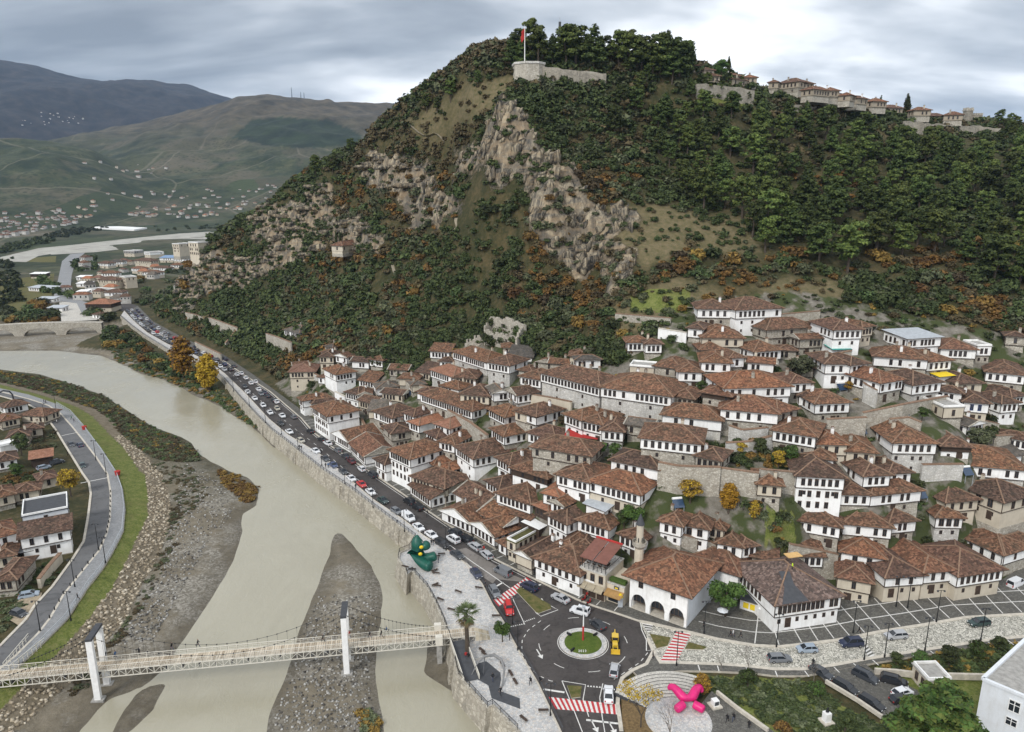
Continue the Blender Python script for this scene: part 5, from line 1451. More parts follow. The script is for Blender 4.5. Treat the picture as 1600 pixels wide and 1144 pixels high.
def corner_block():
 z=11.0
 K=np.array(at(1536,1060,z));A=np.array(at(1600,1001,z));B_=np.array(at(1600,1087,z))
 d1=(A-K)/np.hypot(*(A-K));d2=(B_-K)/np.hypot(*(B_-K))
 P=[tuple(K),tuple(K+d2*24),tuple(K+d2*24+d1*22),tuple(K+d1*22)]
 root=tag(empty('white_block',(K[0],K[1],0),math.atan2(d2[1],d2[0])),"plain white flat roofed block cut off by the lower right corner",'building')
 inv=Matrix.Rotation(-math.atan2(d2[1],d2[0]),3,'Z')
 Q=[tuple((inv@Vector((p[0]-K[0],p[1]-K[1],0)))[:2])for p in P]
 b=MB();b.prism(Q,-4,z-.3,M['pale_wall'],M['concrete']);b.build('wall',root)
 c=(sum(q[0]for q in Q)/4,sum(q[1]for q in Q)/4)
 b=MB()
 for p,q in zip(Q,Q[1:]+Q[:1]):b.bar((*p,z-.1),(*q,z-.1),.55,.5,M['pale_wall'])
 b.build('parapet',root)
 b=MB();b.prism([(c[0]+(q[0]-c[0])*.95,c[1]+(q[1]-c[1])*.95)for q in Q],z-.35,z-.22,M['concrete']);b.build('roof',root)
 def win(u,v,w,h):
  for s in np.arange(0,22,.1):
   p=K+d2*s
   uu=to_px(p[0],p[1],0)[0]
  a,bb,c2=ray(u,v)
  nrm=np.array([-d2[1],d2[0]]);t=(K@nrm)/(a*nrm[0]+bb*nrm[1])
  pp=np.array([a*t,bb*t]);s=(pp-K)@d2;zz=CAM_Z+c2*t
  child('window',window_mesh('frame_white',False,4),root,(s,-.02,zz-h/2),0,(w,1,h))
 win(1585,1104,1.7,2.2);win(1580,1128,1.7,1.5)
 for s in(9,14,19):child('window',window_mesh('frame_white',False,4),root,(s,-.02,6.4),0,(1.7,1,2.2))
corner_block()
W((1451,1064,1487,1063),3.0,4,"small beige kiosk with flat grey roof behind the big conifer",kind='flat',roof='concrete',up='cream',chim=0,skip=1.0,name='kiosk',cat='kiosk',x=None)
W((1157,933,1206,948),3.2,7,"low garden restaurant with yellow panels beside the repaired house",kind='shed',roof='dark_grey',up='plaster',chim=0,skip=.5,sp=2,pitch=.12,name='restaurant',cat='restaurant')
def yellow_panels():
 r=[o for o in bpy.data.objects if o.name.startswith('restaurant')and o.parent is None][0]
 for k in range(5):
  b=MB();x=-2.6+k*1.45;b.box(x,x+1.15,-.14,-.03,1.0,2.3,M['yellow']);b.build('yellow_panel',r)
yellow_panels()
def river_wall():
 root=tag(empty('river_wall',(*WALL[2],0)),"long stone embankment wall holding the promenade above the river",'river wall')
 o=WALL[2];q=[(x-o[0],y-o[1])for x,y in resample(WALL,4.0)]
 out=offset(q,0.05)
 b=MB();n=len(q);low=offset(q,1.1)
 r=random.Random(5)
 v=[(x,y,.1)for x,y in out]+[(x+r.uniform(-.1,.1),y+r.uniform(-.1,.1),-2.8)for x,y in offset(q,.6)]+[(x,y,-6.5)for x,y in low]
 f=[(n*k+i,n*(k+1)+i,n*(k+1)+i+1,n*k+i+1)for k in range(2)for i in range(n-1)]
 b.poly(v,f,M['river_wall']);b.build('masonry',root)
 c=MB();inn=offset(q,-.5)
 for i in range(n-1):c.poly([(*out[i],.1),(*out[i+1],.1),(*inn[i+1],.1),(*inn[i],.1),(*out[i],.42),(*out[i+1],.42),(*inn[i+1],.42),(*inn[i],.42)],[(4,7,6,5),(0,4,5,1),(2,6,7,3)],M['stone'])
 c.build('coping',root)
 for k in range(6,n-20,9):
  p=MB();x,y=q[k];d=(q[k+1][0]-q[k][0],q[k+1][1]-q[k][1]);l=math.hypot(*d);d=(d[0]/l,d[1]/l);nl=(-d[1],d[0])
  V=[]
  for zz,w,out_ in((-9,.9,1.9),(-.4,.7,.75)):
   for s,oo in((-1,0),(1,0),(1,out_),(-1,out_)):V.append((x+d[0]*s*w+nl[0]*oo,y+d[1]*s*w+nl[1]*oo,zz))
  p.poly(V,[(0,1,5,4),(1,2,6,5),(2,3,7,6),(3,0,4,7),(4,5,6,7)],M['river_wall']);p.build('buttress',root)
river_wall()
stone_wall([(60,905),(76,884),(94,864)],2.4,"cream panel garden wall beside the left bank road",'cream')
stone_wall([(0,902),(24,896),(44,892)],2.4,"long pale yard wall above the parked left bank cars",'cream')
ground_sheet('sand_yard',[line([(14,968),(22,945),(44,925),(66,926),(62,938),(44,968),(30,978)])],.02,plain('pale_sand',(.34,.28,.2),.95,.3,2))
# ---------------------------------------------------------------- road markings
def marking(name,polys,mat='paint_white',z=0.010):
 b=MB()
 for p in polys:b.sheet(p,z,M[mat])
 return tag(b.build(name),kind='structure')
def dashes(pts,on,off,w):
 q=resample(pts,.5);out=[];i=0;n1=max(1,int(on/.5));n2=max(1,int(off/.5))
 while i+n1<len(q):
  seg=q[i:i+n1+1];l,r=offset(seg,w/2),offset(seg,-w/2);out.append(r+l[::-1]);i+=n1+n2
 return out
def stripe_poly(pts,w):
 l,r=offset(pts,w/2),offset(pts,-w/2);return[[r[i],r[i+1],l[i+1],l[i]]for i in range(len(pts)-1)]
CENTRE=line([(696,851),(655,818),(620,795),(580,765),(540,735),(500,700),(462,671),(430,645),(400,620),(372,592),(345,572),(310,553),(270,537),(240,520),(215,505)])
marking('centre_line',dashes(CENTRE,2.5,4,.16))
marking('road_edge_line',stripe_poly(offset(ROAD_R[14:],.9),.16))
marking('road_edge_line',stripe_poly(line([(703,852),(735,876),(770,900),(800,921),(806,924),(822,935),(838,958)]),.2))
marking('island_edge_line',stripe_poly(line([(838,958),(845,963),(872,953),(861,947)]),.18))
marking('island_edge_line',stripe_poly(line([(878,1064),(915,1070),(911,1093),(920,1120)]),.16))
marking('island_edge_line',stripe_poly(line([(878,1064),(893,1100),(910,1144),(918,1165)]),.16))
marking('lane_line',stripe_poly(line([(800,933),(820,976)]),.16))
marking('lane_line',stripe_poly(line([(942,1068),(937,1090),(941,1120),(946,1150)]),.16))
marking('stop_line',stripe_poly(line([(849,1077),(882,1082)]),.45));marking('stop_line',stripe_poly(line([(916,1125),(968,1131)]),.45))
marking('stop_line',stripe_poly(line([(776,916),(786,910)]),.45));marking('stop_line',stripe_poly(line([(838,917),(845,913)]),.45))
marking('street_edge_line',stripe_poly(line([(1000,970),(1003,985),(1010,1000),(1010,1017),(1023,1015)]),.2))
marking('roundabout_lane_dash',dashes([(RC[0]+RR*1.75*math.cos(a),RC[1]+RR*1.75*math.sin(a))for a in np.linspace(0,6.2,60)],2.5,5,.14))
marking('roundabout_entry_dash',dashes(line([(845,970),(825,985),(816,1000),(815,1020),(825,1040),(840,1055),(860,1064),(875,1066)]),1,1,.16))
marking('roundabout_entry_dash',dashes(line([(1012,1020),(1000,1035),(985,1045),(965,1058),(950,1067)]),1.2,1.4,.16))
def teeth(a,b_,n):
 a,b_=np.array(at(*a)),np.array(at(*b_));d=(b_-a)/n;nn=np.array([-d[1],d[0]])*.9
 return[[tuple(a+d*i),tuple(a+d*(i+.8)),tuple(a+d*(i+.4)+nn)]for i in range(n)]
marking('give_way_teeth',teeth((798,980),(821,975),7));marking('give_way_teeth',teeth((820,972),(837,966),6));marking('give_way_teeth',teeth((917,1073),(940,1075),5))
def crossing(name,A,B,C_,D_,n,cols):
 """stripes between edge A-B and edge D-C"""
 P=[np.array(at(*p))for p in(A,B,C_,D_)]
 for k,c in enumerate(cols):
  out=[]
  for i in range(n):
   if i%len(cols)!=k:continue
   s0,s1=i/n,(i+1)/n
   out.append([tuple(P[0]+(P[1]-P[0])*s0),tuple(P[0]+(P[1]-P[0])*s1),tuple(P[3]+(P[2]-P[3])*s1),tuple(P[3]+(P[2]-P[3])*s0)])
  marking(name,out,c,.012)
crossing('red_white_crossing',(770,938),(823,902),(833,909),(779,948),25,['paint_red','paint_white'])
crossing('red_white_crossing',(857,1089),(969,1101),(970,1117),(868,1108),27,['paint_red','paint_white'])
crossing('red_white_crossing',(1058,985),(1030,1037),(1056,1037),(1080,990),22,['paint_white','paint_red'])
crossing('white_crossing',(1000,969),(1012,988),(1016,987),(1022,974),9,['paint_white','asphalt'])
crossing('white_crossing',(1347,1008),(1358,1028),(1367,1024),(1351,1004),9,['paint_white','dark_paving'])
def arrow(px,s=1.0):
 x,y=at(*px);d=np.array(tangent(x,y));nn=np.array([-d[1],d[0]])
 T=lambda a,b_:(x+(d*a+nn*b_)[0]*s,y+(d*a+nn*b_)[1]*s)
 marking('road_arrow',[[T(-1.6,-.12),T(.4,-.12),T(.4,.12),T(-1.6,.12)],[T(.4,-.6),T(1.6,0),T(.4,.6)]])
_mid=[((a[0]+b[0])/2,(a[1]+b[1])/2)for a,b in zip(resample(ROAD_L,6),resample(ROAD_L,6)[1:])]
_rl=resample(ROAD_L[2:],6)
def tangent(x,y,pts=None):
 """direction of the road toward the camera near a place"""
 q=pts or _rl
 i=min(range(len(q)),key=lambda k:(q[k][0]-x)**2+(q[k][1]-y)**2)
 a,b_=q[min(i+1,len(q)-1)],q[max(i-1,0)]
 l=math.hypot(b_[0]-a[0],b_[1]-a[1])or 1
 return((b_[0]-a[0])/l,(b_[1]-a[1])/l)
for p in((850,941),(733,884),(929,1135),(957,1138),(843,1022)):arrow(p)
marking('left_road_line',stripe_poly(line([(96,681),(124,675)]),.4)+stripe_poly(line([(126,755),(165,747),(182,744)]),.4))
def paving_bands():
 up=resample(COB_UP[4:],4.5);b=[]
 for i in range(2,len(up)-1):
  d=np.array(up[i+1])-np.array(up[i-1]);d/=np.hypot(*d);nn=np.array([-d[1],d[0]]);nn=nn if nn[1]>0 else-nn
  p=np.array(up[i])+nn*.6;q=p+nn*10.5+d*2.2
  b+=stripe_poly([tuple(p),tuple(q)],.22)
 m=MB()
 for p in b:m.sheet(p,.106,M['paint_white'])
 tag(m.build('paving_cross_band'),kind='structure')
 for k in(4.6,8.8):
  pts=offset(COB_UP[3:],k)if offset(COB_UP[3:],k)[2][1]>COB_UP[5][1]else offset(COB_UP[3:],-k)
  m=MB()
  for p in stripe_poly(pts,.24):m.sheet(p,.110,M['paint_white'])
  tag(m.build('paving_long_band'),kind='structure')
 for src,z,nm in((COB_LO[2:],.106,'paving_cross_band'),(ROAD_R[9:22],.116,'paving_cross_band')):
  q=resample(src,4.2);m=MB()
  for i in range(1,len(q)-1):
   d=np.array(q[i+1])-np.array(q[i-1]);d/=np.hypot(*d);nn=np.array([-d[1],d[0]])
   if src is not ROAD_R[9:22]and z==.106:nn=nn if nn[1]<0 else-nn
   else:nn=nn if nn[0]>0 else-nn
   p=np.array(q[i])+nn*.55
   for pp in stripe_poly([tuple(p),tuple(p+nn*(1.7 if z==.106 else 3.0))],.2):m.sheet(pp,z,M['paint_white'])
  tag(m.build(nm),kind='structure')
paving_bands()
# ---------------------------------------------------------------- suspension footbridge
def footbridge():
 Z=1.3
 A=np.array(at(-60,1061.5,Z));B_=np.array(at(742,987,Z))
 L=float(np.hypot(*(B_-A)));ang=math.atan2(*(B_-A)[::-1])
 root=tag(empty('footbridge',(A[0],A[1],0),ang),"white suspension footbridge with timber deck, two portal towers and truss sides over the muddy river",'bridge')
 W2=1.45
 wood=leaf('deck_planks',(0.36,0.30,0.21),(0.62,0.55,0.43),.1)
 b=MB();x=0.0;k=0
 while x<L:
  b.box(x,x+.36,-W2+.08,W2-.08,Z-.06-.012*(k%3),Z-.012*(k%3),wood);x+=.45;k+=1
 o=b.build('deck_plank',root);o['kind']='stuff'
 wm=plain('bridge_cream_paint',(0.62,0.59,0.52),.5,.12);tw_m=M['white_paint']
 for s in(-1,1):
  y=s*W2
  b=MB()
  b.box(0,L,y-.07,y+.07,Z-1.5,Z-1.34,wm);b.box(0,L,y-.08,y+.08,Z-.1,Z+.08,wm)
  n=int(L/1.25)
  for i in range(n+1):
   xx=L*i/n
   b.box(xx-.06,xx+.06,y-.05,y+.05,Z-1.34,Z-.1,wm)
   if i<n:b.bar((xx,y,Z-1.34 if i%2 else Z-.1),(xx+L/n,y,Z-.1 if i%2 else Z-1.34),.07,.07,wm)
  b.build('truss',root)
  b=MB();b.box(0,L,y-.05,y+.05,Z+1.02,Z+1.12,wm);b.box(0,L,y-.02,y+.02,Z+.3,Z+.34,wm);b.box(0,L,y-.02,y+.02,Z+.66,Z+.7,wm)
  n=int(L/1.5)
  for i in range(n+1):
   xx=L*i/n;w=.035
   b.box(xx-w,xx+w,y-.03,y+.03,Z+.08,Z+1.02,wm)
  b.build('railing',root)
 b=MB()
 for i in range(int(L/3)):b.box(i*3.0,i*3.0+.15,-W2,W2,Z-.98,Z-.2,M['dark_grey'])
 b.build('cross_beam',root)
 R=Matrix.Rotation(-ang,3,'Z')
 loc=lambda x,y:R@Vector((x-A[0],y-A[1],0))
 tops=[]
 for near_top,near_bot,far_top,far_bot in(((146,993),(158,1086),(161,974),(172,1060)),((532,963),(541,1046),(538,942),(546,1032))):
  tw=child('tower',None,root);cols=[]
  for tp,bt in((near_top,near_bot),(far_top,far_bot)):
   x,y,z,t=hit(bt[0],bt[1],0)
   h=z_at(x,y,tp[1]);p=loc(x,y);cols.append((p,z,h))
  mx=(cols[0][0].x+cols[1][0].x)/2;H=sum(c[2]for c in cols)/2
  for s,nm in((-1,'leg'),(1,'leg')):
   yy=s*(W2+.75)
   m=MB();m.box(mx-.55,mx+.55,yy-.42,yy+.42,-6,H,tw_m);m.build(nm,tw)
   m=MB();m.box(mx-1.1,mx+1.1,yy-.8,yy+.8,-7,min(c[1]for c in cols)+.25,M['concrete']);m.build('footing',tw)
  m=MB();m.box(mx-.58,mx+.58,-W2-1.2,W2+1.2,H,H+.5,M['dark_grey']);m.build('top_beam',tw)
  tops.append((mx,H+.3))
 ends=(loc(*at(8,1052,Z)).x,loc(*at(686,992,Z)).x)
 for s in(-1,1):
  y=s*(W2+.25)
  def cable(x0,z0,x1,z1,sag):
   n=24;return[(x0+(x1-x0)*i/n,y,z0+(z1-z0)*i/n-sag*4*(i/n)*(1-i/n))for i in range(n+1)]
  spans=[cable(tops[0][0],tops[0][1],tops[1][0],tops[1][1],(tops[0][1]+tops[1][1])/2-Z-1.3),cable(ends[0],Z+.6,tops[0][0],tops[0][1],.8),cable(tops[1][0],tops[1][1],ends[1],Z+.8,1.2)]
  b=MB()
  for sp_ in spans:b.tube(sp_,.04,M['black_metal'],4)
  b.build('cable',root)
  b=MB()
  for sp_ in spans:
   for p in sp_[1:-1]:
    if p[2]>Z+1.0:b.bar(p,(p[0],y,Z-.1),.03,.03,M['black_metal']);b.box(p[0]-.09,p[0]+.09,y-.09,y+.09,p[2]-.09,p[2]+.09,M['black_metal'])
  b.build('hanger',root)
 for u,v in((684,984),(686,1003)):
  x,y=at(u,v,Z);p=loc(x,y);b=MB();b.box(p.x-.7,p.x+.7,p.y-.5,p.y+.5,Z-.6,Z+1.35,wm);b.build('anchor_block',root)
 p=loc(*at(686,1003,0));
 for dx in(0,5.5):
  b=MB();b.box(p.x+dx-.5,p.x+dx+.5,-W2-.3,-W2+.6,-8.5,Z-.2,M['concrete']);b.build('pier',root)
  b=MB();b.box(p.x+dx-.5,p.x+dx+.5,W2-.6,W2+.3,-8.5,Z-.2,M['concrete']);b.build('pier',root)
 b=MB()
 for i in range(7):b.box(L+i*.42,L+(i+1)*.42,-W2,W2,.0,Z-.02-i*.17,wood)
 b.build('stair',root)
 for s in(-1,1):
  b=MB();b.bar((L-.2,s*W2,Z+1.05),(L+3.0,s*W2,1.1),.08,.1,wm)
  for i in range(5):b.bar((L+i*.75,s*W2,.1),(L+i*.75,s*W2,Z+1.05-i*.33),.07,.07,wm)
  b.build('stair_rail',root)
 r0,r1=loc(*at(715,1001,Z)),loc(*at(737,1064,.15))
 b=MB();d=(r1-r0).normalized();nn=Vector((-d.y,d.x,0))
 v=[r0+nn*1.5,r0-nn*1.5,r1-nn*1.5,r1+nn*1.5]
 V=[(q.x,q.y,zz)for q,zz in zip(v,(Z,Z,.2,.2))]
 b.face(V if(Vector(V[1])-Vector(V[0])).cross(Vector(V[2])-Vector(V[0])).z>0 else V[::-1],M['dark_grey']);b.build('ramp',root)
 for s in(-1,1):
  b=MB();a,c=r0+nn*1.5*s,r1+nn*1.5*s
  b.bar((a.x,a.y,Z+.45),(c.x,c.y,.65),.14,1.1,wm);b.build('ramp_parapet',root)
 for s,px0,px1 in((-1,(6,1043),(45,996)),(1,(15,1048),(70,1003))):
  a,c=loc(*at(*px0,Z)),loc(*at(*px1,.2));b=MB()
  n=8
  for i in range(n):
   q0=a+(c-a)*i/n;q1=a+(c-a)*(i+1)/n
   z0=Z+1-(Z-.1)*i/n;z1=Z+1-(Z-.1)*(i+1)/n
   b.bar((q0.x,q0.y,z0),(q1.x,q1.y,z1),.1,.12,wm);b.bar((q0.x,q0.y,z0-1.6),(q0.x,q0.y,z0),.1,.1,wm);b.bar((q0.x,q0.y,z0-.5),(q1.x,q1.y,z1-.5),.05,.05,wm)
  b.build('ramp_rail',root)
 return root,A,ang,L,Z
BRIDGE=footbridge()
# ---------------------------------------------------------------- railings, lamps, benches
def railing(pts,z,label,mat,gap=2.2,h=1.05,name='railing'):
 o=pts[0];q=[(x-o[0],y-o[1])for x,y in resample(pts,gap)]
 root=tag(empty(name,(*o,z)),label,'railing')
 b=MB()
 for x,y in q:b.box(x-.05,x+.05,y-.05,y+.05,0,h,M[mat])
 b.build('post',root)['kind']='stuff'
 b=MB()
 for a,c in zip(q,q[1:]):
  for zz,w in((h,.09),(h*.66,.04),(h*.33,.04)):b.bar((*a,zz),(*c,zz),w,w,M[mat])
 b.build('rail',root)
 return root
railing(offset(WALL[2:13],-.25),.42,"black railing along the edge of the white plaza",'black_metal')
railing(offset(WALL[13:],-.25),.42,"black railing along the promenade above the river",'black_metal')
railing(offset(PROM_L[1:16],.3),.13,"pale railing along the left bank promenade",'metal_sheet')
railing(offset(ROAD_L[2:11],-.4),.14,"dark railing between the white plaza and the road",'dark_grey',3.0,.7)
def copies(px,build,label,cat,group,z=0.12,labels=None,rz=None,solve=None):
 proto=None
 for i,p in enumerate(px):
  x,y=at(p[0],p[1],z)if solve is None else solve(p)[:2]
  zz=z if solve is None else solve(p)[2]
  if proto is None:proto=build();o=proto
  else:o=copy_tree(proto)
  o.location=(x,y,zz);o.rotation_euler=(0,0,rz(i,x,y)if rz else 0)
  tag(o,labels[i]if labels else label,cat,group)
def make_lamp(h=6.5):
 r=empty('street_lamp')
 b=MB();b.tube([(0,0,0),(0,0,h)],[.11,.06],M['black_metal'],6);b.build('pole',r)
 b=MB();b.tube([(0,0,0),(0,0,.6)],.17,M['black_metal'],6);b.build('base',r)
 b=MB();b.bar((-.7,0,h),(.7,0,h),.07,.07,M['black_metal']);b.build('arm',r)
 for s in(-1,1):
  b=MB();b.box(s*.7-.16,s*.7+.16,-.13,.13,h-.32,h-.02,M['dark_grey']);b.build('lantern',r)
 return r
LAMP_PX=[(809,1016),(860,1118),(632,831),(583,794),(539,758),(503,728),(466,703),(440,679),(415,661),(390,636),(365,612),(801,975),(697,860)]
LAMP_LB=["street lamp on the plaza kerb just below the small round tree","street lamp on the plaza kerb by the lower striped crossing","promenade street lamp nearest the green sculpture","promenade street lamp second up the road from the green sculpture","promenade street lamp third up the road from the green sculpture","promenade street lamp fourth up the road from the green sculpture","promenade street lamp fifth up the road from the green sculpture","promenade street lamp sixth up the road from the green sculpture","promenade street lamp seventh up the road from the green sculpture","promenade street lamp second down from the yellow poplar","promenade street lamp nearest to the yellow poplar","street lamp on the plaza kerb above the small round tree","street lamp on the kerb beside the dark saloon near the green sculpture"]
copies(LAMP_PX,make_lamp,None,'street lamp','street lamps along the river road',labels=LAMP_LB)
LAMP_R=[(1213,1011),(1333,989),(1350,1031),(1382,1027),(1445,1017),(1463,972),(1532,1002),(1057,1040),(1100,990),(1400,948),(1418,950)]
copies(LAMP_R,lambda:make_lamp(7.5),None,'street lamp','street lamps on the cobbled street',labels=["street lamp at the bend of the cobbled street left of the parked light blue car","street lamp on the banded pavement behind the black off-roader","street lamp at the white crossing over cobbles","thin street lamp between the white crossing and the silver car","street lamp on the lower kerb below the silver car","street lamp on the banded pavement above the silver car","street lamp on the lower kerb below the dark green car","street lamp at the foot of the red crossing over cobbles","street lamp on the pavement by the mosque's right corner","left one of a lamp pair before the long street front","right one of a lamp pair before the long street front"],z=.12)
LAMP_Lf=[(154,858),(117,917),(63,986),(150,719),(166,741),(88,643),(70,657),(111,970),(165,880)]
copies(LAMP_Lf,lambda:make_lamp(7.0),None,'street lamp','street lamps on the left bank',labels=["left bank lamp on the kerb level with the brown lean roofed house","left bank lamp on the kerb below the walled garden","left bank lamp on the kerb nearest the footbridge","left bank lamp beside the two meeting dark cars","left bank lamp by the lower red bin","left bank lamp at the head of the curve","left bank lamp on the inner side of the curve","slim left bank lamp on the promenade near the walker","slim left bank lamp on the promenade below the bend"],z=.13)
def make_bench():
 r=empty('bench')
 b=MB();b.box(-.9,.9,-.25,.25,.38,.46,M['dark_wood']);b.build('seat',r)
 for s in(-1,1):
  b=MB();b.box(s*.7-.1,s*.7+.1,-.22,.22,0,.38,M['concrete']);b.build('leg',r)
 return r
BENCH=[((682,871),0.2),((690,867),.1),((633,887),-.4),((644,891),0),((679,893),.7),((681,897),-.2),((680,915),.7),((683,917),-.2),((688,938),-.6),((716,926),-.6),((748,920),-.3),((775,964),0),((753,1018),-.9),((757,1024),-.9),((785,1040),-1.2),((798,1054),-1.2),((805,1067),-1.2),((849,1112),0),((818,1125),-.9),((705,954),-.4)]
copies([b_[0]for b_ in BENCH],make_bench,None,'bench','dark benches on the white plaza',rz=lambda i,x,y:BENCH[i][1],labels=[f"dark backless bench {w}" for w in["left of a pair right of the green sculpture","right of a pair right of the green sculpture","at the railing left of the green sculpture's foot","below the green sculpture's foot","upper arm of the first arrow pair below the green sculpture","lower arm of the first arrow pair below the green sculpture","upper arm of the second arrow pair on the plaza","lower arm of the second arrow pair on the plaza","alone in the plaza middle left","just above the palm crown","alone by the road kerb above the palm","by the kerb above the small round tree","upper of two right of the palm foot","lower of two right of the palm foot","first of three beside the dark paved patch","second of three beside the dark paved patch","third of three beside the dark paved patch","by the kerb near the lower crossing","below the dark paved patch","left of the palm crown by the railing"]])
def make_bollard():
 b=MB();b.tube([(0,0,0),(0,0,.7),(0,0,.85)],[.13,.13,.05],M['black_metal'],6);r=empty('bollard');b.build('post',r);return r
bl=resample(KERB_L[4:11],3.6)
for i,p in enumerate(bl):
 if i==0:pb=make_bollard();o=pb
 else:o=copy_tree(pb)
 o.location=(p[0],p[1],.14);tag(o,"short black bollard in the row along the left bank kerb",'bollard','bollards along the left bank kerb')
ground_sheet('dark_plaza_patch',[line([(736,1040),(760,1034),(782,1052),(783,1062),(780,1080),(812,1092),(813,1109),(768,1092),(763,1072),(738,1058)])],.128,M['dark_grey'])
def bent_sculpture():
 x,y=at(757,1050,.13);r=tag(empty('metal_sculpture',(x,y,.13)),"bent grey metal wing sculpture with a curved tail on the plaza",'sculpture')
 b=MB();pts=[(-2.5,-1.2,0),(-1.4,.2,1.6),(0,1.2,2.6),(1.8,1.4,2.7),(3.2,.6,2.2),(3.8,-1.0,1.3),(3.6,-3.2,.5),(3.2,-5.2,.05)]
 b.tube(pts,[.06,.1,.22,.32,.28,.2,.16,.08],plain('grey_steel',(.2,.2,.2),.6),8);b.build('body',r)
 b=MB();b.bar((0,1.2,2.5),(-.2,-.8,0),.16,.16,M['dark_grey']);b.bar((1,1.4,2.6),(-1.9,2.4,.9),.1,.3,M['concrete']);b.build('strut',r)
bent_sculpture()
def lean_pole():
 r=tag(empty('roundabout_pole',(RC[0],RC[1]+.3,.5)),"white pole with a red lower half standing on the roundabout lawn",'pole')
 h=z_at(RC[0],RC[1],950)-.5
 b=MB();b.tube([(0,0,0),(0,0,h*.42)],.2,M['red_cloth'],8);b.build('lower_shaft',r)
 b=MB();b.tube([(0,0,h*.42),(0,0,h)],[.13,.09],M['white_paint'],8);b.build('upper_shaft',r)
 b=MB();b.box(-.3,.3,-.3,.3,h-.1,h+.25,M['metal_sheet']);b.build('lamp_head',r)
 for i,(dx,ch)in enumerate(zip((-.9,-.3,.3,.9),"2023")):
  cu=bpy.data.curves.new('digit','FONT');cu.body=ch;cu.size=.62;cu.extrude=.05;cu.align_x='CENTER';cu.materials.append(M['white_paint'])
  x,y=at(910,1018,.45);x+=dx*.72
  tmp=bpy.data.objects.new('tmp',cu);COL.objects.link(tmp);me=bpy.data.meshes.new_from_object(tmp.evaluated_get(bpy.context.evaluated_depsgraph_get()));bpy.data.objects.remove(tmp)
  o=bpy.data.objects.new('numeral',me);COL.objects.link(o);o.location=(x,y,.32);o.rotation_euler=(math.radians(60),0,0)
  tag(o,f"white upright numeral {['first','second','third','last'][i]} of four on the roundabout lawn",'numeral','white numerals on the roundabout')
 for k,a in enumerate((2.4,.7,4.0)):
  o=MB();o.box(-.55,.55,-.12,.12,0,.5,M['black_metal']);e=o.build('ground_light',None,(RC[0]+RR*.7*math.cos(a),RC[1]+RR*.7*math.sin(a),.22),a)
  tag(e,["small dark floodlight at the upper left rim of the roundabout","small dark floodlight at the upper right rim of the roundabout","small dark floodlight at the lower left rim of the roundabout"][k],'floodlight','floodlights on the roundabout')
lean_pole()
# ---------------------------------------------------------------- the two soft sculptures
def lobes(name,mat,items,parent):
 """one smooth body grown along joined chains"""
 b=bmesh.new();me=bpy.data.meshes.new(name)
 layer=b.verts.layers.skin.verify()
 vs=[]
 for(p,r,par)in items:
  v=b.verts.new(p);v[layer].radius=r if isinstance(r,tuple)else(r,r);vs.append(v)
  if par is not None:b.edges.new((vs[par],v))
 vs[0][layer].use_root=True
 b.to_mesh(me);b.free()
 o=bpy.data.objects.new(name,me);COL.objects.link(o)
 o.modifiers.new('skin','SKIN');s=o.modifiers.new('sub','SUBSURF');s.levels=2;s.render_levels=2
 dg=bpy.context.evaluated_depsgraph_get();m2=bpy.data.meshes.new_from_object(o.evaluated_get(dg))
 bpy.data.objects.remove(o)
 m2.materials.clear();m2.materials.append(mat)
 m2.polygons.foreach_set('use_smooth',np.ones(len(m2.polygons),bool))
 return child(name,m2,parent)if parent is not None else m2
def green_figure():
 m=plain('green_vinyl',(0.008,0.085,0.06),.45,.3,1.0,.4)
 x,y=at(656,884,.12);r=tag(empty('green_sculpture',(x,y,.12),.15),"giant dark green seated figure with two thick legs and yellow patches",'sculpture');r.scale=(1.0,1.0,.95)
 lobes('body',m,[((-.8,.6,1.3),1.9,None),((-.7,.7,3.0),1.75,0),((-.5,.8,4.3),1.2,1),((-.3,.7,6.0),1.9,2),((-.6,.8,7.4),.9,3),((-.3,.8,8.3),.3,4),((.8,-1.3,1.2),1.45,0),((2.1,-2.6,1.15),1.4,6),((2.6,-3.1,1.2),1.35,7),((1.3,.5,1.5),1.3,0),((3.4,.55,2.0),1.3,9),((4.2,.6,2.2),1.25,10)],r)
 lobes('snout',m,[((.6,.5,6.0),1.5,None),((1.7,.4,5.2),1.45,0),((1.9,.3,4.2),1.1,1)],r)
 for p,s in(((.5,-.95,5.7),.5),((.2,-.75,3.7),.5)):
  b=MB();n=8
  b.poly([(p[0],p[1]-.25,p[2])]+[(p[0]+s*math.cos(k*6.283/n),p[1],p[2]+s*math.sin(k*6.283/n))for k in range(n)],[(0,1+(k+1)%n,1+k)for k in range(n)],M['yellow']);b.build('yellow_patch',r)
 b=MB();b.tube([(.6,.2,6.6),(1.5,.4,5.2)],[.2,.28],M['concrete'],6);b.build('strap',r)
green_figure()
def pink_figure():
 m=plain('pink_vinyl',(0.62,0.015,0.16),.4,.25,.8,.4)
 x,y=at(1074,1103,.1);r=tag(empty('pink_sculpture',(x,y,.1)),"giant bright pink balloon like sculpture with four thick curled limbs",'sculpture')
 lobes('body',m,[((0,-.4,1.1),(1.0,.85),None),((-1.1,.6,1.7),.85,0),((-1.9,1.7,2.3),.8,1),((-2.6,2.4,2.3),.7,2),((-3.1,2.2,1.6),.4,3),((1.1,.6,1.7),.9,0),((1.9,1.7,2.3),.9,5),((2.7,2.3,2.2),.75,6),((3.1,1.6,1.4),.45,7)],r)
 lobes('foot',m,[((-1.6,-1.2,.85),.8,None),((-.8,-.7,1.0),.7,0),((-2.5,-1.9,.75),.72,0)],r)
 lobes('foot',m,[((1.6,-1.2,.85),.8,None),((.8,-.7,1.0),.7,0),((2.5,-2.0,.75),.72,0)],r)
pink_figure()
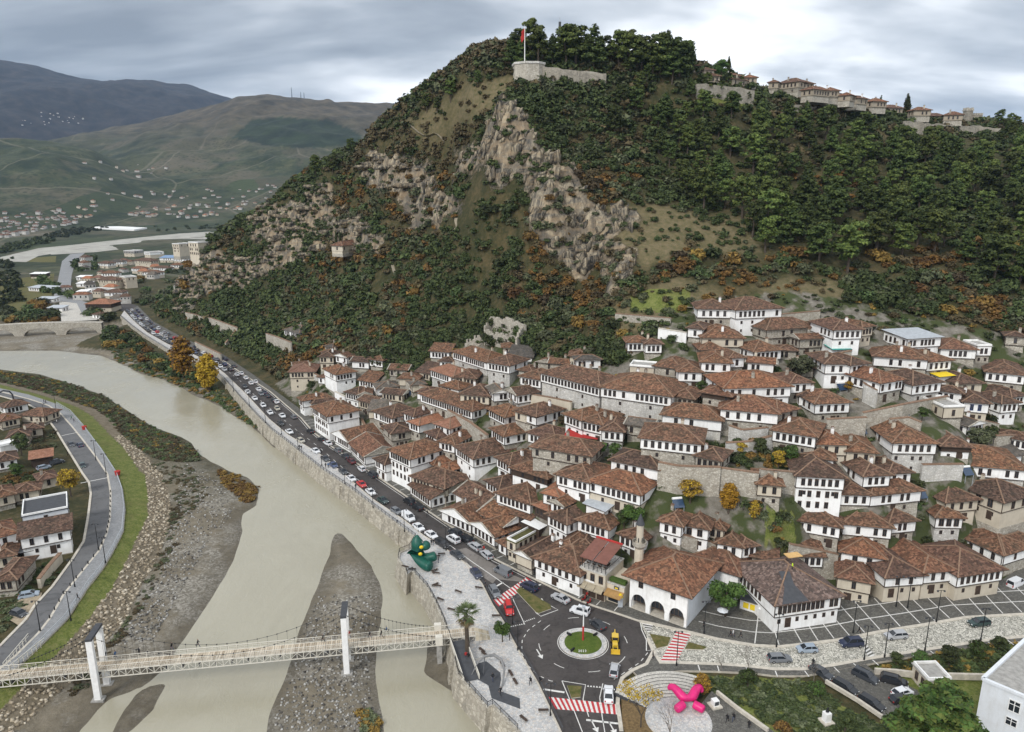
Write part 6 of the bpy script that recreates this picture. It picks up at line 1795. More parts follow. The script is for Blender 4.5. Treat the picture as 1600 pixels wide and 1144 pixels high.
def round_steps():
 c=at(1060,1125,0);b_=[]
 root=tag(empty('stepped_seating',(*c,0)),"curved pale stone steps around the pink sculpture",'steps')
 R0=math.dist(c,at(1045,1055,0));R1=math.dist(c,at(1055,1090,0))
 n=8;a0,a1=math.radians(50),math.radians(150)
 for k in range(n):
  ro=R0+(R1-R0)*k/n;ri=R0+(R1-R0)*(k+1)/n-.0
  b=MB();arc=np.linspace(a0,a1,22);z=.9-.85*k/n
  poly=[(ro*math.cos(a),ro*math.sin(a))for a in arc]+[(ri*math.cos(a),ri*math.sin(a))for a in arc[::-1]]
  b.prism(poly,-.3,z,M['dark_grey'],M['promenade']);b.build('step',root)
 poly=[(R1*math.cos(a),R1*math.sin(a))for a in np.linspace(0,2*math.pi,40,endpoint=False)]
 b=MB();b.prism(poly,-.3,.06,M['kerb'],M['plaza']);b.build('floor',root)
round_steps()
ground_sheet('park_path',[line([(1112,1080),(1140,1098),(1210,1144),(1260,1180),(1150,1200),(1090,1144),(1075,1125)])],.05,M['dark_paving'])
ground_sheet('park_soil',[line([(970,1062),(1000,1061),(1020,1075),(1018,1110),(1045,1144),(1055,1180),(985,1180),(972,1130)])],.03,plain('leaf_litter',(0.17,0.115,0.055),.95,.5,2))
ground_sheet('parking_lot',[line([(1268,1044),(1298,1043),(1345,1032),(1370,1052),(1400,1062),(1440,1082),(1398,1112),(1378,1122),(1290,1066)])],.05,M['dark_paving'])
def park_wall(px,label,h=.7):
 p=line(px);o=p[0];q=[(x-o[0],y-o[1])for x,y in p];b=MB()
 for a,c in zip(q,q[1:]):b.bar((*a,h/2),(*c,h/2),.5,h,M['kerb'])
 r=tag(empty('low_wall',(*o,0)),label,'wall');b.build('masonry',r)
park_wall([(1120,1084),(1150,1108),(1200,1144)],"low beige wall between the park path and the grass")
park_wall([(1290,1067),(1340,1097),(1378,1123)],"low wall along the front of the parking lot")
park_wall([(1366,1053),(1400,1055),(1440,1060),(1540,1062)],"low wall behind the parking lot",1.2)
def monument(px,label,bust):
 x,y=at(*px,.05);r=tag(empty('monument',(x,y,.05),.3),label,'monument')
 b=MB();b.box(-1.0,1.0,-1.0,1.0,0,.25,M['kerb']);b.build('base',r)
 b=MB();b.box(-.55,.55,-.55,.55,.25,1.9 if bust else 1.3,M['white_paint']);b.build('pedestal',r)
 if bust:
  lobes('bust',M['black_metal'],[((0,0,1.95),(.42,.3),None),((0,0,2.25),(.36,.26),0),((0,0,2.5),.14,1),((0,0,2.68),.2,2),((0,0,2.9),.19,3)],r)
 else:
  b=MB();b.box(-.4,.4,-.6,-.55,.5,1.2,M['dark_grey']);b.build('plaque',r)
monument((1291,1128),"dark bust on a white pedestal in the lower right park",True)
monument((1117,1103),"small white block monument with a dark plaque beside the park path",False)
for i,(px,lb)in enumerate((((132,671),"red litter bin at the railing of the left bank promenade, upper one"),((184,742),"red litter bin at the railing of the left bank promenade, lower one"))):
 b=MB();b.tube([(0,0,0),(0,0,1.3)],[.7,.9],M['red_cloth'],10);o=b.build('litter_bin',None,(*at(*px,.13),.13));tag(o,lb,'bin')
def gate_arch():
 x,y=at(8,628,0);r=tag(empty('entrance_arch',(x,y,0),.9),"dark arched frame at the left edge by the left bank road",'arch')
 b=MB();b.tube([(-3.2,0,0),(-3.1,0,2.5),(-2.2,0,4.2),(0,0,5),(2.2,0,4.2),(3.1,0,2.5),(3.2,0,0)],.35,M['dark_grey'],6);b.build('frame',r)
gate_arch()
def gorica_bridge():
 A=np.array(at(-40,512,3.0));B_=np.array(at(158,505,3.0));L=float(np.hypot(*(B_-A)))
 r=tag(empty('stone_bridge',(*A,0),math.atan2(*(B_-A)[::-1])),"old stone arch bridge far up the river on the left",'bridge')
 b=MB();n=3;arch_h=5.6
 M_=M['stone']
 def wall(y):
  bb=MB();w=L/n
  for i in range(n):
   a0,a1=i*w,(i+1)*w;l,rr=a0+2.2,a1-2.2
   top=lambda x:3.4+1.0*math.sin(math.pi*x/L)
   for q0,q1 in((a0,l),(rr,a1)):bb.box(q0,q1,y,y+.5,-9,top((q0+q1)/2),M_)
   pts=[(l+(rr-l)*k/14,-4.6+arch_h*math.sqrt(max(0,1-(k/7-1)**2)))for k in range(15)]
   for(xa,za),(xb,zb)in zip(pts,pts[1:]):
    bb.poly([(xa,y,za),(xb,y,zb),(xb,y,top(xb)),(xa,y,top(xa)),(xa,y+.5,za),(xb,y+.5,zb),(xb,y+.5,top(xb)),(xa,y+.5,top(xa))],[(0,1,2,3),(7,6,5,4),(0,4,5,1)],M_)
  return bb
 for y in(0,4.5):wall(y).build('arch_wall',r)
 b=MB()
 for k in range(20):
  x0,x1=L*k/20,L*(k+1)/20;z=lambda x:3.1+1.0*math.sin(math.pi*x/L)
  b.face([(x0,0,z(x0)),(x1,0,z(x1)),(x1,5,z(x1)),(x0,5,z(x0))],M['promenade'])
 b.build('deck',r)
 for i in range(n):
  l,rr=i*L/n+2.2,(i+1)*L/n-2.2;b=MB()
  pts=[(l+(rr-l)*k/14,-4.6+arch_h*math.sqrt(max(0,1-(k/7-1)**2)))for k in range(15)]
  for(xa,za),(xb,zb)in zip(pts,pts[1:]):b.face([(xa,.5,za),(xa,4.5,za),(xb,4.5,zb),(xb,.5,zb)],M_)
  b.build('vault',r)
gorica_bridge()
# ---------------------------------------------------------------- vehicles
CARCOL={'white':(0.70,0.71,0.73),'silver':(0.40,0.41,0.43),'grey':(0.16,0.17,0.185),'black':(0.012,0.013,0.016),'dark':(0.035,0.04,0.048),'blue':(0.03,0.055,0.14),'navy':(0.018,0.026,0.06),'red':(0.52,0.015,0.015),'beige':(0.45,0.42,0.35),'green':(0.015,0.04,0.038),'maroon':(0.10,0.02,0.025),'lightblue':(0.30,0.36,0.43),'yellow':(0.62,0.42,0.04)}
_cm={}
def car_paint(c):
 if c not in _cm:
  n=NT(c+'_car_paint');n.b.inputs['Specular IOR Level'].default_value=.5;n.b.inputs['Coat Weight'].default_value=.4;n.b.inputs['Coat Roughness'].default_value=.1
  f=n.noise(n.coord(),1.5,3);col=CARCOL[c]
  _cm[c]=n.done(n.mix(n.math('MULTIPLY',f,.4),col,tuple(x*.75+.02 for x in col)),.35)
 return _cm[c]
M['tyre']=flat('tyre_rubber',(0.012,0.012,0.012),.8,.2);M['rim']=flat('wheel_rim',(0.35,0.36,0.37),.35,.5,.6)
M['headlight']=flat('headlight_glass',(0.65,0.67,0.68),.15,.6);M['taillight']=flat('taillight_glass',(0.35,0.01,0.01),.3,.5);M['plate']=flat('number_plate',(0.6,0.6,0.58),.5)
CARS={'saloon':(4.6,1.8,.92,.98,1.45,.27,.43,.70,.86,.98),'hatch':(4.1,1.75,.95,1.0,1.5,.22,.40,.84,.97,1.0),'estate':(4.6,1.8,.95,1.0,1.5,.25,.41,.90,.985,1.0),'suv':(4.7,1.9,1.12,1.18,1.78,.24,.38,.90,.985,1.15),'van':(5.0,1.95,1.25,1.3,2.05,.14,.27,.97,.995,1.3),'jeep':(4.3,1.85,1.15,1.2,1.82,.34,.40,.96,.985,1.2)}
_wheel=None
def wheel_mesh():
 global _wheel
 if _wheel is None:
  b=MB();b.tube([(0,-.11,0),(0,.11,0)],.32,M['tyre'],12);b.tube([(0,-.125,0),(0,.125,0)],.19,M['rim'],8);_wheel=b.mesh('wheel')
 return _wheel
_protos={}
def car_proto(kind,color):
 k=(kind,color)
 if k in _protos:return _protos[k]
 L,Wd,hood,belt,top,a,b_,c_,d_,tail=CARS[kind]
 p=car_paint(color);hw=Wd/2
 r=empty('parked_car')
 X=lambda s:L/2-s*L
 secs=[(0.0,.45,.62,.80),(.02,.25,.78,.93),(.10,.22,hood-.06,.99),(a,.22,hood,1.0),(.5,.22,belt,1.0),(d_-.02 if d_<.95 else.9,.22,belt,1.0),(.965,.25,max(tail-.05,.8),.97),(1.0,.42,max(tail-.22,.7),.86)]
 m=MB();V=[]
 for s,z0,z1,w in secs:
  x=X(s);ww=hw*w
  V+=[(x,-ww*.94,z0),(x,-ww,(z0+z1)/2-.08),(x,-ww*.9,z1),(x,ww*.9,z1),(x,ww,(z0+z1)/2-.08),(x,ww*.94,z0)]
 F_=[]
 for i in range(len(secs)-1):
  for j in range(6):F_.append((i*6+j,i*6+(j+1)%6,(i+1)*6+(j+1)%6,(i+1)*6+j))
 F_.append((5,4,3,2,1,0));e=(len(secs)-1)*6;F_.append((e,e+1,e+2,e+3,e+4,e+5))
 m.poly(V,F_,p)
 rw=hw*.74;x1,x2=X(b_),X(c_)
 m.box(x2,x1,-rw,rw,top-.05,top,p)
 for sx,bx,tx in((1,X(a),x1),(1,X(d_),x2)):
  for s in(-1,1):m.bar((bx,s*hw*.87,belt-.02),(tx,s*rw,top-.03),.09,.09,p)
 for s in(-1,1):m.bar(((x1+x2)/2-.1,s*hw*.885,belt),((x1+x2)/2-.1,s*rw*1.01,top-.03),.09,.07,p)
 for s in(-1,1):m.box(X(a)-.35,X(a)-.15,s*(hw+.1)-.08,s*(hw+.1)+.08,belt-.02,belt+.13,p)
 m.build('body',r)
 g=M['glass'];gb=hw*.86;gw=rw*.97
 def pane(name,pts):q=MB();q.face(pts,g);q.build(name,r)
 zb,zt=belt-.01,top-.05
 pane('windscreen',[(X(a),-gb,zb),(X(a),gb,zb),(x1,gw,zt),(x1,-gw,zt)])
 pane('rear_window',[(X(d_),gb,zb),(X(d_),-gb,zb),(x2,-gw,zt),(x2,gw,zt)])
 for s in(-1,1):
  q=[(X(a),s*gb,zb),(X(d_),s*gb,zb),(x2,s*gw,zt),(x1,s*gw,zt)]
  pane('side_window',q if s>0 else q[::-1])
 if kind=='van':
  for s in(-1,1):
   q=MB();q.box(X(.97),X(.42),s*(hw*.8)-.06,s*(hw*.8)+.06,belt-.02,top-.06,p);q.build('side_panel',r)
 for sx in(.17,.81):
  for s in(-1,1):child('wheel',wheel_mesh(),r,(X(sx),s*(hw-.1),.32),0,(1.05 if kind in('suv','jeep','van')else 1,1,1.05 if kind in('suv','jeep','van')else 1))
 for s in(-1,1):
  q=MB();q.box(L/2-.14,L/2-.01,s*hw*.66-.16,s*hw*.66+.16,.62,.76,M['headlight']);q.build('headlight',r)
  q=MB();q.box(-L/2-.01,-L/2+.1,s*hw*.68-.12,s*hw*.68+.12,.68,.9 if kind!='van' else 1.2,M['taillight']);q.build('taillight',r)
 q=MB();q.box(L/2-.02,L/2+.015,-.26,.26,.42,.53,M['plate']);q.build('number_plate',r)
 q=MB();q.box(L/2-.03,L/2+.01,-.5,.5,.56,.66,M['tyre']);q.build('grille',r)
 if kind in('jeep','suv'):
  q=MB()
  for s in(-1,1):q.box(x2+.2,x1-.2,s*rw*.85-.03,s*rw*.85+.03,top,top+.06,M['black_metal'])
  q.build('roof_rail',r)
 _protos[k]=r;r['_used']=False
 return r
def place_car(u,v,kind,color,label,group,head=None,z=0.0,up=.7,xy=None):
 pr=car_proto(kind,color)
 if pr['_used']:o=copy_tree(pr)
 else:o=pr;pr['_used']=True
 x,y=at(u,v,up)if xy is None else xy
 if head is None:d=tangent(x,y);a=math.atan2(d[1],d[0])
 elif head=='up':d=tangent(x,y);a=math.atan2(-d[1],-d[0])
 else:a=head
 o.location=(x,y,z+.01);o.rotation_euler=(0,0,a)
 tag(o,label,'van' if kind=='van' else 'car',group)
 o.name='van' if kind=='van' else 'parked_car' if group and 'parked' in group else 'car'
 return o
CN={'lightblue':'light blue','dark':'dark','navy':'dark blue','green':'dark green'}
cn=lambda c:CN.get(c,c)
ORD=['first','second','third','fourth','fifth','sixth','seventh','eighth','ninth','tenth','eleventh','twelfth','thirteenth','fourteenth']
KN={'saloon':'saloon','hatch':'hatchback','estate':'estate','suv':'off-roader','van':'van','jeep':'off-roader'}
GQ='cars queueing along the promenade towards the roundabout'
Q=[(773,924,'estate','grey'),(744,895,'saloon','navy'),(714,866,'saloon','dark'),(691,849,'suv','black'),(674,835,'saloon','white'),(654,823,'saloon','white'),(638,808,'van','white'),(619,798,'hatch','grey'),(598,781,'saloon','green'),(579,768,'saloon','white'),(565,756,'saloon','red'),(549,747,'saloon','white'),(536,736,'saloon','dark'),(521,726,'saloon','blue'),(508,716,'saloon','dark'),(493,704,'saloon','white'),(470,688,'hatch','beige'),(452,674,'saloon','white')]
for i,(u,v,k,c)in enumerate(Q):
 j=i-10
 lb="red saloon in the promenade queue" if j==0 else f"{cn(c)} {KN[k]}, {ORD[abs(j) - 1]} {'ahead of' if j < 0 else 'behind'} the red saloon in the promenade queue"
 place_car(u,v,k,c,lb,GQ)
Q2=[(438,661,'saloon','black'),(451,673.5,'saloon','white'),(441,649,'saloon','white'),(422,644,'saloon','white'),(411,633,'hatch','white'),(433,638,'hatch','beige'),(408,615,'hatch','grey'),(398,622,'saloon','white'),(387,612,'saloon','white'),(382,603,'saloon','dark')]
for i,(u,v,k,c)in enumerate(Q2):
 if i==1:continue
 place_car(u,v,k,c,f"{cn(c)} {KN[k]} in the middle stretch of river road, {ORD[i]} up from the tall white building",'cars in the middle stretch of the river road')
Q3=[(485,673,'saloon','black'),(503,686,'saloon','black'),(512,692,'saloon','white'),(528,703,'hatch','grey'),(540,712,'saloon','dark'),(549,720,'saloon','maroon'),(565,732,'hatch','white'),(582,741,'suv','dark'),(639,783,'suv','black'),(652,792,'suv','black'),(711,832,'suv','dark'),(728,842,'suv','black'),(742,853,'estate','silver'),(760,866,'estate','silver')]
for i,(u,v,k,c)in enumerate(Q3):
 place_car(u,v,k,c,f"{cn(c)} {KN[k]}, {ORD[13 - i]} in the parked line counting from the nearest shops",'cars parked on the shop side of the river road','up')
Q4=[(404,608,'saloon','white'),(428,625,'saloon','dark'),(432,627,'saloon','white'),(418,618,'saloon','dark'),(459,651,'hatch','grey'),(413,613,'saloon','navy'),(384,590,'saloon','white'),(377,583,'saloon','white'),(365,572,'saloon','dark'),(392,598,'saloon','white'),(399,596,'saloon','white'),(360,577,'saloon','dark'),(370,585,'saloon','white')]
for i,(u,v,k,c)in enumerate(Q4):
 place_car(u,v,k,c,f"{cn(c)} {KN[k]} {'just below' if v > 600 else 'just past'} the yellow poplar, {ORD[i]} of the cars there",'cars on the river road by the yellow poplar','up')
def far_queue():
 r=random.Random(4)
 rl,rr=resample(ROAD_L[14:],2.0),resample(ROAD_R[19:],2.0)
 for lane,(off,heading)in enumerate(((1.7,None),(4.9,'up'),(8.0,'up'))):
  q=offset(rl,-off)if offset(rl,-off)[3][0]>rl[3][0]else offset(rl,off)
  s=0;nxt=18
  for a,b_ in zip(q,q[1:]):
   s+=math.dist(a,b_)
   u,v=to_px(a[0],a[1],.7)
   if u>352 or u<196:continue
   if s<nxt:continue
   nxt=s+r.uniform(6.2,8.5)+(6 if r.random()<(.1,.15,.55)[lane]else 0)
   c=r.choice(['white','white','silver','dark','black','grey','white','navy','blue','red' if r.random()<.3 else 'black'])
   k=r.choice(['saloon','saloon','hatch','estate','suv'])
   place_car(0,0,k,c,f"{cn(c)} car in the dense far queue on the river road below the cliff",'cars in the dense far queue below the cliff',heading,xy=a)
far_queue()
GR='cars at the roundabout'
for u,v,k,c,lb,px2 in[(786,893,'van','grey',"grey people carrier coming up beside the upper striped crossing",(775,887)),(827,916,'suv','navy',"dark blue off-roader standing at the end of the upper striped crossing",(815,910)),(795,951,'jeep','red',"red off-roader with a black roof entering the roundabout",(805,985)),(876,934,'saloon','silver',"silver coupe leaving the roundabout towards the shops",(860,926)),(906,954,'jeep','white',"white boxy off-roader on the roundabout in front of the cafe",(885,948)),(934,975,'hatch','dark',"small dark hatchback rounding the roundabout near the mosque",(922,965)),(960,1046,'hatch','silver',"silver hatchback leaving the roundabout at its lower right",(964,1020)),(951,1084,'saloon','white',"white saloon on the lower striped crossing",(951,1060)),(685,841,'hatch','white','x',(0,0)),(1218,1028,'estate','grey',"grey estate on the cobbled street, lower lane",(1250,1027)),(1261,1013,'hatch','lightblue',"light blue hatchback on the cobbled street",(1230,1014)),(1330,1004,'suv','navy',"black off-roader beside the white crossing on the cobbles",(1300,1006)),(1400,992,'estate','silver',"silver estate on the cobbled street",(1370,994)),(1530,972,'estate','green',"dark green estate on the cobbled street, farthest right",(1500,975))]:
 if lb=='x':continue
 a,b_=at(u,v,.7),at(*px2,.7)
 place_car(u,v,k,c,lb,GR if u<1000 else 'cars on the cobbled street',math.atan2(b_[1]-a[1],b_[0]-a[0]))
place_car(708,842,'suv','white',"white off-roader passing the parked black cars by the nearest shops",GR,'up')
for u,v,k,c,lb,px2 in[(1283,1050,'saloon','dark',"dark saloon first in the row along the parking lot wall",(1300,1060)),(1321,1073,'estate','black',"black estate second in the row along the parking lot wall",(1340,1084)),(1362,1098,'estate','black',"black estate last in the row along the parking lot wall",(1382,1110)),(1352,1057,'suv','dark',"dark off-roader across the lot from the wall row",(1370,1066)),(1397,1064,'suv','black',"black car parked behind the white one in the lot",(1420,1070)),(1410,1082,'hatch','white',"white hatchback in the parking lot",(1430,1076)),(1408,1093,'hatch','black',"black car half hidden by the conifer in the lot",(1430,1090)),(1486,1083,'hatch','black',"black car beside the kiosk",(1494,1090)),(1587,912,'van','white',"white van at the right end of the street",(1600,906)),(45,929,'hatch','lightblue',"grey blue hatchback on the yellow yard of the left bank",(60,926)),(29,958,'hatch','dark',"dark hatchback on the lower yard edge of the left bank",(44,963)),(111,694,'saloon','dark',"left one of two dark cars meeting on the left bank road",(118,704)),(125,695,'saloon','navy',"right one of two dark cars meeting on the left bank road",(118,686)),(129,727,'hatch','green',"dark car driving alone down the left bank road",(135,742)),(88,722,'suv','dark',"dark vehicle parked by the orange carport",(96,720)),(68,730,'hatch','lightblue',"pale car under the orange carport",(76,728)),(771,571,'hatch','white','n',(0,0)),(769,598,'hatch','white',"white car parked in the lane below the ruin",(778,604)),(1131,662,'hatch','dark',"dark car parked at the end of the plain white house",(1140,662))]:
 if lb=='n':continue
 h_=hit(u,v,.7);h2=hit(*px2,.7)
 place_car(u,v,k,c,lb,'cars parked on side streets and yards',math.atan2(h2[1]-h_[1],h2[0]-h_[0]),z=h_[2]-.7+(.06 if 1260<u<1500 else 0),xy=h_[:2])
def loader():
 x,y=at(961,1006,.5);a,b_=at(962,1020,.5),at(962,1010,.5)
 r=tag(empty('backhoe_loader',(x,y,.01),math.radians(-96)),"yellow backhoe loader on the roundabout beside the lawn",'loader');r.scale=(.78,)*3
 p=car_paint('yellow')
 b=MB();b.box(-2.2,1.6,-.7,.7,.6,1.25,p);b.box(.2,2.0,-.55,.55,1.25,1.75,p);b.build('body',r)
 b=MB();b.box(-1.7,.1,-.85,.85,2.5,2.65,p)
 for sx in(-1.6,0):
  for s in(-.78,.78):b.box(sx-.05,sx+.05,s-.05,s+.05,1.25,2.5,p)
 b.build('cab',r)
 b=MB();b.box(-1.55,-.05,-.75,.75,1.3,2.48,M['glass']);b.build('cab_window',r)
 for sx,rr in((-1.3,.75),(1.4,.5)):
  for s in(-1,1):
   b=MB();b.tube([(sx,s*.75,rr),(sx,s*1.15,rr)],rr,M['tyre'],12);b.tube([(sx,s*.74,rr),(sx,s*1.17,rr)],rr*.5,p,8);b.build('wheel',r)
 b=MB()
 for s in(-.6,.6):b.bar((.6,s,1.5),(3.2,s,.8),.15,.22,p)
 b.build('loader_arm',r)
 b=MB();b.poly([(2.9,-1.15,.2),(2.9,1.15,.2),(3.9,1.15,.25),(3.9,-1.15,.25),(2.9,-1.15,1.1),(2.9,1.15,1.1)],[(0,1,2,3),(0,4,5,1),(0,3,4),(1,5,2)],p);b.build('bucket',r)
 b=MB();b.bar((-2.2,0,1.0),(-3.2,0,2.6),.22,.3,p);b.bar((-3.2,0,2.6),(-3.9,0,1.2),.18,.25,p);b.box(-4.2,-3.7,-.35,.35,.6,1.2,p);b.build('digger_arm',r)
loader()
# ---------------------------------------------------------------- people
M['skin']=flat('skin',(0.42,0.26,0.19),.6);M['hair']=flat('dark_hair',(0.02,0.016,0.013),.6);M['jeans']=flat('blue_jeans',(0.03,0.042,0.085),.8);M['shoes']=flat('dark_shoes',(0.015,0.015,0.015),.6)
M['black_cloth']=flat('black_cloth',(0.014,0.014,0.016),.85);M['white_cloth']=flat('white_cloth',(0.6,0.6,0.6),.85);M['blue_cloth']=flat('blue_cloth',(0.04,0.10,0.22),.85);M['hi_vis']=flat('hi_vis_yellow',(0.55,0.75,0.03),.8);M['green_cloth']=flat('green_cloth',(0.02,0.16,0.08),.85)
def body_items(pose):
 s=.32 if pose=='walk' else.03
 h=.94
 it=[((0,0,h),(.135,.17),None),((0,0,1.12),(.115,.155),0),((0,.0,1.34),(.12,.19),1),((0,0,1.47),(.06,.07),2),((.01,0,1.55),(.052,.055),3),((.02,0,1.645),(.10,.085),4),((.01,0,1.74),(.07,.065),5)]
 for side,ph in((-1,1),(1,-1)):
  n=len(it)
  it+=[((ph*.02,side*.10,h-.1),.095,0),((ph*s*.55+.03,side*.11,.50),.068,n),((ph*s-(.10 if ph<0 and pose=='walk' else 0),side*.11,.09),.045,n+1),((ph*s+.13-(.10 if ph<0 and pose=='walk' else 0),side*.115,.05),.042,n+2)]
 for side,ph in((-1,-1),(1,1)):
  n=len(it);a=ph*s*.6
  it+=[((0,side*.20,1.39),.066,2),((a*.4-.03,side*.25,1.12),.05,n),((a+.06,side*.26,.89),.038,n+1),((a+.09,side*.26,.80),(.028,.045),n+2),((a+.11,side*.25,.73),(.014,.03),n+3)]
 return it
_pb={}
def person_mesh(pose,jacket,trousers):
 k=(pose,jacket,trousers)
 if k in _pb:return _pb[k]
 if pose not in _pb:_pb[pose]=lobes('person',M['skin'],body_items(pose),None)
 me=_pb[pose].copy();me.name='person';me.materials.clear()
 for m in(M['skin'],M[jacket],M[trousers],M['shoes'],M['hair']):me.materials.append(m)
 idx=[]
 for p in me.polygons:
  x,y,z=p.center
  if z>1.50:i=4 if z>1.69 or x<-.005 else 0
  elif abs(y)>.175 and z<.86:i=0
  elif z>.90 or(abs(y)>.185):i=1
  elif z>.09:i=2
  else:i=3
  idx.append(i)
 me.polygons.foreach_set('material_index',idx)
 _pb[k]=me
 return me
def person(u,v,label,jacket='black_cloth',trousers='jeans',pose='walk',head=0.0,z=.13,group=None,xyz=None):
 x,y=at(u,v,z)if xyz is None else xyz[:2]
 o=bpy.data.objects.new('person',person_mesh(pose,jacket,trousers));COL.objects.link(o)
 o.location=(x,y,z if xyz is None else xyz[2]);o.rotation_euler=(0,0,head);o.scale=(1.04,)*3
 tag(o,label,'person',group)
PA=BRIDGE[2]
for u,v,lb,j,t,p,hd in[(269,1016,"person in dark clothes walking on the bridge, right of the left tower",'black_cloth','jeans','walk',PA),(218,1024,"person in grey standing by the rail between left tower and the lone walker",'black_cloth','black_cloth','stand',PA+1),(166,1030,"person in black at the foot of the left bridge tower",'black_cloth','black_cloth','stand',PA+3),(181,1029,"person in a blue top on the bridge beside the left tower",'blue_cloth','jeans','walk',PA),(310,1011,"person in black walking on the bridge about mid river",'black_cloth','jeans','walk',PA),(505,1003,"person in black on the bridge just left of the right tower",'black_cloth','black_cloth','walk',PA+3.1),(546,997,"person in red on the bridge beside the right tower",'red_cloth','jeans','walk',PA),(578,997,"person with a pushchair like bag on the bridge right of the one in red",'black_cloth','jeans','walk',PA),(596,996,"second person in black right of the one in red on the bridge",'black_cloth','black_cloth','walk',PA+3),(604,990,"person farthest right on the bridge before the plaza",'blue_cloth','black_cloth','walk',PA)]:
 person(u,v,lb,j,t,p,hd,1.32,'people on the footbridge')
for u,v,lb,j,t,p,hd in[(674,852,"left of two people in black beside the green sculpture",'black_cloth','black_cloth','stand',1),(677,852,"right of two people in black beside the green sculpture",'black_cloth','jeans','walk',-1),(685,880,"person in dark clothes in front of the green sculpture",'black_cloth','jeans','stand',3),(678,882,"person in white in front of the green sculpture",'white_cloth','white_cloth','stand',0),(770,1064,"person in dark blue in the middle of the dark plaza patch",'black_cloth','jeans','walk',2),(782,1086,"person in black at the lower end of the dark plaza patch",'black_cloth','black_cloth','walk',-1),(829,1070,"person in black on the plaza left of the kerb",'black_cloth','black_cloth','walk',1.2),(844,1069,"person in black standing right on the plaza kerb",'black_cloth','black_cloth','stand',1),(728,1030,"person in red on the plaza ramp",'red_cloth','jeans','walk',2),(732,1031,"person in black beside the one in red on the ramp",'black_cloth','black_cloth','walk',2),(796,1001,"person in black under the small round tree",'black_cloth','black_cloth','stand',0),(758,918,"person in black waiting at the kerb by the upper crossing",'black_cloth','black_cloth','stand',0),(556,764,"person in black alone on the promenade below the red saloon",'black_cloth','jeans','walk',2),(621,817,"person in white on the promenade beside the white van",'white_cloth','jeans','walk',2),(509,731,"left of a couple on the promenade by the blue saloon",'black_cloth','black_cloth','walk',2),(513,731,"right of a couple on the promenade by the blue saloon",'blue_cloth','black_cloth','walk',2),(468,702,"left of two people on the promenade by the beige hatchback",'black_cloth','black_cloth','walk',2),(471,703,"right of two people on the promenade by the beige hatchback",'black_cloth','jeans','walk',2),(1099,980,"person in black on the pavement right of the mosque",'black_cloth','black_cloth','stand',0),(1141,996,"left of three people on the banded pavement",'black_cloth','black_cloth','walk',0),(1145,995,"middle one in white of three people on the banded pavement",'white_cloth','jeans','walk',0),(1157,997,"right of three people on the banded pavement",'black_cloth','black_cloth','walk',3),(1342,990,"person in black behind the black off-roader",'black_cloth','black_cloth','walk',0),(1020,1029,"person in black on the corner opposite the mosque",'black_cloth','black_cloth','stand',0),(1136,1129,"left of two people in black on the park path",'black_cloth','black_cloth','walk',1),(1146,1127,"right of two people in black on the park path",'black_cloth','jeans','walk',1),(1170,1139,"person in black leaning at the beige park wall",'black_cloth','black_cloth','stand',1),(1270,1041,"person in black at the corner of the parking lot",'black_cloth','black_cloth','stand',1),(69,630,"left of two walkers high on the left bank promenade",'black_cloth','jeans','walk',1),(72,631,"right of two walkers high on the left bank promenade",'black_cloth','black_cloth','walk',1),(112,656,"person in green on the left bank promenade",'green_cloth','jeans','walk',1),(116,660,"person in dark clothes behind the one in green",'black_cloth','jeans','walk',1),(122,938,"person in black on the left bank promenade above the footbridge",'black_cloth','black_cloth','walk',1),(89,662,"person in white and black walking on the left bank road",'white_cloth','black_cloth','walk',1),(106,712,"person at the left bank kerb below the two meeting cars",'black_cloth','black_cloth','stand',1),(726,1045,"person in black in front of the palm foot",'black_cloth','black_cloth','stand',0)if False else(590,752,"person in black by the shops under the tall white building",'black_cloth','jeans','walk',0),(668,806,"person in black on the shop pavement by two black cars",'black_cloth','black_cloth','walk',1),(756,862,"person in red on the pavement by the nearest shops",'red_cloth','black_cloth','stand',1),(835,899,"person in dark clothes on the pavement of the long shopfront",'black_cloth','black_cloth','stand',1),(845,903,"second person on the pavement of the long shopfront",'black_cloth','jeans','stand',2),(871,915,"person in red by the long shopfront",'red_cloth','black_cloth','stand',2),(917,935,"person in red seated area before the cafe",'red_cloth','black_cloth','stand',2)]:
 person(u,v,lb,j,t,p,hd,.13)
def worker():
 ro=rep.matrix_basis@Vector((0,6.4,0))
 z=rep.location.z+7.2-.07+.46*(6.4+.75)
 person(0,0,"worker in a bright yellow vest standing on the half stripped roof",'hi_vis','black_cloth','stand',0,xyz=(ro.x,ro.y,z))
worker()
def parasol(u,v,label,mat,r=1.5):
 x,y=at(u,v,.1);o=tag(empty('parasol',(x,y,.1)),label,'parasol')
 b=MB();b.tube([(0,0,0),(0,0,2.5)],.04,M['dark_wood'],5);b.build('pole',o)
 b=MB();n=8;b.poly([(0,0,2.75)]+[(r*math.cos(k*math.tau/n),r*math.sin(k*math.tau/n),2.2)for k in range(n)],[(0,1+k,1+(k+1)%n)for k in range(n)],M[mat]);b.build('canopy',o)
parasol(1186,965,"closed white parasol left of the repaired house",'white_paint',.5);parasol(1128,968,"pale blue parasol under the green tree by the mosque",'pale_wall',1.2)
def hut(u,v,label,mat):
 x,y=at(u,v,.1);o=tag(empty('kiosk_sign',(x,y,.1)),label,'sign')
 b=MB();b.box(-.5,.5,-.25,.25,0,2.2,M['metal_sheet']);b.build('panel',o)
 b=MB();b.tube([(0,-.3,2.6),(0,.3,2.6)],.5,M[mat],12);b.build('disc',o)
hut(969,948,"grey display stand with a round yellow sign at the cafe's corner",'yellow')
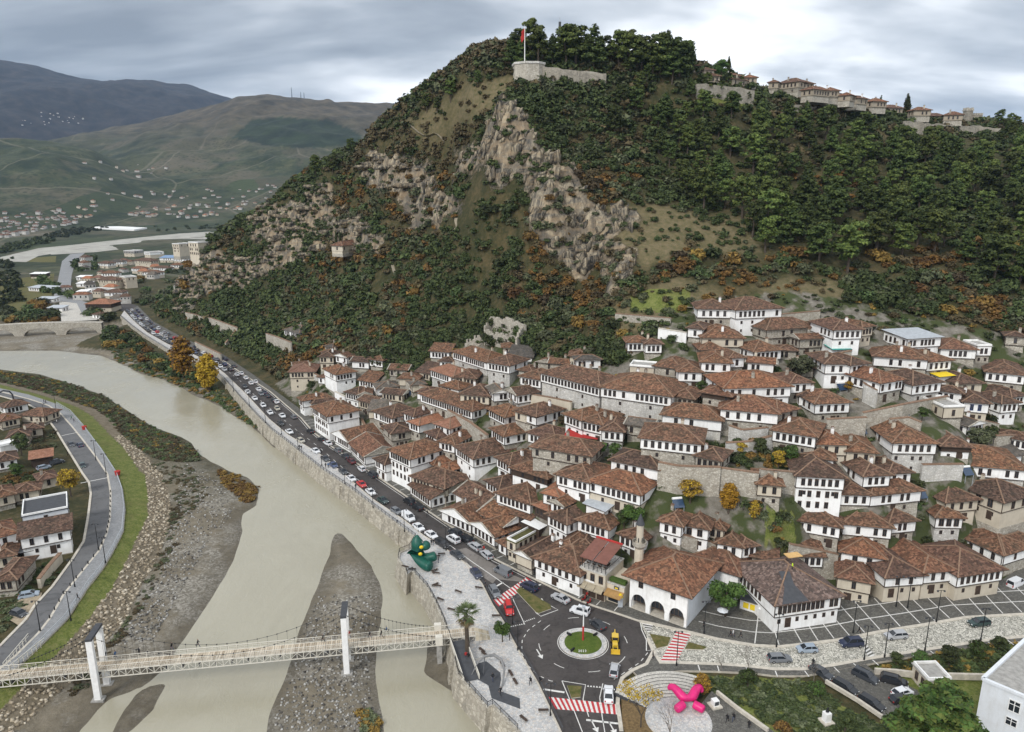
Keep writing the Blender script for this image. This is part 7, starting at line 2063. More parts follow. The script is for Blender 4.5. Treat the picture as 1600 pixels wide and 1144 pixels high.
def scooter(u,v,label):
 x,y=at(u,v,.1);o=tag(empty('scooter',(x,y,.1),.8),label,'scooter')
 b=MB();b.box(-.55,.45,-.18,.18,.3,.65,M['red_cloth']);b.bar((.45,0,.3),(.6,0,1.05),.25,.12,M['red_cloth']);b.build('body',o)
 for s in(-.6,.62):
  b=MB();b.tube([(s,-.07,.24),(s,.07,.24)],.24,M['tyre'],10);b.build('wheel',o)
 b=MB();b.box(-.5,.1,-.16,.16,.65,.78,M['black_metal']);b.build('seat',o)
 b=MB();b.bar((.58,-.35,1.05),(.58,.35,1.05),.05,.05,M['black_metal']);b.build('handlebar',o)
scooter(912,938,"left of two red scooters before the cafe");scooter(920,943,"right of two red scooters before the cafe")
# ---------------------------------------------------------------- trees and shrubs
def leaf_cloud(clumps,n,size,r,up=.35,core=True,jit=.55):
 """clumps: (x, y, z, rx, rz); n leaf triangles shared over them by size -> vertices, triangles"""
 c=np.array(clumps,float)
 w=c[:,3]**2;w=w/w.sum()
 k=r.choice(len(c),n,p=w)
 d=r.normal(size=(n,3));d/=np.linalg.norm(d,axis=1)[:,None]
 d[:,2]=np.where(d[:,2]<-.35,-d[:,2],d[:,2])
 rad=r.uniform(.72,1.08,n)[:,None]
 pos=c[k,:3]+d*rad*np.stack([c[k,3],c[k,3],c[k,4]],1)
 nrm=d+r.normal(size=(n,3))*jit+np.array([0,0,up]);nrm/=np.linalg.norm(nrm,axis=1)[:,None]
 a=np.cross(nrm,r.normal(size=(n,3)));a/=np.linalg.norm(a,axis=1)[:,None]+1e-9
 b=np.cross(nrm,a)
 s=size*r.uniform(.6,1.35,n)[:,None]
 V=np.stack([pos+a*s,pos-a*s*.5+b*s*.8,pos-a*s*.5-b*s*.8],1).reshape(-1,3)
 T=np.arange(3*n).reshape(n,3)
 return V,T
_ico=None
def ico():
 global _ico
 if _ico is None:
  b=bmesh.new();bmesh.ops.create_icosphere(b,subdivisions=1,radius=1.0);b.verts.ensure_lookup_table()
  _ico=(np.array([v.co[:]for v in b.verts]),np.array([[v.index for v in f.verts]for f in b.faces]));b.free()
 return _ico
def with_core(V,T,clumps,r,f=.72):
 iv,it=ico();vs=[V];ts=[T];o=len(V)
 for x,y,z,rx,rz in clumps:
  vs.append(iv*np.array([rx,rx,rz])*f*r.uniform(.75,1.2,(len(iv),1))+np.array([x,y,z]));ts.append(it+o);o+=len(iv)
 return np.concatenate(vs),np.concatenate(ts)
def trunk_mesh(h,r0,lean,mat,seed,limbs=3,top=.75):
 r=random.Random(seed);b=MB()
 p=[(0,0,-1.0),(lean*.2,0,h*.25),(lean*.6,lean*.1,h*.5),(lean,lean*.15,h*top)]
 b.tube(p,[r0*1.2,r0,r0*.75,r0*.35],mat,6)
 for k in range(limbs):
  a=r.uniform(0,6.28);z=h*r.uniform(.35,.6);l=h*r.uniform(.18,.3)
  b.tube([(lean*.6*z/h,0,z),(lean*.6+l*math.cos(a),l*math.sin(a),z+l*.8)],[r0*.45,r0*.15],mat,4)
 return b.mesh('trunk')
def pine_shape(seed,kind='round'):
 """unit pine about 10 m tall: crown clumps"""
 r=np.random.default_rng(seed);cl=[]
 H=10.0
 if kind=='cone':
  for i in range(17):
   t=(i+.5)/17;z=1.6+t*7.6;rr=(1-t)**.8*2.7+.25
   a=i*2.4+r.uniform(-.4,.4);d=rr*.62
   cl.append((d*math.cos(a),d*math.sin(a),z,.55+rr*.42,.75))
  cl.append((0,0,9.4,.4,.8))
 else:
  for i in range(16):
   t=(i+.5)/16;z=3.0+t*6.4;rr=2.9*math.sqrt(max(.05,1-((t-.38)/.72)**2))
   a=i*2.4+r.uniform(-.6,.6);d=rr*r.uniform(.45,.8)
   cl.append((d*math.cos(a),d*math.sin(a),z+r.uniform(-.3,.3),r.uniform(.95,1.5),r.uniform(.6,.95)))
 return cl
PINES=[]
for i in range(8):
 r=np.random.default_rng(100+i);cl=pine_shape(i,'cone' if i%4==3 else 'round')
 V,T=leaf_cloud(cl,1500,.34,r,up=.5);V,T=with_core(V,T,cl,r,.6)
 PINES.append((tri_mesh('crown',V,T,[M['pine']if i%2 else M['pine2']]),trunk_mesh(9,.24,(-1)**i*.5*(i%3),M['bark'],i),cl))
def crown_shape(kind,seed):
 r=np.random.default_rng(seed);cl=[]
 if kind=='round':
  for i in range(14):
   d=r.normal(size=3);d/=np.linalg.norm(d);cl.append((d[0]*2.0,d[1]*2.0,5.2+d[2]*1.9,r.uniform(1.1,1.7),r.uniform(.9,1.3)))
 elif kind=='tall':
  for i in range(16):
   t=i/15;rr=1.7*math.sin(math.pi*(.12+.8*t));a=i*2.4
   cl.append((rr*.6*math.cos(a),rr*.6*math.sin(a),1.6+t*7.4,.7+rr*.45,1.0))
 elif kind=='column':
  for i in range(12):
   t=i/11;cl.append((r.uniform(-.2,.2),r.uniform(-.2,.2),.8+t*8.4,.95*math.sin(math.pi*(.2+.72*t))+.15,.9))
 elif kind=='bush':
  for i in range(6):
   a=r.uniform(0,6.28);d=r.uniform(0,.6);cl.append((d*math.cos(a),d*math.sin(a),r.uniform(.25,.6),r.uniform(.4,.62),r.uniform(.35,.55)))
 elif kind=='weeping':
  for i in range(22):
   t=i/21;rr=(1-t)**.7*3.6+.3;a=i*2.4
   cl.append((rr*.72*math.cos(a),rr*.72*math.sin(a),1.0+t*8,.6+rr*.3,.6))
 return cl
def make_tree(kind,mats,seed,n=1500,size=.36,trunk='bark',core=.6,h=8):
 r=np.random.default_rng(seed);cl=crown_shape(kind,seed)
 V,T=leaf_cloud(cl,n,size,r)
 mi=r.integers(0,len(mats),len(T))if len(mats)>1 else np.zeros(len(T),int)
 if core:
  k=len(T);V,T=with_core(V,T,cl,r,core);mi=np.concatenate([mi,np.zeros(len(T)-k,int)])
 return tri_mesh('crown',V,T,[M[m]for m in mats],mi),trunk_mesh(h,.25,.2,M[trunk],seed)
def put_tree(name,meshes,x,y,z,s,label,cat,group=None,rz=0.0,sx=1.0):
 o=tag(empty(name,(x,y,z),rz),label,cat,group);o.scale=(s*sx,s*sx,s)
 child('trunk',meshes[1],o);child('crown',meshes[0],o)
 return o
def tree_px(name,meshes,u,v,hpx,label,cat='tree',group=None,sx=1.0,unit=10.0,z=None):
 x,y,zz,t=hit(u,v,0)
 if z is not None:(x,y),zz=at(u,v,z),z
 h=z_at(x,y,v-hpx)-zz
 return put_tree(name,meshes,x,y,zz,h/unit,label,cat,group,random.uniform(0,6),sx)
T_YEL=make_tree('tall',['yellow_leaf'],3,2600,.3);T_OCH=make_tree('tall',['yellow_leaf','ochre_leaf'],4,2000,.3,core=.45)
T_GRN=make_tree('round',['green_leaf'],5,2200,.3);T_GRN2=make_tree('round',['green_leaf','dark_leaf'],6,1600,.34);T_OLV=make_tree('round',['olive_leaf'],7,1500,.34)
T_DRK=make_tree('round',['dark_leaf'],8,1600,.34);T_CYP=make_tree('column',['dark_leaf'],9,1500,.3);T_WEEP=make_tree('weeping',['green_leaf','pine2'],10,6000,.26)
T_BUSHY=make_tree('round',['yellow_leaf','ochre_leaf'],12,1600,.3,core=.5);T_RUST=make_tree('round',['rust_leaf','ochre_leaf'],13,1500,.34)
tree_px('poplar_tree',T_YEL,327,612,60,"bright yellow poplar on the river bank beside the promenade wall",sx=1.25)
tree_px('poplar_tree',T_OCH,288,592,68,"golden brown thinning poplar left of the bright yellow one",sx=1.25)
tree_px('broadleaf_tree',T_GRN,1133,966,66,"full green tree beside the mosque's right wall",sx=.95,unit=8.4)
tree_px('broadleaf_tree',T_GRN,785,1003,36,"small round crowned green tree on the plaza kerb",z=.12,sx=.8,unit=8.4)
tree_px('conifer_tree',T_WEEP,1460,1190,130,"big drooping light green conifer at the lower right",z=0,sx=1.3)
tree_px('broadleaf_tree',T_GRN2,1190,679,30,"bright green bushy tree below the balcony bay house",unit=8.4,sx=1.2)
tree_px('broadleaf_tree',T_GRN,934,715,30,"bright green tree below the red canopy",unit=8.4,sx=1.1)
tree_px('broadleaf_tree',T_GRN2,962,716,24,"darker green tree right of the bright one below the red canopy",unit=8.4,sx=1.2)
tree_px('broadleaf_tree',T_GRN,990,822,36,"green garden tree right of the great mansion's roof",unit=8.4,sx=1.1)
tree_px('broadleaf_tree',T_GRN2,975,825,28,"lower green tree left of the garden tree by the mansion roof",unit=8.4,sx=1.1)
tree_px('autumn_tree',T_YEL,1138,800,46,"tall golden tree in the terrace garden in mid town",sx=1.3)
tree_px('autumn_tree',T_BUSHY,1078,786,36,"wide yellow tree at the left of the terrace garden",unit=8.4,sx=1.3)
tree_px('autumn_tree',T_OCH,1178,812,30,"small ochre tree at the right end of the terrace garden",sx=1.2)
tree_px('autumn_tree',T_BUSHY,1156,712,22,"yellow green tree on the upper garden terrace",unit=8.4,sx=1.2)
tree_px('broadleaf_tree',T_DRK,1186,714,30,"dark green tree on the upper garden terrace",unit=8.4,sx=1.1)
tree_px('autumn_tree',T_BUSHY,1216,732,28,"yellow tree at the right of the upper garden terrace",unit=8.4,sx=1.1)
tree_px('broadleaf_tree',T_GRN2,1235,725,30,"green tree by the shaded pergola of the upper garden",unit=8.4,sx=1.0)
tree_px('broadleaf_tree',T_OLV,1530,706,38,"broad autumn green tree right of the open timber pavilion",unit=8.4,sx=1.3)
tree_px('broadleaf_tree',T_OLV,1250,596,40,"broad olive coloured tree right of the six windowed house",unit=8.4,sx=1.35)
tree_px('broadleaf_tree',T_GRN2,1508,656,22,"round bush tree below the blue windows",unit=8.4,sx=1.1)
tree_px('broadleaf_tree',T_GRN2,1440,658,22,"green tree left of the beige flat annex",unit=8.4,sx=1.2)
tree_px('broadleaf_tree',T_DRK,1370,625,20,"dark green tree under the high stone terrace",unit=8.4,sx=1.0)
tree_px('autumn_tree',T_BUSHY,1325,613,18,"small yellow tree left of the high stone terrace",unit=8.4,sx=1.1)
tree_px('broadleaf_tree',T_GRN2,1096,620,26,"green tree against the timber eaved wing",unit=8.4,sx=.9)
tree_px('cypress_tree',T_CYP,1417,172,26,"big lone cypress on the crest skyline",sx=1.3);tree_px('cypress_tree',T_CYP,1138,116,28,"slim cypress behind the round tree on the crest",sx=1.1)
tree_px('broadleaf_tree',T_GRN2,1127,126,34,"round green tree beside a cypress on the castle wall",unit=8.4,sx=1.0);tree_px('cypress_tree',T_CYP,1376,157,8,"tiny cypress tip behind the pyramid roofed crest house")
tree_px('cypress_tree',T_CYP,526,386,26,"left of two cypresses beside the cliff church",sx=.7);tree_px('cypress_tree',T_CYP,532,386,24,"right of two cypresses beside the cliff church",sx=.7)
tree_px('autumn_tree',T_BUSHY,111,776,44,"yellow green tree beside the modern white block",unit=8.4,sx=.95);tree_px('broadleaf_tree',T_DRK,34,712,36,"dark green tree in the left bank gardens",unit=8.4,sx=.9)
tree_px('autumn_tree',T_BUSHY,14,668,20,"yellow bush tree at the left edge of the gardens",unit=8.4,sx=1.3);tree_px('broadleaf_tree',T_GRN2,25,748,24,"low spreading green tree above the modern white block",unit=8.4,sx=1.2)
tree_px('autumn_tree',T_OCH,1096,1086,34,"rust coloured tree at the edge of the stone steps",sx=1.5);tree_px('autumn_tree',T_RUST,1222,1156,26,"orange bush tree at the bottom of the park",unit=8.4,sx=1.2)
for i,(u,v,h,lb)in enumerate([(1275,1090,22,"dark round bush left of the parking wall"),(1320,1144,26,"dark bush below the bust monument"),(1168,1075,24,"dark shrub in the park near the bare trees"),(1482,1042,28,"rounded green shrub on the lower kerb of the cobbles"),(1528,1032,26,"dark green shrub right of the rounded one"),(1560,1018,20,"hedge like shrub at the right end of the lower kerb"),(1435,1042,22,"dark hedge shrub left of the rounded one"),(1400,1040,18,"low hedge shrub at the lot's entrance")]):
 tree_px('shrub',T_DRK if i%2 else T_GRN2,u,v,h,lb,'shrub','park shrubs',unit=7.5,sx=1.25)
def bare_tree(u,v,hpx,label,leaves=None,seed=1):
 x,y,z,t=hit(u,v,0);h=z_at(x,y,v-hpx)-z
 r=random.Random(seed);b=MB();tips=[]
 def grow(p,d,l,w,depth):
  q=p+d*l;b.tube([p,q],[w,w*.62],M['bark']if leaves else M['pale_bark'],5 if depth<2 else 3,cap=False)
  if depth>=5:tips.append(q);return
  for k in range(3 if depth<3 else 2):
   nd=(d+Vector((r.uniform(-.75,.75),r.uniform(-.75,.75),r.uniform(-.15,.45)))).normalized();grow(q,nd,l*r.uniform(.62,.82),w*.6,depth+1)
 grow(Vector((0,0,-.3)),Vector((0,0,1)),h*.3,h*.018,0)
 o=tag(empty('bare_tree',(x,y,z)),label,'tree');b.build('trunk',o)
 rr=np.random.default_rng(seed)
 if leaves:
  cl=[(*p,h*.07,h*.06)for p in tips[::2]];V,T=leaf_cloud(cl,900,.16,rr)
  child('crown',tri_mesh('crown',V,T,[M[leaves]]),o)
bare_tree(1001,1139,76,"half bare yellow leaved tree on the corner by the pink sculpture",'yellow_leaf',3);bare_tree(1046,1160,60,"pale leafless tree in front of the pink sculpture",None,5)
bare_tree(1127,1050,34,"left leafless tree on the lower kerb of the cobbles",None,7);bare_tree(1169,1052,44,"right leafless tree on the lower kerb of the cobbles",None,8);bare_tree(1271,1068,38,"leafless tree at the corner of the parking lot",None,9)
def palm():
 x,y=at(731,1022,.12);h=z_at(x,y,962)
 o=tag(empty('palm_tree',(x,y,.12)),"tall fan palm standing on the plaza at the bridge end",'palm')
 b=MB();b.tube([(0,0,0),(-.1,0,h*.4),(-.25,0,h)],[.55,.42,.42],M['bark'],8);b.build('trunk',o)
 r=random.Random(2);g=MB();d=MB()
 def frond(a,el,l,m,mat):
  dr=Vector((math.cos(a)*math.cos(el),math.sin(a)*math.cos(el),math.sin(el)));c=Vector((-.25,0,h))
  tip=c+dr*l;tip.z-=l*.12
  m.tube([c,c+dr*l*.55],[.05,.035],M[mat],3,cap=False)
  base=c+dr*l*.5;side=dr.cross(Vector((0,0,1))).normalized();upv=side.cross(dr)
  for k in range(11):
   s=(k-5)/5;e=base+(dr*math.cos(s*1.1)+side*math.sin(s*1.1))*l*.55-Vector((0,0,.25*l*(.3+abs(s))))
   w=side*.09*l*.3
   m.face([base-w,base+w,(base+e)/2+w+upv*.05,e,(base+e)/2-w+upv*.05],M[mat])
 for k in range(34):frond(k*2.4,r.uniform(-.1,1.25),r.uniform(2.6,3.3),g,'palm_leaf')
 for k in range(16):frond(k*2.4+1,r.uniform(-1.2,-.5),r.uniform(2.0,2.6),d,'palm_dry')
 g.build('crown',o);d.build('dry_skirt',o)
palm()
def rand_px(poly,n,r):
 p=np.array(poly,float);lo,hi=p.min(0),p.max(0)
 u=r.uniform(lo[0],hi[0],n*6);v=r.uniform(lo[1],hi[1],n*6)
 k=inside(poly,u,v);return list(zip(u[k][:n],v[k][:n]))
def forest():
 r=np.random.default_rng(21);pts=[]
 def add(poly,n,gap,h0,h1,tagline):
  for u,v in rand_px(poly,n,r):
   x,y,z,t=hit(u,v,0)
   if t>880 or z<8:continue
   if any((x-q[0])**2+(y-q[1])**2<gap*gap for q in pts):continue
   pts.append((x,y,z,t,r.uniform(h0,h1),tagline))
 A="dark green pine in the forest on the right slope";B_="dark pine of the grove on the crest behind the bastion";C_="loosely standing pine on the slope below the castle wall"
 add([(785,118),(800,96),(1060,108),(1085,120),(1050,132),(950,112),(850,106)],170,4.2,13,20,B_)
 add([(935,150),(1105,140),(1130,210),(1075,330),(1000,240),(930,200)],90,7,9,14,C_)
 add([(1085,230),(1130,180),(1250,190),(1330,225),(1420,244),(1560,262),(1610,255),(1610,470),(1540,440),(1480,405),(1400,410),(1300,440),(1230,395),(1180,400),(1170,350),(1090,350)],600,8.3,11,18,A)
 add([(1180,205),(1300,220),(1420,246),(1560,262),(1560,280),(1200,262)],50,8,8,12,A)
 add([(1560,196),(1610,205),(1610,240),(1560,230)],16,5,8,12,A)
 pts.sort(key=lambda p:p[3]/p[4])
 return pts
PP=forest()
for i,(x,y,z,t,h,lb)in enumerate(PP[:300]):
 k=PINES[i*5%8]
 put_tree('pine_tree',k,x,y,z,h/10.0,lb,'pine tree',lb.replace('dark green pine in','pines of').replace('dark pine of','pines of').replace('loosely standing pine on','pines on'),random.uniform(0,6.28),random.uniform(.9,1.2))
def rest_of_pines():
 vs,ts,o=[],[],0;r=np.random.default_rng(5)
 for i,(x,y,z,t,h,lb)in enumerate(PP[300:]):
  cl=PINES[i%8][2];V,T=leaf_cloud(cl,420,.6,r,up=.5);V,T=with_core(V,T,cl,r,.55)
  vs.append(V*(h/10)+np.array([x,y,z]));ts.append(T+o);o+=len(V)
 if vs:
  ob=bpy.data.objects.new('pine_forest',tri_mesh('pine_forest',np.concatenate(vs),np.concatenate(ts),[M['pine']]));COL.objects.link(ob);tag(ob,kind='stuff')
rest_of_pines()
for i,(u,v,h,lb,k)in enumerate([(667,176,30,"leaning pine lowest of the three on the left crest edge",0),(704,158,34,"rounded pine in the middle of the three on the left crest edge",2),(747,136,26,"small pine nearest to the bastion on the left crest edge",1),(494,278,36,"spreading pine on the far left cliff rim",4),(520,272,30,"dark pine right of the spreading one on the cliff rim",6),(548,240,24,"wispy pine on the cliff rim higher up",5),(683,176,24,"low dark pine beside the leaning one on the crest edge",6),(1052,104,46,"thin lone pine left of two at the right end of the crest grove",5),(1074,104,40,"thin lone pine right of two at the right end of the crest grove",4),(925,125,22,"small pine in front of the curtain wall",3),(980,118,30,"broad pine at the right end of the curtain wall",2),(1010,128,26,"pine below the crest grove's right half",1),(1282,196,26,"dark spreading pine under the crest houses",6),(1168,160,18,"pine at the foot of the castle wall meadow",2)]):
 tree_px('pine_tree',PINES[k],u,v,h,lb,'pine tree')
def bush_mesh(seed,mats,n=150,size=.2,core=.62):
 r=np.random.default_rng(seed);cl=crown_shape('bush',seed);V,T=leaf_cloud(cl,n,size,r,up=.45);V,T=with_core(V,T,cl[:4],r,core)
 return V,T
BK={'dark':'dark_leaf','olive':'olive_leaf','green':'scrub_green','rust':'rust_leaf','ochre':'ochre_leaf','brown':'brown_scrub'}
BW={'dark':"dark green",'olive':"grey green",'green':"fresh green",'rust':"rust brown",'ochre':"ochre yellow",'brown':"dry brown"}
def scrub():
 r=np.random.default_rng(33)
 n=84000
 x=r.uniform(-300,330,n);y=r.uniform(140,560,n)
 dh=sample(RDH,x,y);z=ground(x,y);rk=sample(RROCK,x,y);op=sample(ROPEN,x,y)
 u,v=to_px(x,y,z)
 tw=inside(TOWN_PX,u,v)
 ns=fbm(x/26,y/26,3);n2=fbm(x/60+8,y/60,3)
 inframe=(u>-120)&(u<1720)&(v<1180)
 slope_right=(u>1000)&(v<460)
 dens=np.where(rk>.45,np.where(x<-20,.6,.4),np.where(op>.5,.3,np.where(slope_right,np.where(inside([(1085,240),(1250,190),(1610,225),(1610,440),(1480,400),(1300,420),(1170,390)],u,v),.14,.42),.9)))*smooth(-.55,.15,ns+.2)
 keep=(dh>6)&~tw&inframe&(r.random(n)<dens)&(z>1.5)
 k=np.nonzero(keep)[0]
 ok=np.ones(len(k),bool)
 for f in np.linspace(.5,.985,26):ok&=CAM_Z+(z[k]+2-CAM_Z)*f+1.5>ground(x[k]*f,y[k]*f)
 good=k[ok]
 items=[]
 for i in good:
  q=n2[i]+r.normal()*.26+(.22 if u[i]>960 and 380<v[i]<540 else 0)
  kind=('dark' if q<.06 else 'olive' if q<.2 else 'green' if q<.3 else 'brown' if q<.47 else 'rust' if q<.56 else 'ochre')
  if rk[i]>.5 and kind in('green','ochre'):kind='olive'
  if z[i]>98 and kind in('rust','ochre','green'):kind='brown'
  s=(r.uniform(1.2,3.2)if r.random()<.85 else r.uniform(3,4.6))*(.62 if op[i]>.5 else.8 if rk[i]>.5 else 1.0)
  items.append((x[i],y[i],z[i],s,kind,math.hypot(x[i],y[i])))
 return items
SC=scrub()
SC.sort(key=lambda p:p[5]/p[3])
_bp={}
for k in BK:
 _bp[k]=[]
 for sd in range(3):
  V,T=bush_mesh(sd*7+len(k),None,260,.17);_bp[k].append(tri_mesh('crown',V,T,[M[BK[k]]]))
def bush_at(x,y,z,s,kind,label,group,name='shrub',r=random):
 o=bpy.data.objects.new(name,r.choice(_bp[kind]));COL.objects.link(o)
 o.location=(x,y,z-s*.1);o.scale=(s,s,s*r.uniform(.75,1.15));o.rotation_euler=(0,0,r.uniform(0,6.28));tag(o,label,'shrub',group)
for x,y,z,s,k,d in SC[:230]:
 bush_at(x,y,z,s,k,f"{BW[k]} shrub growing wild on the slope above the town",f"{BW[k]} shrubs on the hillside")
def rest_of_scrub():
 r=np.random.default_rng(8)
 for kind in BK:
  vs,ts,o=[],[],0
  for x,y,z,s,k,d in SC[230:]:
   if k!=kind:continue
   cl=crown_shape('bush',int(r.integers(0,40)));V,T=leaf_cloud(cl,120 if d<330 else 60,.2 if d<330 else.3,r,up=.45);V,T=with_core(V,T,cl[:3],r,.62)
   vs.append(V*np.array([s,s,s*r.uniform(.75,1.15)])+np.array([x,y,z-.1*s]));ts.append(T+o);o+=len(V)
  if vs:
   ob=bpy.data.objects.new(f'{kind}_scrub_shrubbery',tri_mesh('scrub',np.concatenate(vs),np.concatenate(ts),[M[BK[kind]]]));COL.objects.link(ob);tag(ob,kind='stuff')
rest_of_scrub()
def free(x,y,m=1.2):
 for cx,cy,L,D,a,zb,H in HOUSES:
  dx,dy=x-cx,y-cy;lx=dx*math.cos(a)+dy*math.sin(a);ly=-dx*math.sin(a)+dy*math.cos(a)
  if abs(lx)<L/2+m and-m<ly<D+m:return False
 return True
def town_green():
 r=random.Random(12);rn=np.random.default_rng(12);c=0
 for u,v in rand_px(TOWN_PX[:14]+[(1700,900),(1320,880),(1240,900),(1130,850),(1000,820),(850,800),(560,700)],900,rn):
  x,y,z,t=hit(u,v,0)
  if not free(x,y)or z<1.0 or c>230:continue
  k=r.choice(['dark','olive','green','green','green','ochre','olive','dark','brown']);s=r.uniform(1.0,2.4)
  bush_at(x,y,z,s,k,f"{BW[k]} garden shrub between the old town houses",f"{BW[k]} garden shrubs in the town",'garden_shrub',r);c+=1
 for poly,n,ks,lb,s0,s1 in(([(1055,742),(1180,748),(1190,812),(1120,815),(1060,795)],110,['olive','green','dark','dark','ochre'],"terrace garden",1.8,3.6),([(1130,700),(1240,700),(1240,738),(1130,728)],26,['dark','green','olive','ochre'],"upper garden terrace",1.4,2.4),([(1190,795),(1245,800),(1240,860),(1195,850)],16,['green','dark','olive'],"green slope by the ornate house",1.0,2.2),([(1010,740),(1040,740),(1030,790),(1005,780)],10,['dark','olive'],"stony slope left of the terrace garden",1,1.8),([(1215,950),(1315,935),(1318,950),(1225,968)],14,['rust','brown','dark'],"bed in front of the repaired house",.7,1.2)):
  for u,v in rand_px(poly,n,rn):
   x,y,z,t=hit(u,v,0)
   if not free(x,y,.3):continue
   k=r.choice(ks);bush_at(x,y,z,r.uniform(s0,s1),k,f"{BW[k]} shrub in the {lb}",f"shrubs in the {lb}",'garden_shrub',r)
town_green()
def banks():
 rn=np.random.default_rng(3);r=random.Random(3)
 for i,(u,v)in enumerate(rand_px([(158,505),(190,520),(240,552),(270,572),(330,600),(318,604),(230,575),(165,540)],60,rn)):
  x,y,z,t=hit(u,v,0);k=rn.choice(['green','green','olive','ochre','dark']);bush_at(x,y,z,rn.uniform(3,5.5),k,f"{BW[k]} bank bush between the promenade wall and the water",f"{BW[k]} bushes on the right river bank",'bank_shrub',r)
 for poly,n,lb in(([(120,488),(160,490),(170,500),(130,505)],8,"behind the old stone bridge"),([(0,470),(80,470),(90,505),(0,505)],26,"at the left end of the old stone bridge"),([(205,440),(300,410),(296,450),(250,470),(215,480)],26,"between the far town and the cliff")):
  for u,v in rand_px(poly,n,rn):
   x,y,z,t=hit(u,v,0);k=rn.choice(['green','olive','dark','ochre']);bush_at(x,y,z,rn.uniform(4,7),k,f"{BW[k]} tree clump {lb}",f"{BW[k]} clumps {lb}",'tree_clump',r)
 def mass(name,poly,n,s0,s1,kinds,squash=.6,pxz=None):
  for kind,share in kinds:
   vs,ts,o=[],[],0
   for u,v in rand_px(poly,int(n*share),rn):
    x,y,z,t=hit(u,v,0);s=rn.uniform(s0,s1)
    if z<WATER_Z+.1 or(pxz and not free(x,y,.8)):continue
    cl=crown_shape('bush',int(rn.integers(0,40)))[:4];V,T=leaf_cloud(cl,60,.24,rn,up=.3);V,T=with_core(V,T,cl[:2],rn,.6)
    vs.append(V*np.array([s,s,s*squash])+np.array([x,y,z-.1*s]));ts.append(T+o);o+=len(V)
   if vs:
    ob=bpy.data.objects.new(name,tri_mesh(name,np.concatenate(vs),np.concatenate(ts),[M[BK[kind]]]));COL.objects.link(ob);tag(ob,kind='stuff')
 mass('bank_reeds',[(0,581),(60,588),(120,604),(165,620),(210,650),(255,675),(300,700),(310,720),(290,722),(250,718),(225,705),(200,688),(185,670),(160,645),(110,625),(50,608),(0,597)],1700,.8,1.9,(('ochre',.07),('brown',.4),('olive',.33),('green',.2)))
 mass('bank_reeds',[(340,735),(385,748),(402,765),(396,788),(370,778),(350,755)],110,1.0,2.0,(('ochre',.5),('rust',.5)))
 mass('bar_weeds',[(232,720),(300,730),(330,770),(280,820),(262,830),(272,780)],160,.5,1.3,(('olive',.5),('brown',.5)),.5)
 mass('bar_weeds',[(560,1115),(600,1112),(606,1144),(570,1144)],60,.8,1.6,(('olive',.5),('ochre',.5)),.6)
 mass('bank_grass',[(160,540),(240,568),(300,585),(370,628),(410,672),(395,664),(340,630),(290,606),(230,585),(185,566)],620,1.0,2.4,(('green',.4),('ochre',.3),('olive',.3)),.5)
 mass('toe_weeds',[(266,790),(285,790),(275,850),(240,920),(200,985),(120,1090),(110,1080),(190,980),(225,915),(255,860)],190,.5,1.5,(('brown',.5),('olive',.5)),.5)
 mass('park_undergrowth',[(1085,1060),(1255,1066),(1300,1095),(1370,1130),(1400,1150),(1240,1150),(1170,1110),(1110,1085)],420,.5,1.5,(('green',.45),('olive',.25),('dark',.3)),.55)
 mass('park_undergrowth',[(1370,1045),(1540,1010),(1590,1005),(1540,1050),(1460,1052)],160,.7,1.6,(('green',.4),('dark',.4),('ochre',.2)),.7)
 mass('town_undergrowth',TOWN_PX[:13]+[(1700,900),(1320,880),(1130,850),(1000,820),(850,800),(560,700)],1500,.7,1.7,(('green',.35),('dark',.25),('olive',.25),('ochre',.15)),.7,True)
 mass('garden_undergrowth',[(0,745),(70,735),(85,755),(25,775),(0,790)],60,1.0,2.0,(('green',.3),('dark',.3),('rust',.4)),.7)
 mass('garden_undergrowth',[(40,668),(85,672),(90,700),(20,705)],60,.8,1.8,(('olive',.4),('brown',.6)),.7)
 mass('garden_undergrowth',[(0,905),(40,900),(75,880),(95,895),(60,925),(0,990)],90,.7,1.6,(('green',.5),('olive',.5)),.6)
banks()
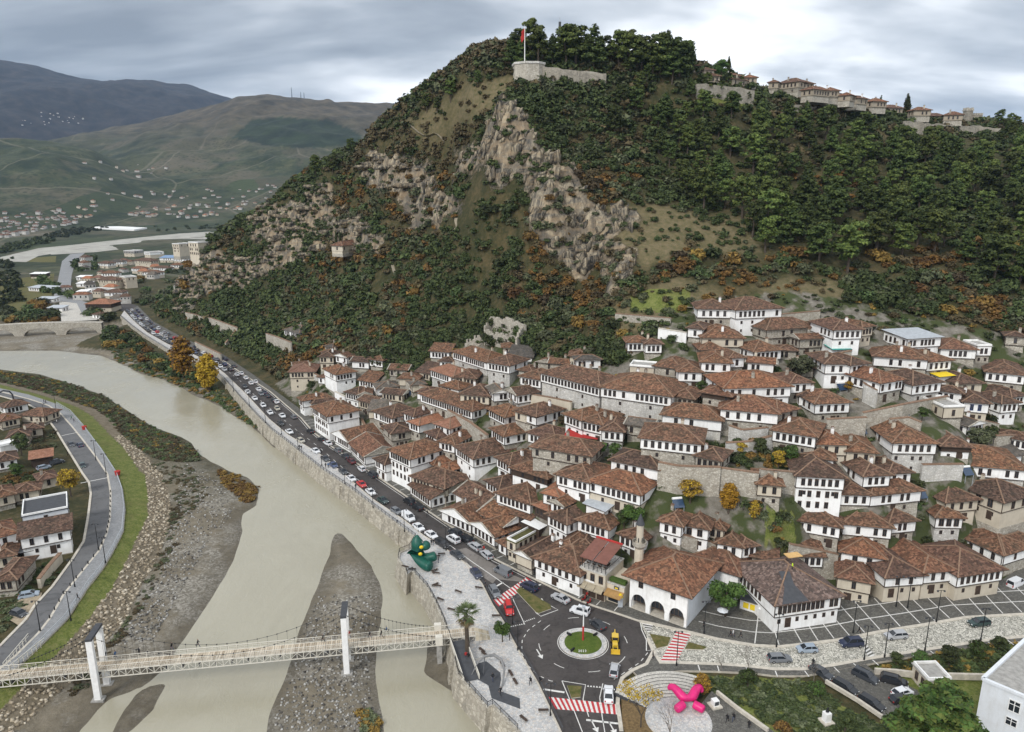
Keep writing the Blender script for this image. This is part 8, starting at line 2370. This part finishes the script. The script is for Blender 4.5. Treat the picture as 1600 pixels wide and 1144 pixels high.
def riprap():
 rn=np.random.default_rng(6);iv,it=ico();n=0
 T0=np.concatenate([np.array(TOE_L),np.array(GRASS_L)[::-1]]);poly=[tuple(p)for p in T0]
 x=rn.uniform(-150,-20,90000);y=rn.uniform(95,320,90000)
 ok=inside(poly,x,y)&(rn.random(90000)<np.where(y<215,.62,.4));x,y=x[ok],y[ok];z=ground(x,y)
 k=len(x);s=rn.uniform(.16,.42,k)
 b=bmesh.new();bmesh.ops.create_cube(b,size=1.6);cv=np.array([v.co[:]for v in b.verts]);b.verts.ensure_lookup_table();bmesh.ops.triangulate(b,faces=b.faces[:]);b.verts.index_update();ct=np.array([[v.index for v in f.verts]for f in b.faces]);b.free()
 V=cv[None]*rn.uniform(.65,1.25,(k,8,3));a=rn.uniform(0,6.28,k)
 ca,sa=np.cos(a)[:,None],np.sin(a)[:,None]
 X=V[...,0]*ca-V[...,1]*sa;Y=V[...,0]*sa+V[...,1]*ca
 V=np.stack([X,Y,V[...,2]*.7+V[...,0]*.2],-1)*s[:,None,None]+np.stack([x,y,z+s*.1],1)[:,None]
 T=(ct[None]+(np.arange(k)*8)[:,None,None]).reshape(-1,3)
 n_=NT('riprap_stone');g=n_.N.new('ShaderNodeNewGeometry')
 m=n_.done(n_.ramp(g.outputs['Random Per Island'],[(0,(.16,.13,.09)),(.4,(.30,.25,.18)),(.75,(.44,.38,.29)),(1,(.58,.52,.42))]),.95)
 ob=bpy.data.objects.new('riprap_rubble',tri_mesh('riprap',V.reshape(-1,3),T,[m]));COL.objects.link(ob);tag(ob,kind='stuff')
 px=[((420,1140),(470,985),(500,930),(590,930),(594,1090),(598,1144)),((240,1000),(330,840),(370,800),(340,750),(290,720),(270,800),(250,900),(180,1010))]
 vs=[];
 for p in px:
  for u,v in rand_px(list(p),1500,rn):
   X_,Y_,Z_,t=hit(u,v,0)
   if Z_>WATER_Z+.12:vs.append((X_,Y_,Z_,rn.uniform(.08,.3)))
 vs=np.array(vs);V=cv[None]*rn.uniform(.6,1.2,(len(vs),8,3))*vs[:,3][:,None,None]+vs[:,None,:3]
 T=(ct[None]+(np.arange(len(vs))*8)[:,None,None]).reshape(-1,3)
 n_=NT('bar_pebbles');g=n_.N.new('ShaderNodeNewGeometry')
 m2=n_.done(n_.ramp(g.outputs['Random Per Island'],[(0,(.05,.045,.04)),(.5,(.2,.19,.17)),(1,(.42,.41,.39))]),.95)
 ob=bpy.data.objects.new('bar_pebbles',tri_mesh('pebbles',V.reshape(-1,3),T,[m2]));COL.objects.link(ob);tag(ob,kind='stuff')
riprap()
def crags():
 """angular blocks standing proud of the cliff"""
 rn=np.random.default_rng(17);x=rn.uniform(-260,90,30000);y=rn.uniform(230,540,30000)
 ok=(sample(RROCK,x,y)>.55)&(rn.random(30000)<np.where(x<-45,.16,.3));x,y=x[ok],y[ok];z=ground(x,y)
 b=bmesh.new();bmesh.ops.create_icosphere(b,subdivisions=2,radius=1.0);b.verts.ensure_lookup_table();iv=np.array([v.co[:]for v in b.verts]);it=np.array([[v.index for v in f.verts]for f in b.faces]);b.free()
 k=len(x);s=rn.uniform(.6,1.55,k)**2.2+.5
 q=np.sign(iv)*np.abs(iv)**.55
 V=q[None]*rn.uniform(.62,1.2,(k,len(iv),1));a=rn.normal(.6,.5,k);ca,sa=np.cos(a)[:,None],np.sin(a)[:,None]
 X=V[...,0]*ca-V[...,1]*sa;Y=V[...,0]*sa+V[...,1]*ca
 lf=(x<-45)[:,None];V=np.stack([X*np.where(lf,rn.uniform(1.4,3.2,(k,1)),rn.uniform(.6,1.1,(k,1))),Y*.75,V[...,2]*np.where(lf,rn.uniform(.4,.8,(k,1)),rn.uniform(.9,1.6,(k,1)))+X*np.where(lf,.1,.45)],-1)*s[:,None,None]+np.stack([x,y,z-.2*s],1)[:,None]
 T=(it[None]+(np.arange(k)*len(iv))[:,None,None]).reshape(-1,3)
 ob=bpy.data.objects.new('cliff_rubble',tri_mesh('crags',V.reshape(-1,3),T,[M['rock']]));COL.objects.link(ob);tag(ob,kind='stuff')
crags()
M['trail']=plain('trail_dirt',(.27,.235,.175),.95,.3)
def trails():
 for px in([(636,197),(655,208),(672,214),(695,222)],[(596,380),(606,395),(612,408),(618,428)],[(566,392),(585,392),(604,390)],[(640,392),(690,380),(712,360),(714,342)],[(1060,480),(1110,486)],[(560,515),(575,500),(600,490)]):
  P=[hit(u,v,0)[:2]for u,v in px];q=resample(round_line(P,1),2.0);l,r=offset(q,1.1),offset(q,-1.1);b=MB()
  for i in range(len(q)-1):b.face([(a,c,float(ground(*q[k]))+.4)for(a,c),k in((r[i],i),(r[i+1],i+1),(l[i+1],i+1),(l[i],i))],M['trail'])
  tag(b.build('hill_path'),kind='structure')
trails()
# ---------------------------------------------------------------- far town, villages, valley floor
def far_things():
 sheet=lambda nm,px,z,mat:ground_sheet(nm,[line(px,z)],z,mat)
 sheet('far_riverbed',[(0,402),(60,388),(120,382),(200,373),(280,365),(345,361),(345,367),(260,376),(180,384),(110,392),(60,400),(30,415),(0,432)],.12,M['riverbed'])
 sheet('far_riverbed',[(70,391),(120,388),(175,384),(260,376),(345,368),(345,372),(250,382),(150,394),(80,398)],.2,M['riverbed'])
 sheet('far_road',[(97,408),(110,397),(133,395),(118,408),(112,430),(110,455),(122,468),(145,475),(150,490),(128,490),(120,474),(92,470),(84,462),(90,440)],.2,M['light_paving'])
 sheet('far_road',[(203,487),(194,487),(176,480),(150,478),(150,470),(185,468),(216,478)],.05,M['asphalt'])
 sheet('far_yard',[(92,468),(150,476),(152,500),(96,503)],.1,M['promenade'])
 sheet('far_meadow',[(20,405),(88,400),(80,470),(0,500),(0,430)],.06,M['dry_lawn'])
 K=G_(base=3,skip=.15,chim=0,belt=False,sp=2.6,lw=2,lo='cream')
 for e,H,D,lb,k in[((133,475,173,475),7,14,"long orange roofed inn at the end of the old stone bridge",G_(roof='orange',up='dark_wood')),((144,491,156,492),6,6,"white house with dark windows beside the stone bridge",{}),((153,411,168,412),6,10,"white house with red roof at the far town's left",G_(roof='red')),((170,409,191,409),6,10,"pale house with grey hip roof in the far town",G_(roof='grey')),((210,407,235,408),9,12,"cream two storey far house with window row",G_(up='cream')),((217,393,242,396),8,18,"long white warehouse in the far town",G_(kind='flat',roof='concrete')),((185,392,217,393),8,16,"grey far warehouse left of the white one",G_(kind='flat',roof='concrete',up='concrete')),((249,403,270,403),6,16,"far shed with a blue roof, left one",G_(roof='lightblue_sheet',kind='shed',pitch=.1)),((271,404,290,405),6,16,"far shed with a blue roof, right one",G_(roof='lightblue_sheet',kind='shed',pitch=.1)),((158,427,181,427),6,10,"brown roofed far house above the yellowish one",{}),((153,437,181,438),8,10,"yellowish three window far house",G_(up='cream')),((182,431,200,435),10,10,"narrow cream far block beside the yellowish house",G_(up='cream',kind='flat',roof='concrete')),((163,457,190,457),6,10,"far house with wide dark brown roof near the road bend",{}),((119,433,137,433),4,8,"topmost white far shed by the far road",G_(kind='shed',roof='white_paint',pitch=.1)),((119,443,139,443),4,8,"middle white far shed by the far road",G_(kind='shed',roof='white_paint',pitch=.1)),((119,456,134,456),4,8,"lowest white far shed by the far road",G_(kind='shed',roof='white_paint',pitch=.1)),((137,452,165,454),4,10,"low pale far building behind the dark brown roof",G_(kind='flat',roof='concrete')),((264,381,284,382),13,14,"beige far apartment block, left of two by the cliff",G_(kind='flat',roof='concrete',up='cream')),((294,379,309,380),15,14,"beige far apartment block, right of two by the cliff",G_(kind='flat',roof='concrete',up='cream')),((240,418,262,419),5,8,"white far house below the blue roofs",{}),((225,425,246,426),6,9,"far house with brown roof among trees",{}),((205,419,222,420),6,9,"far house under a red roof beside the cream one",G_(roof='red')),((266,414,284,414),5,8,"white far house right of the blue roofs",{}),((44,449,84,451),4,10,"long grey sheds left of the far road, upper one",G_(kind='shed',roof='metal_sheet',pitch=.08)),((57,467,83,467),4,8,"long grey sheds left of the far road, middle one",G_(kind='shed',roof='metal_sheet',pitch=.08)),((74,481,97,481),4,8,"long grey sheds left of the far road, lowest one",G_(kind='shed',roof='metal_sheet',pitch=.08)),((47,428,70,428),5,8,"dark shed with white roof in the far meadow",G_(kind='shed',roof='white_paint',up='dark_wood',pitch=.1))]:
  W(e,H,D,lb,**{**K,**k})
 r=random.Random(77);protos=[]
 for i in range(5):
  b=MB();w,d,h=r.uniform(7,12),r.uniform(6,9),r.uniform(3.5,7);wm=M[r.choice(['grey_stone','cream','plaster'])];rm=M[['tile_red','tile_brown','tile_red','tile_grey','tile_orange'][i]]
  b.box(-w/2,w/2,0,d,-3,h,wm);t=h+d*.28
  b.poly([(-w/2-.4,-.4,h),(w/2+.4,-.4,h),(w/2+.4,d+.4,h),(-w/2-.4,d+.4,h),(-w/4,d/2,t),(w/4,d/2,t)],[(0,1,5,4),(2,3,4,5),(1,2,5),(3,0,4),(3,2,1,0)],rm)
  for k in range(3):b.box(-w/2+w*(k+.5)/3-.5,-w/2+w*(k+.5)/3+.5,-.06,0,h-2.3,h-.9,M['glass'])
  protos.append(b.mesh('house'))
 mass=[]
 for poly,cnt,lb in(([(0,338),(45,335),(110,332),(120,350),(60,362),(0,375)],75,"house of the dense village on the far left of the plain"),([(118,322),(150,316),(148,345),(120,345)],10,"house beside the striped greenhouses on the plain"),([(195,325),(330,318),(420,310),(430,322),(330,345),(200,340)],60,"house of the spread village in the middle of the plain"),([(140,300),(330,300),(440,290),(440,312),(150,318)],30,"farmhouse at the foot of the far hills"),([(35,182),(130,178),(135,194),(30,200)],24,"house of the mountain village on the far left slope"),([(60,280),(140,255),(300,260),(200,290)],14,"lone farmhouse among the far hills"),([(95,470),(130,400),(240,396),(290,400),(285,425),(200,450),(190,470)],34,"small house of the far town behind the bend")):
  for u,v in rand_px(poly,cnt,np.random.default_rng(cnt)):
   if v>395:
    x,y,z,t=hit(u,v,0)
    if not free(x,y,2):continue
   else:
    a,b_,c=ray(u,v);ts=np.linspace(800,12000,2600);d2=CAM_Z+c*ts
    az=np.arctan2(a,b_);rr=np.hypot(a,b_)*ts
    iu=np.clip((np.degrees(az)+60)/120*639,0,638).astype(int);iv=np.clip(np.log(rr/790)/math.log(15000/790)*419,0,418).astype(int)
    g=FARZ[iv,iu];k=np.nonzero(d2<g)[0]
    if len(k)==0:continue
    t=ts[k[0]];x,y,z=a*t,b_*t,g[k[0]]
   if cnt in(75,30,24):mass.append((x,y,z,r.choice(protos),r.uniform(-.6,.6),r.uniform(.6,1.1)));continue
   o=bpy.data.objects.new('house',r.choice(protos));COL.objects.link(o);o.location=(x,y,z);o.rotation_euler=(0,0,r.uniform(-.6,.6))
   s=r.uniform(.7,1.15);o.scale=(s,s,s);tag(o,lb,'house',lb.replace('house of','houses of').replace('house at','houses at').replace('house ','houses '))
 mm=bmesh.new()
 for x,y,z,me,a,s in mass:
  k=len(mm.verts);f0=len(mm.faces);mm.from_mesh(me);mm.verts.ensure_lookup_table();mm.faces.ensure_lookup_table()
  bmesh.ops.transform(mm,matrix=Matrix.Translation((x,y,z))@Matrix.Rotation(a,4,'Z')@Matrix.Scale(s,4),verts=mm.verts[k:])
  for f in mm.faces[f0:]:f.material_index=0 if f.material_index==0 else 1 if f.material_index==1 else 2
 me=bpy.data.meshes.new('far_settlement');mm.to_mesh(me);mm.free()
 for m in('grey_stone','tile_red','glass'):me.materials.append(M[m])
 o=bpy.data.objects.new('far_settlement',me);COL.objects.link(o);tag(o,kind='stuff')
 x0,y0=at(152,338,0);x1,y1=at(192,336,0);g=tag(empty('greenhouse',(x0,y0,0),math.atan2(y1-y0,x1-x0)),"pale yellow green ribbed greenhouse on the plain",'greenhouse');w=math.dist((x0,y0),(x1,y1))
 gm=plain('greenhouse_film',(.55,.56,.32),.6)
 for k in range(5):
  b=MB();xa,xb=w*k/5+.5,w*(k+1)/5-.5;n_=8;P=[((xa+xb)/2-(xb-xa)/2*math.cos(math.pi*i/n_),1+9*math.sin(math.pi*i/n_))for i in range(n_+1)]
  for p,q in zip(P,P[1:]):b.face([(p[0],0,p[1]),(q[0],0,q[1]),(q[0],40,q[1]),(p[0],40,p[1])],gm)
  b.face([(p[0],0,p[1])for p in P]+[(xb,0,0),(xa,0,0)],M['white_paint']);b.build('tunnel',g)
 b=MB();b.prism(line([(146,358),(155,354),(230,358),(210,361)]),0,3,M['white_paint']);tag(b.build('greenhouse'),"long low white greenhouse strip beside the far river",'greenhouse')
 x,y=at(88,343,0);b=MB();b.tube([(0,0,0),(0,0,20),(0,0,26)],[1.3,1.1,.1],M['white_paint'],8);tag(b.build('minaret',None,(x,y,0)),"thin white minaret in the far left village",'minaret')
 rn=np.random.default_rng(4)
 for poly,cnt in(([(60,372),(130,352),(250,342),(330,340),(330,347),(200,352),(100,372)],240),([(0,388),(60,372),(90,378),(0,398)],80),([(240,352),(340,345),(340,358),(240,362)],40),([(112,410),(150,400),(150,425),(118,425)],40),([(0,400),(20,402),(40,470),(0,480)],40),([(130,470),(60,455),(90,400),(60,440)],30)):
  vs,ts,o=[],[],0
  for u,v in rand_px(poly,cnt,rn):
   x,y=at(u,v,0);s=rn.uniform(3,6);cl=crown_shape('bush',int(rn.integers(0,40)));V,T=leaf_cloud(cl,40,.4,rn);V,T=with_core(V,T,cl[:3],rn,.7)
   vs.append(V*s+np.array([x,y,0]));ts.append(T+o);o+=len(V)
  ob=bpy.data.objects.new('far_treeline',tri_mesh('far_treeline',np.concatenate(vs),np.concatenate(ts),[M['dark_leaf']]));COL.objects.link(ob);tag(ob,kind='stuff')
M['tile_lightblue_sheet']=plain('blue_roof_sheet',(.16,.26,.42),.5,.2)
far_things()
for i,(u,h)in enumerate(((456,14),(470,7),(475,6))):
 a,b_,c=ray(u,150);t=4300.0;z=float(CAM_Z+c*t)-5;x,y=float(a*t),float(b_*t)
 b=MB();b.tube([(0,0,-30),(0,0,h*t/F)],[3,1.2],M['dark_grey'],4);tag(b.build('antenna_mast',None,(x,y,z)),["tallest antenna mast on the far round hill","middle antenna mast on the far round hill","right short antenna mast on the far round hill"][i],'mast')
def haze():
 b=MB();b.box(-14500,14500,-1500,15500,-12,1420,M['glass']);o=b.build('haze');o.data.materials.clear()
 m=bpy.data.materials.new('haze_air');m.use_nodes=True;N=m.node_tree.nodes;N.clear();out=N.new('ShaderNodeOutputMaterial');v=N.new('ShaderNodeVolumePrincipled')
 v.inputs['Color'].default_value=(.45,.66,1,1);v.inputs['Density'].default_value=0.000034;m.node_tree.links.new(v.outputs[0],out.inputs['Volume']);o.data.materials.append(m);tag(o,kind='stuff')
haze()
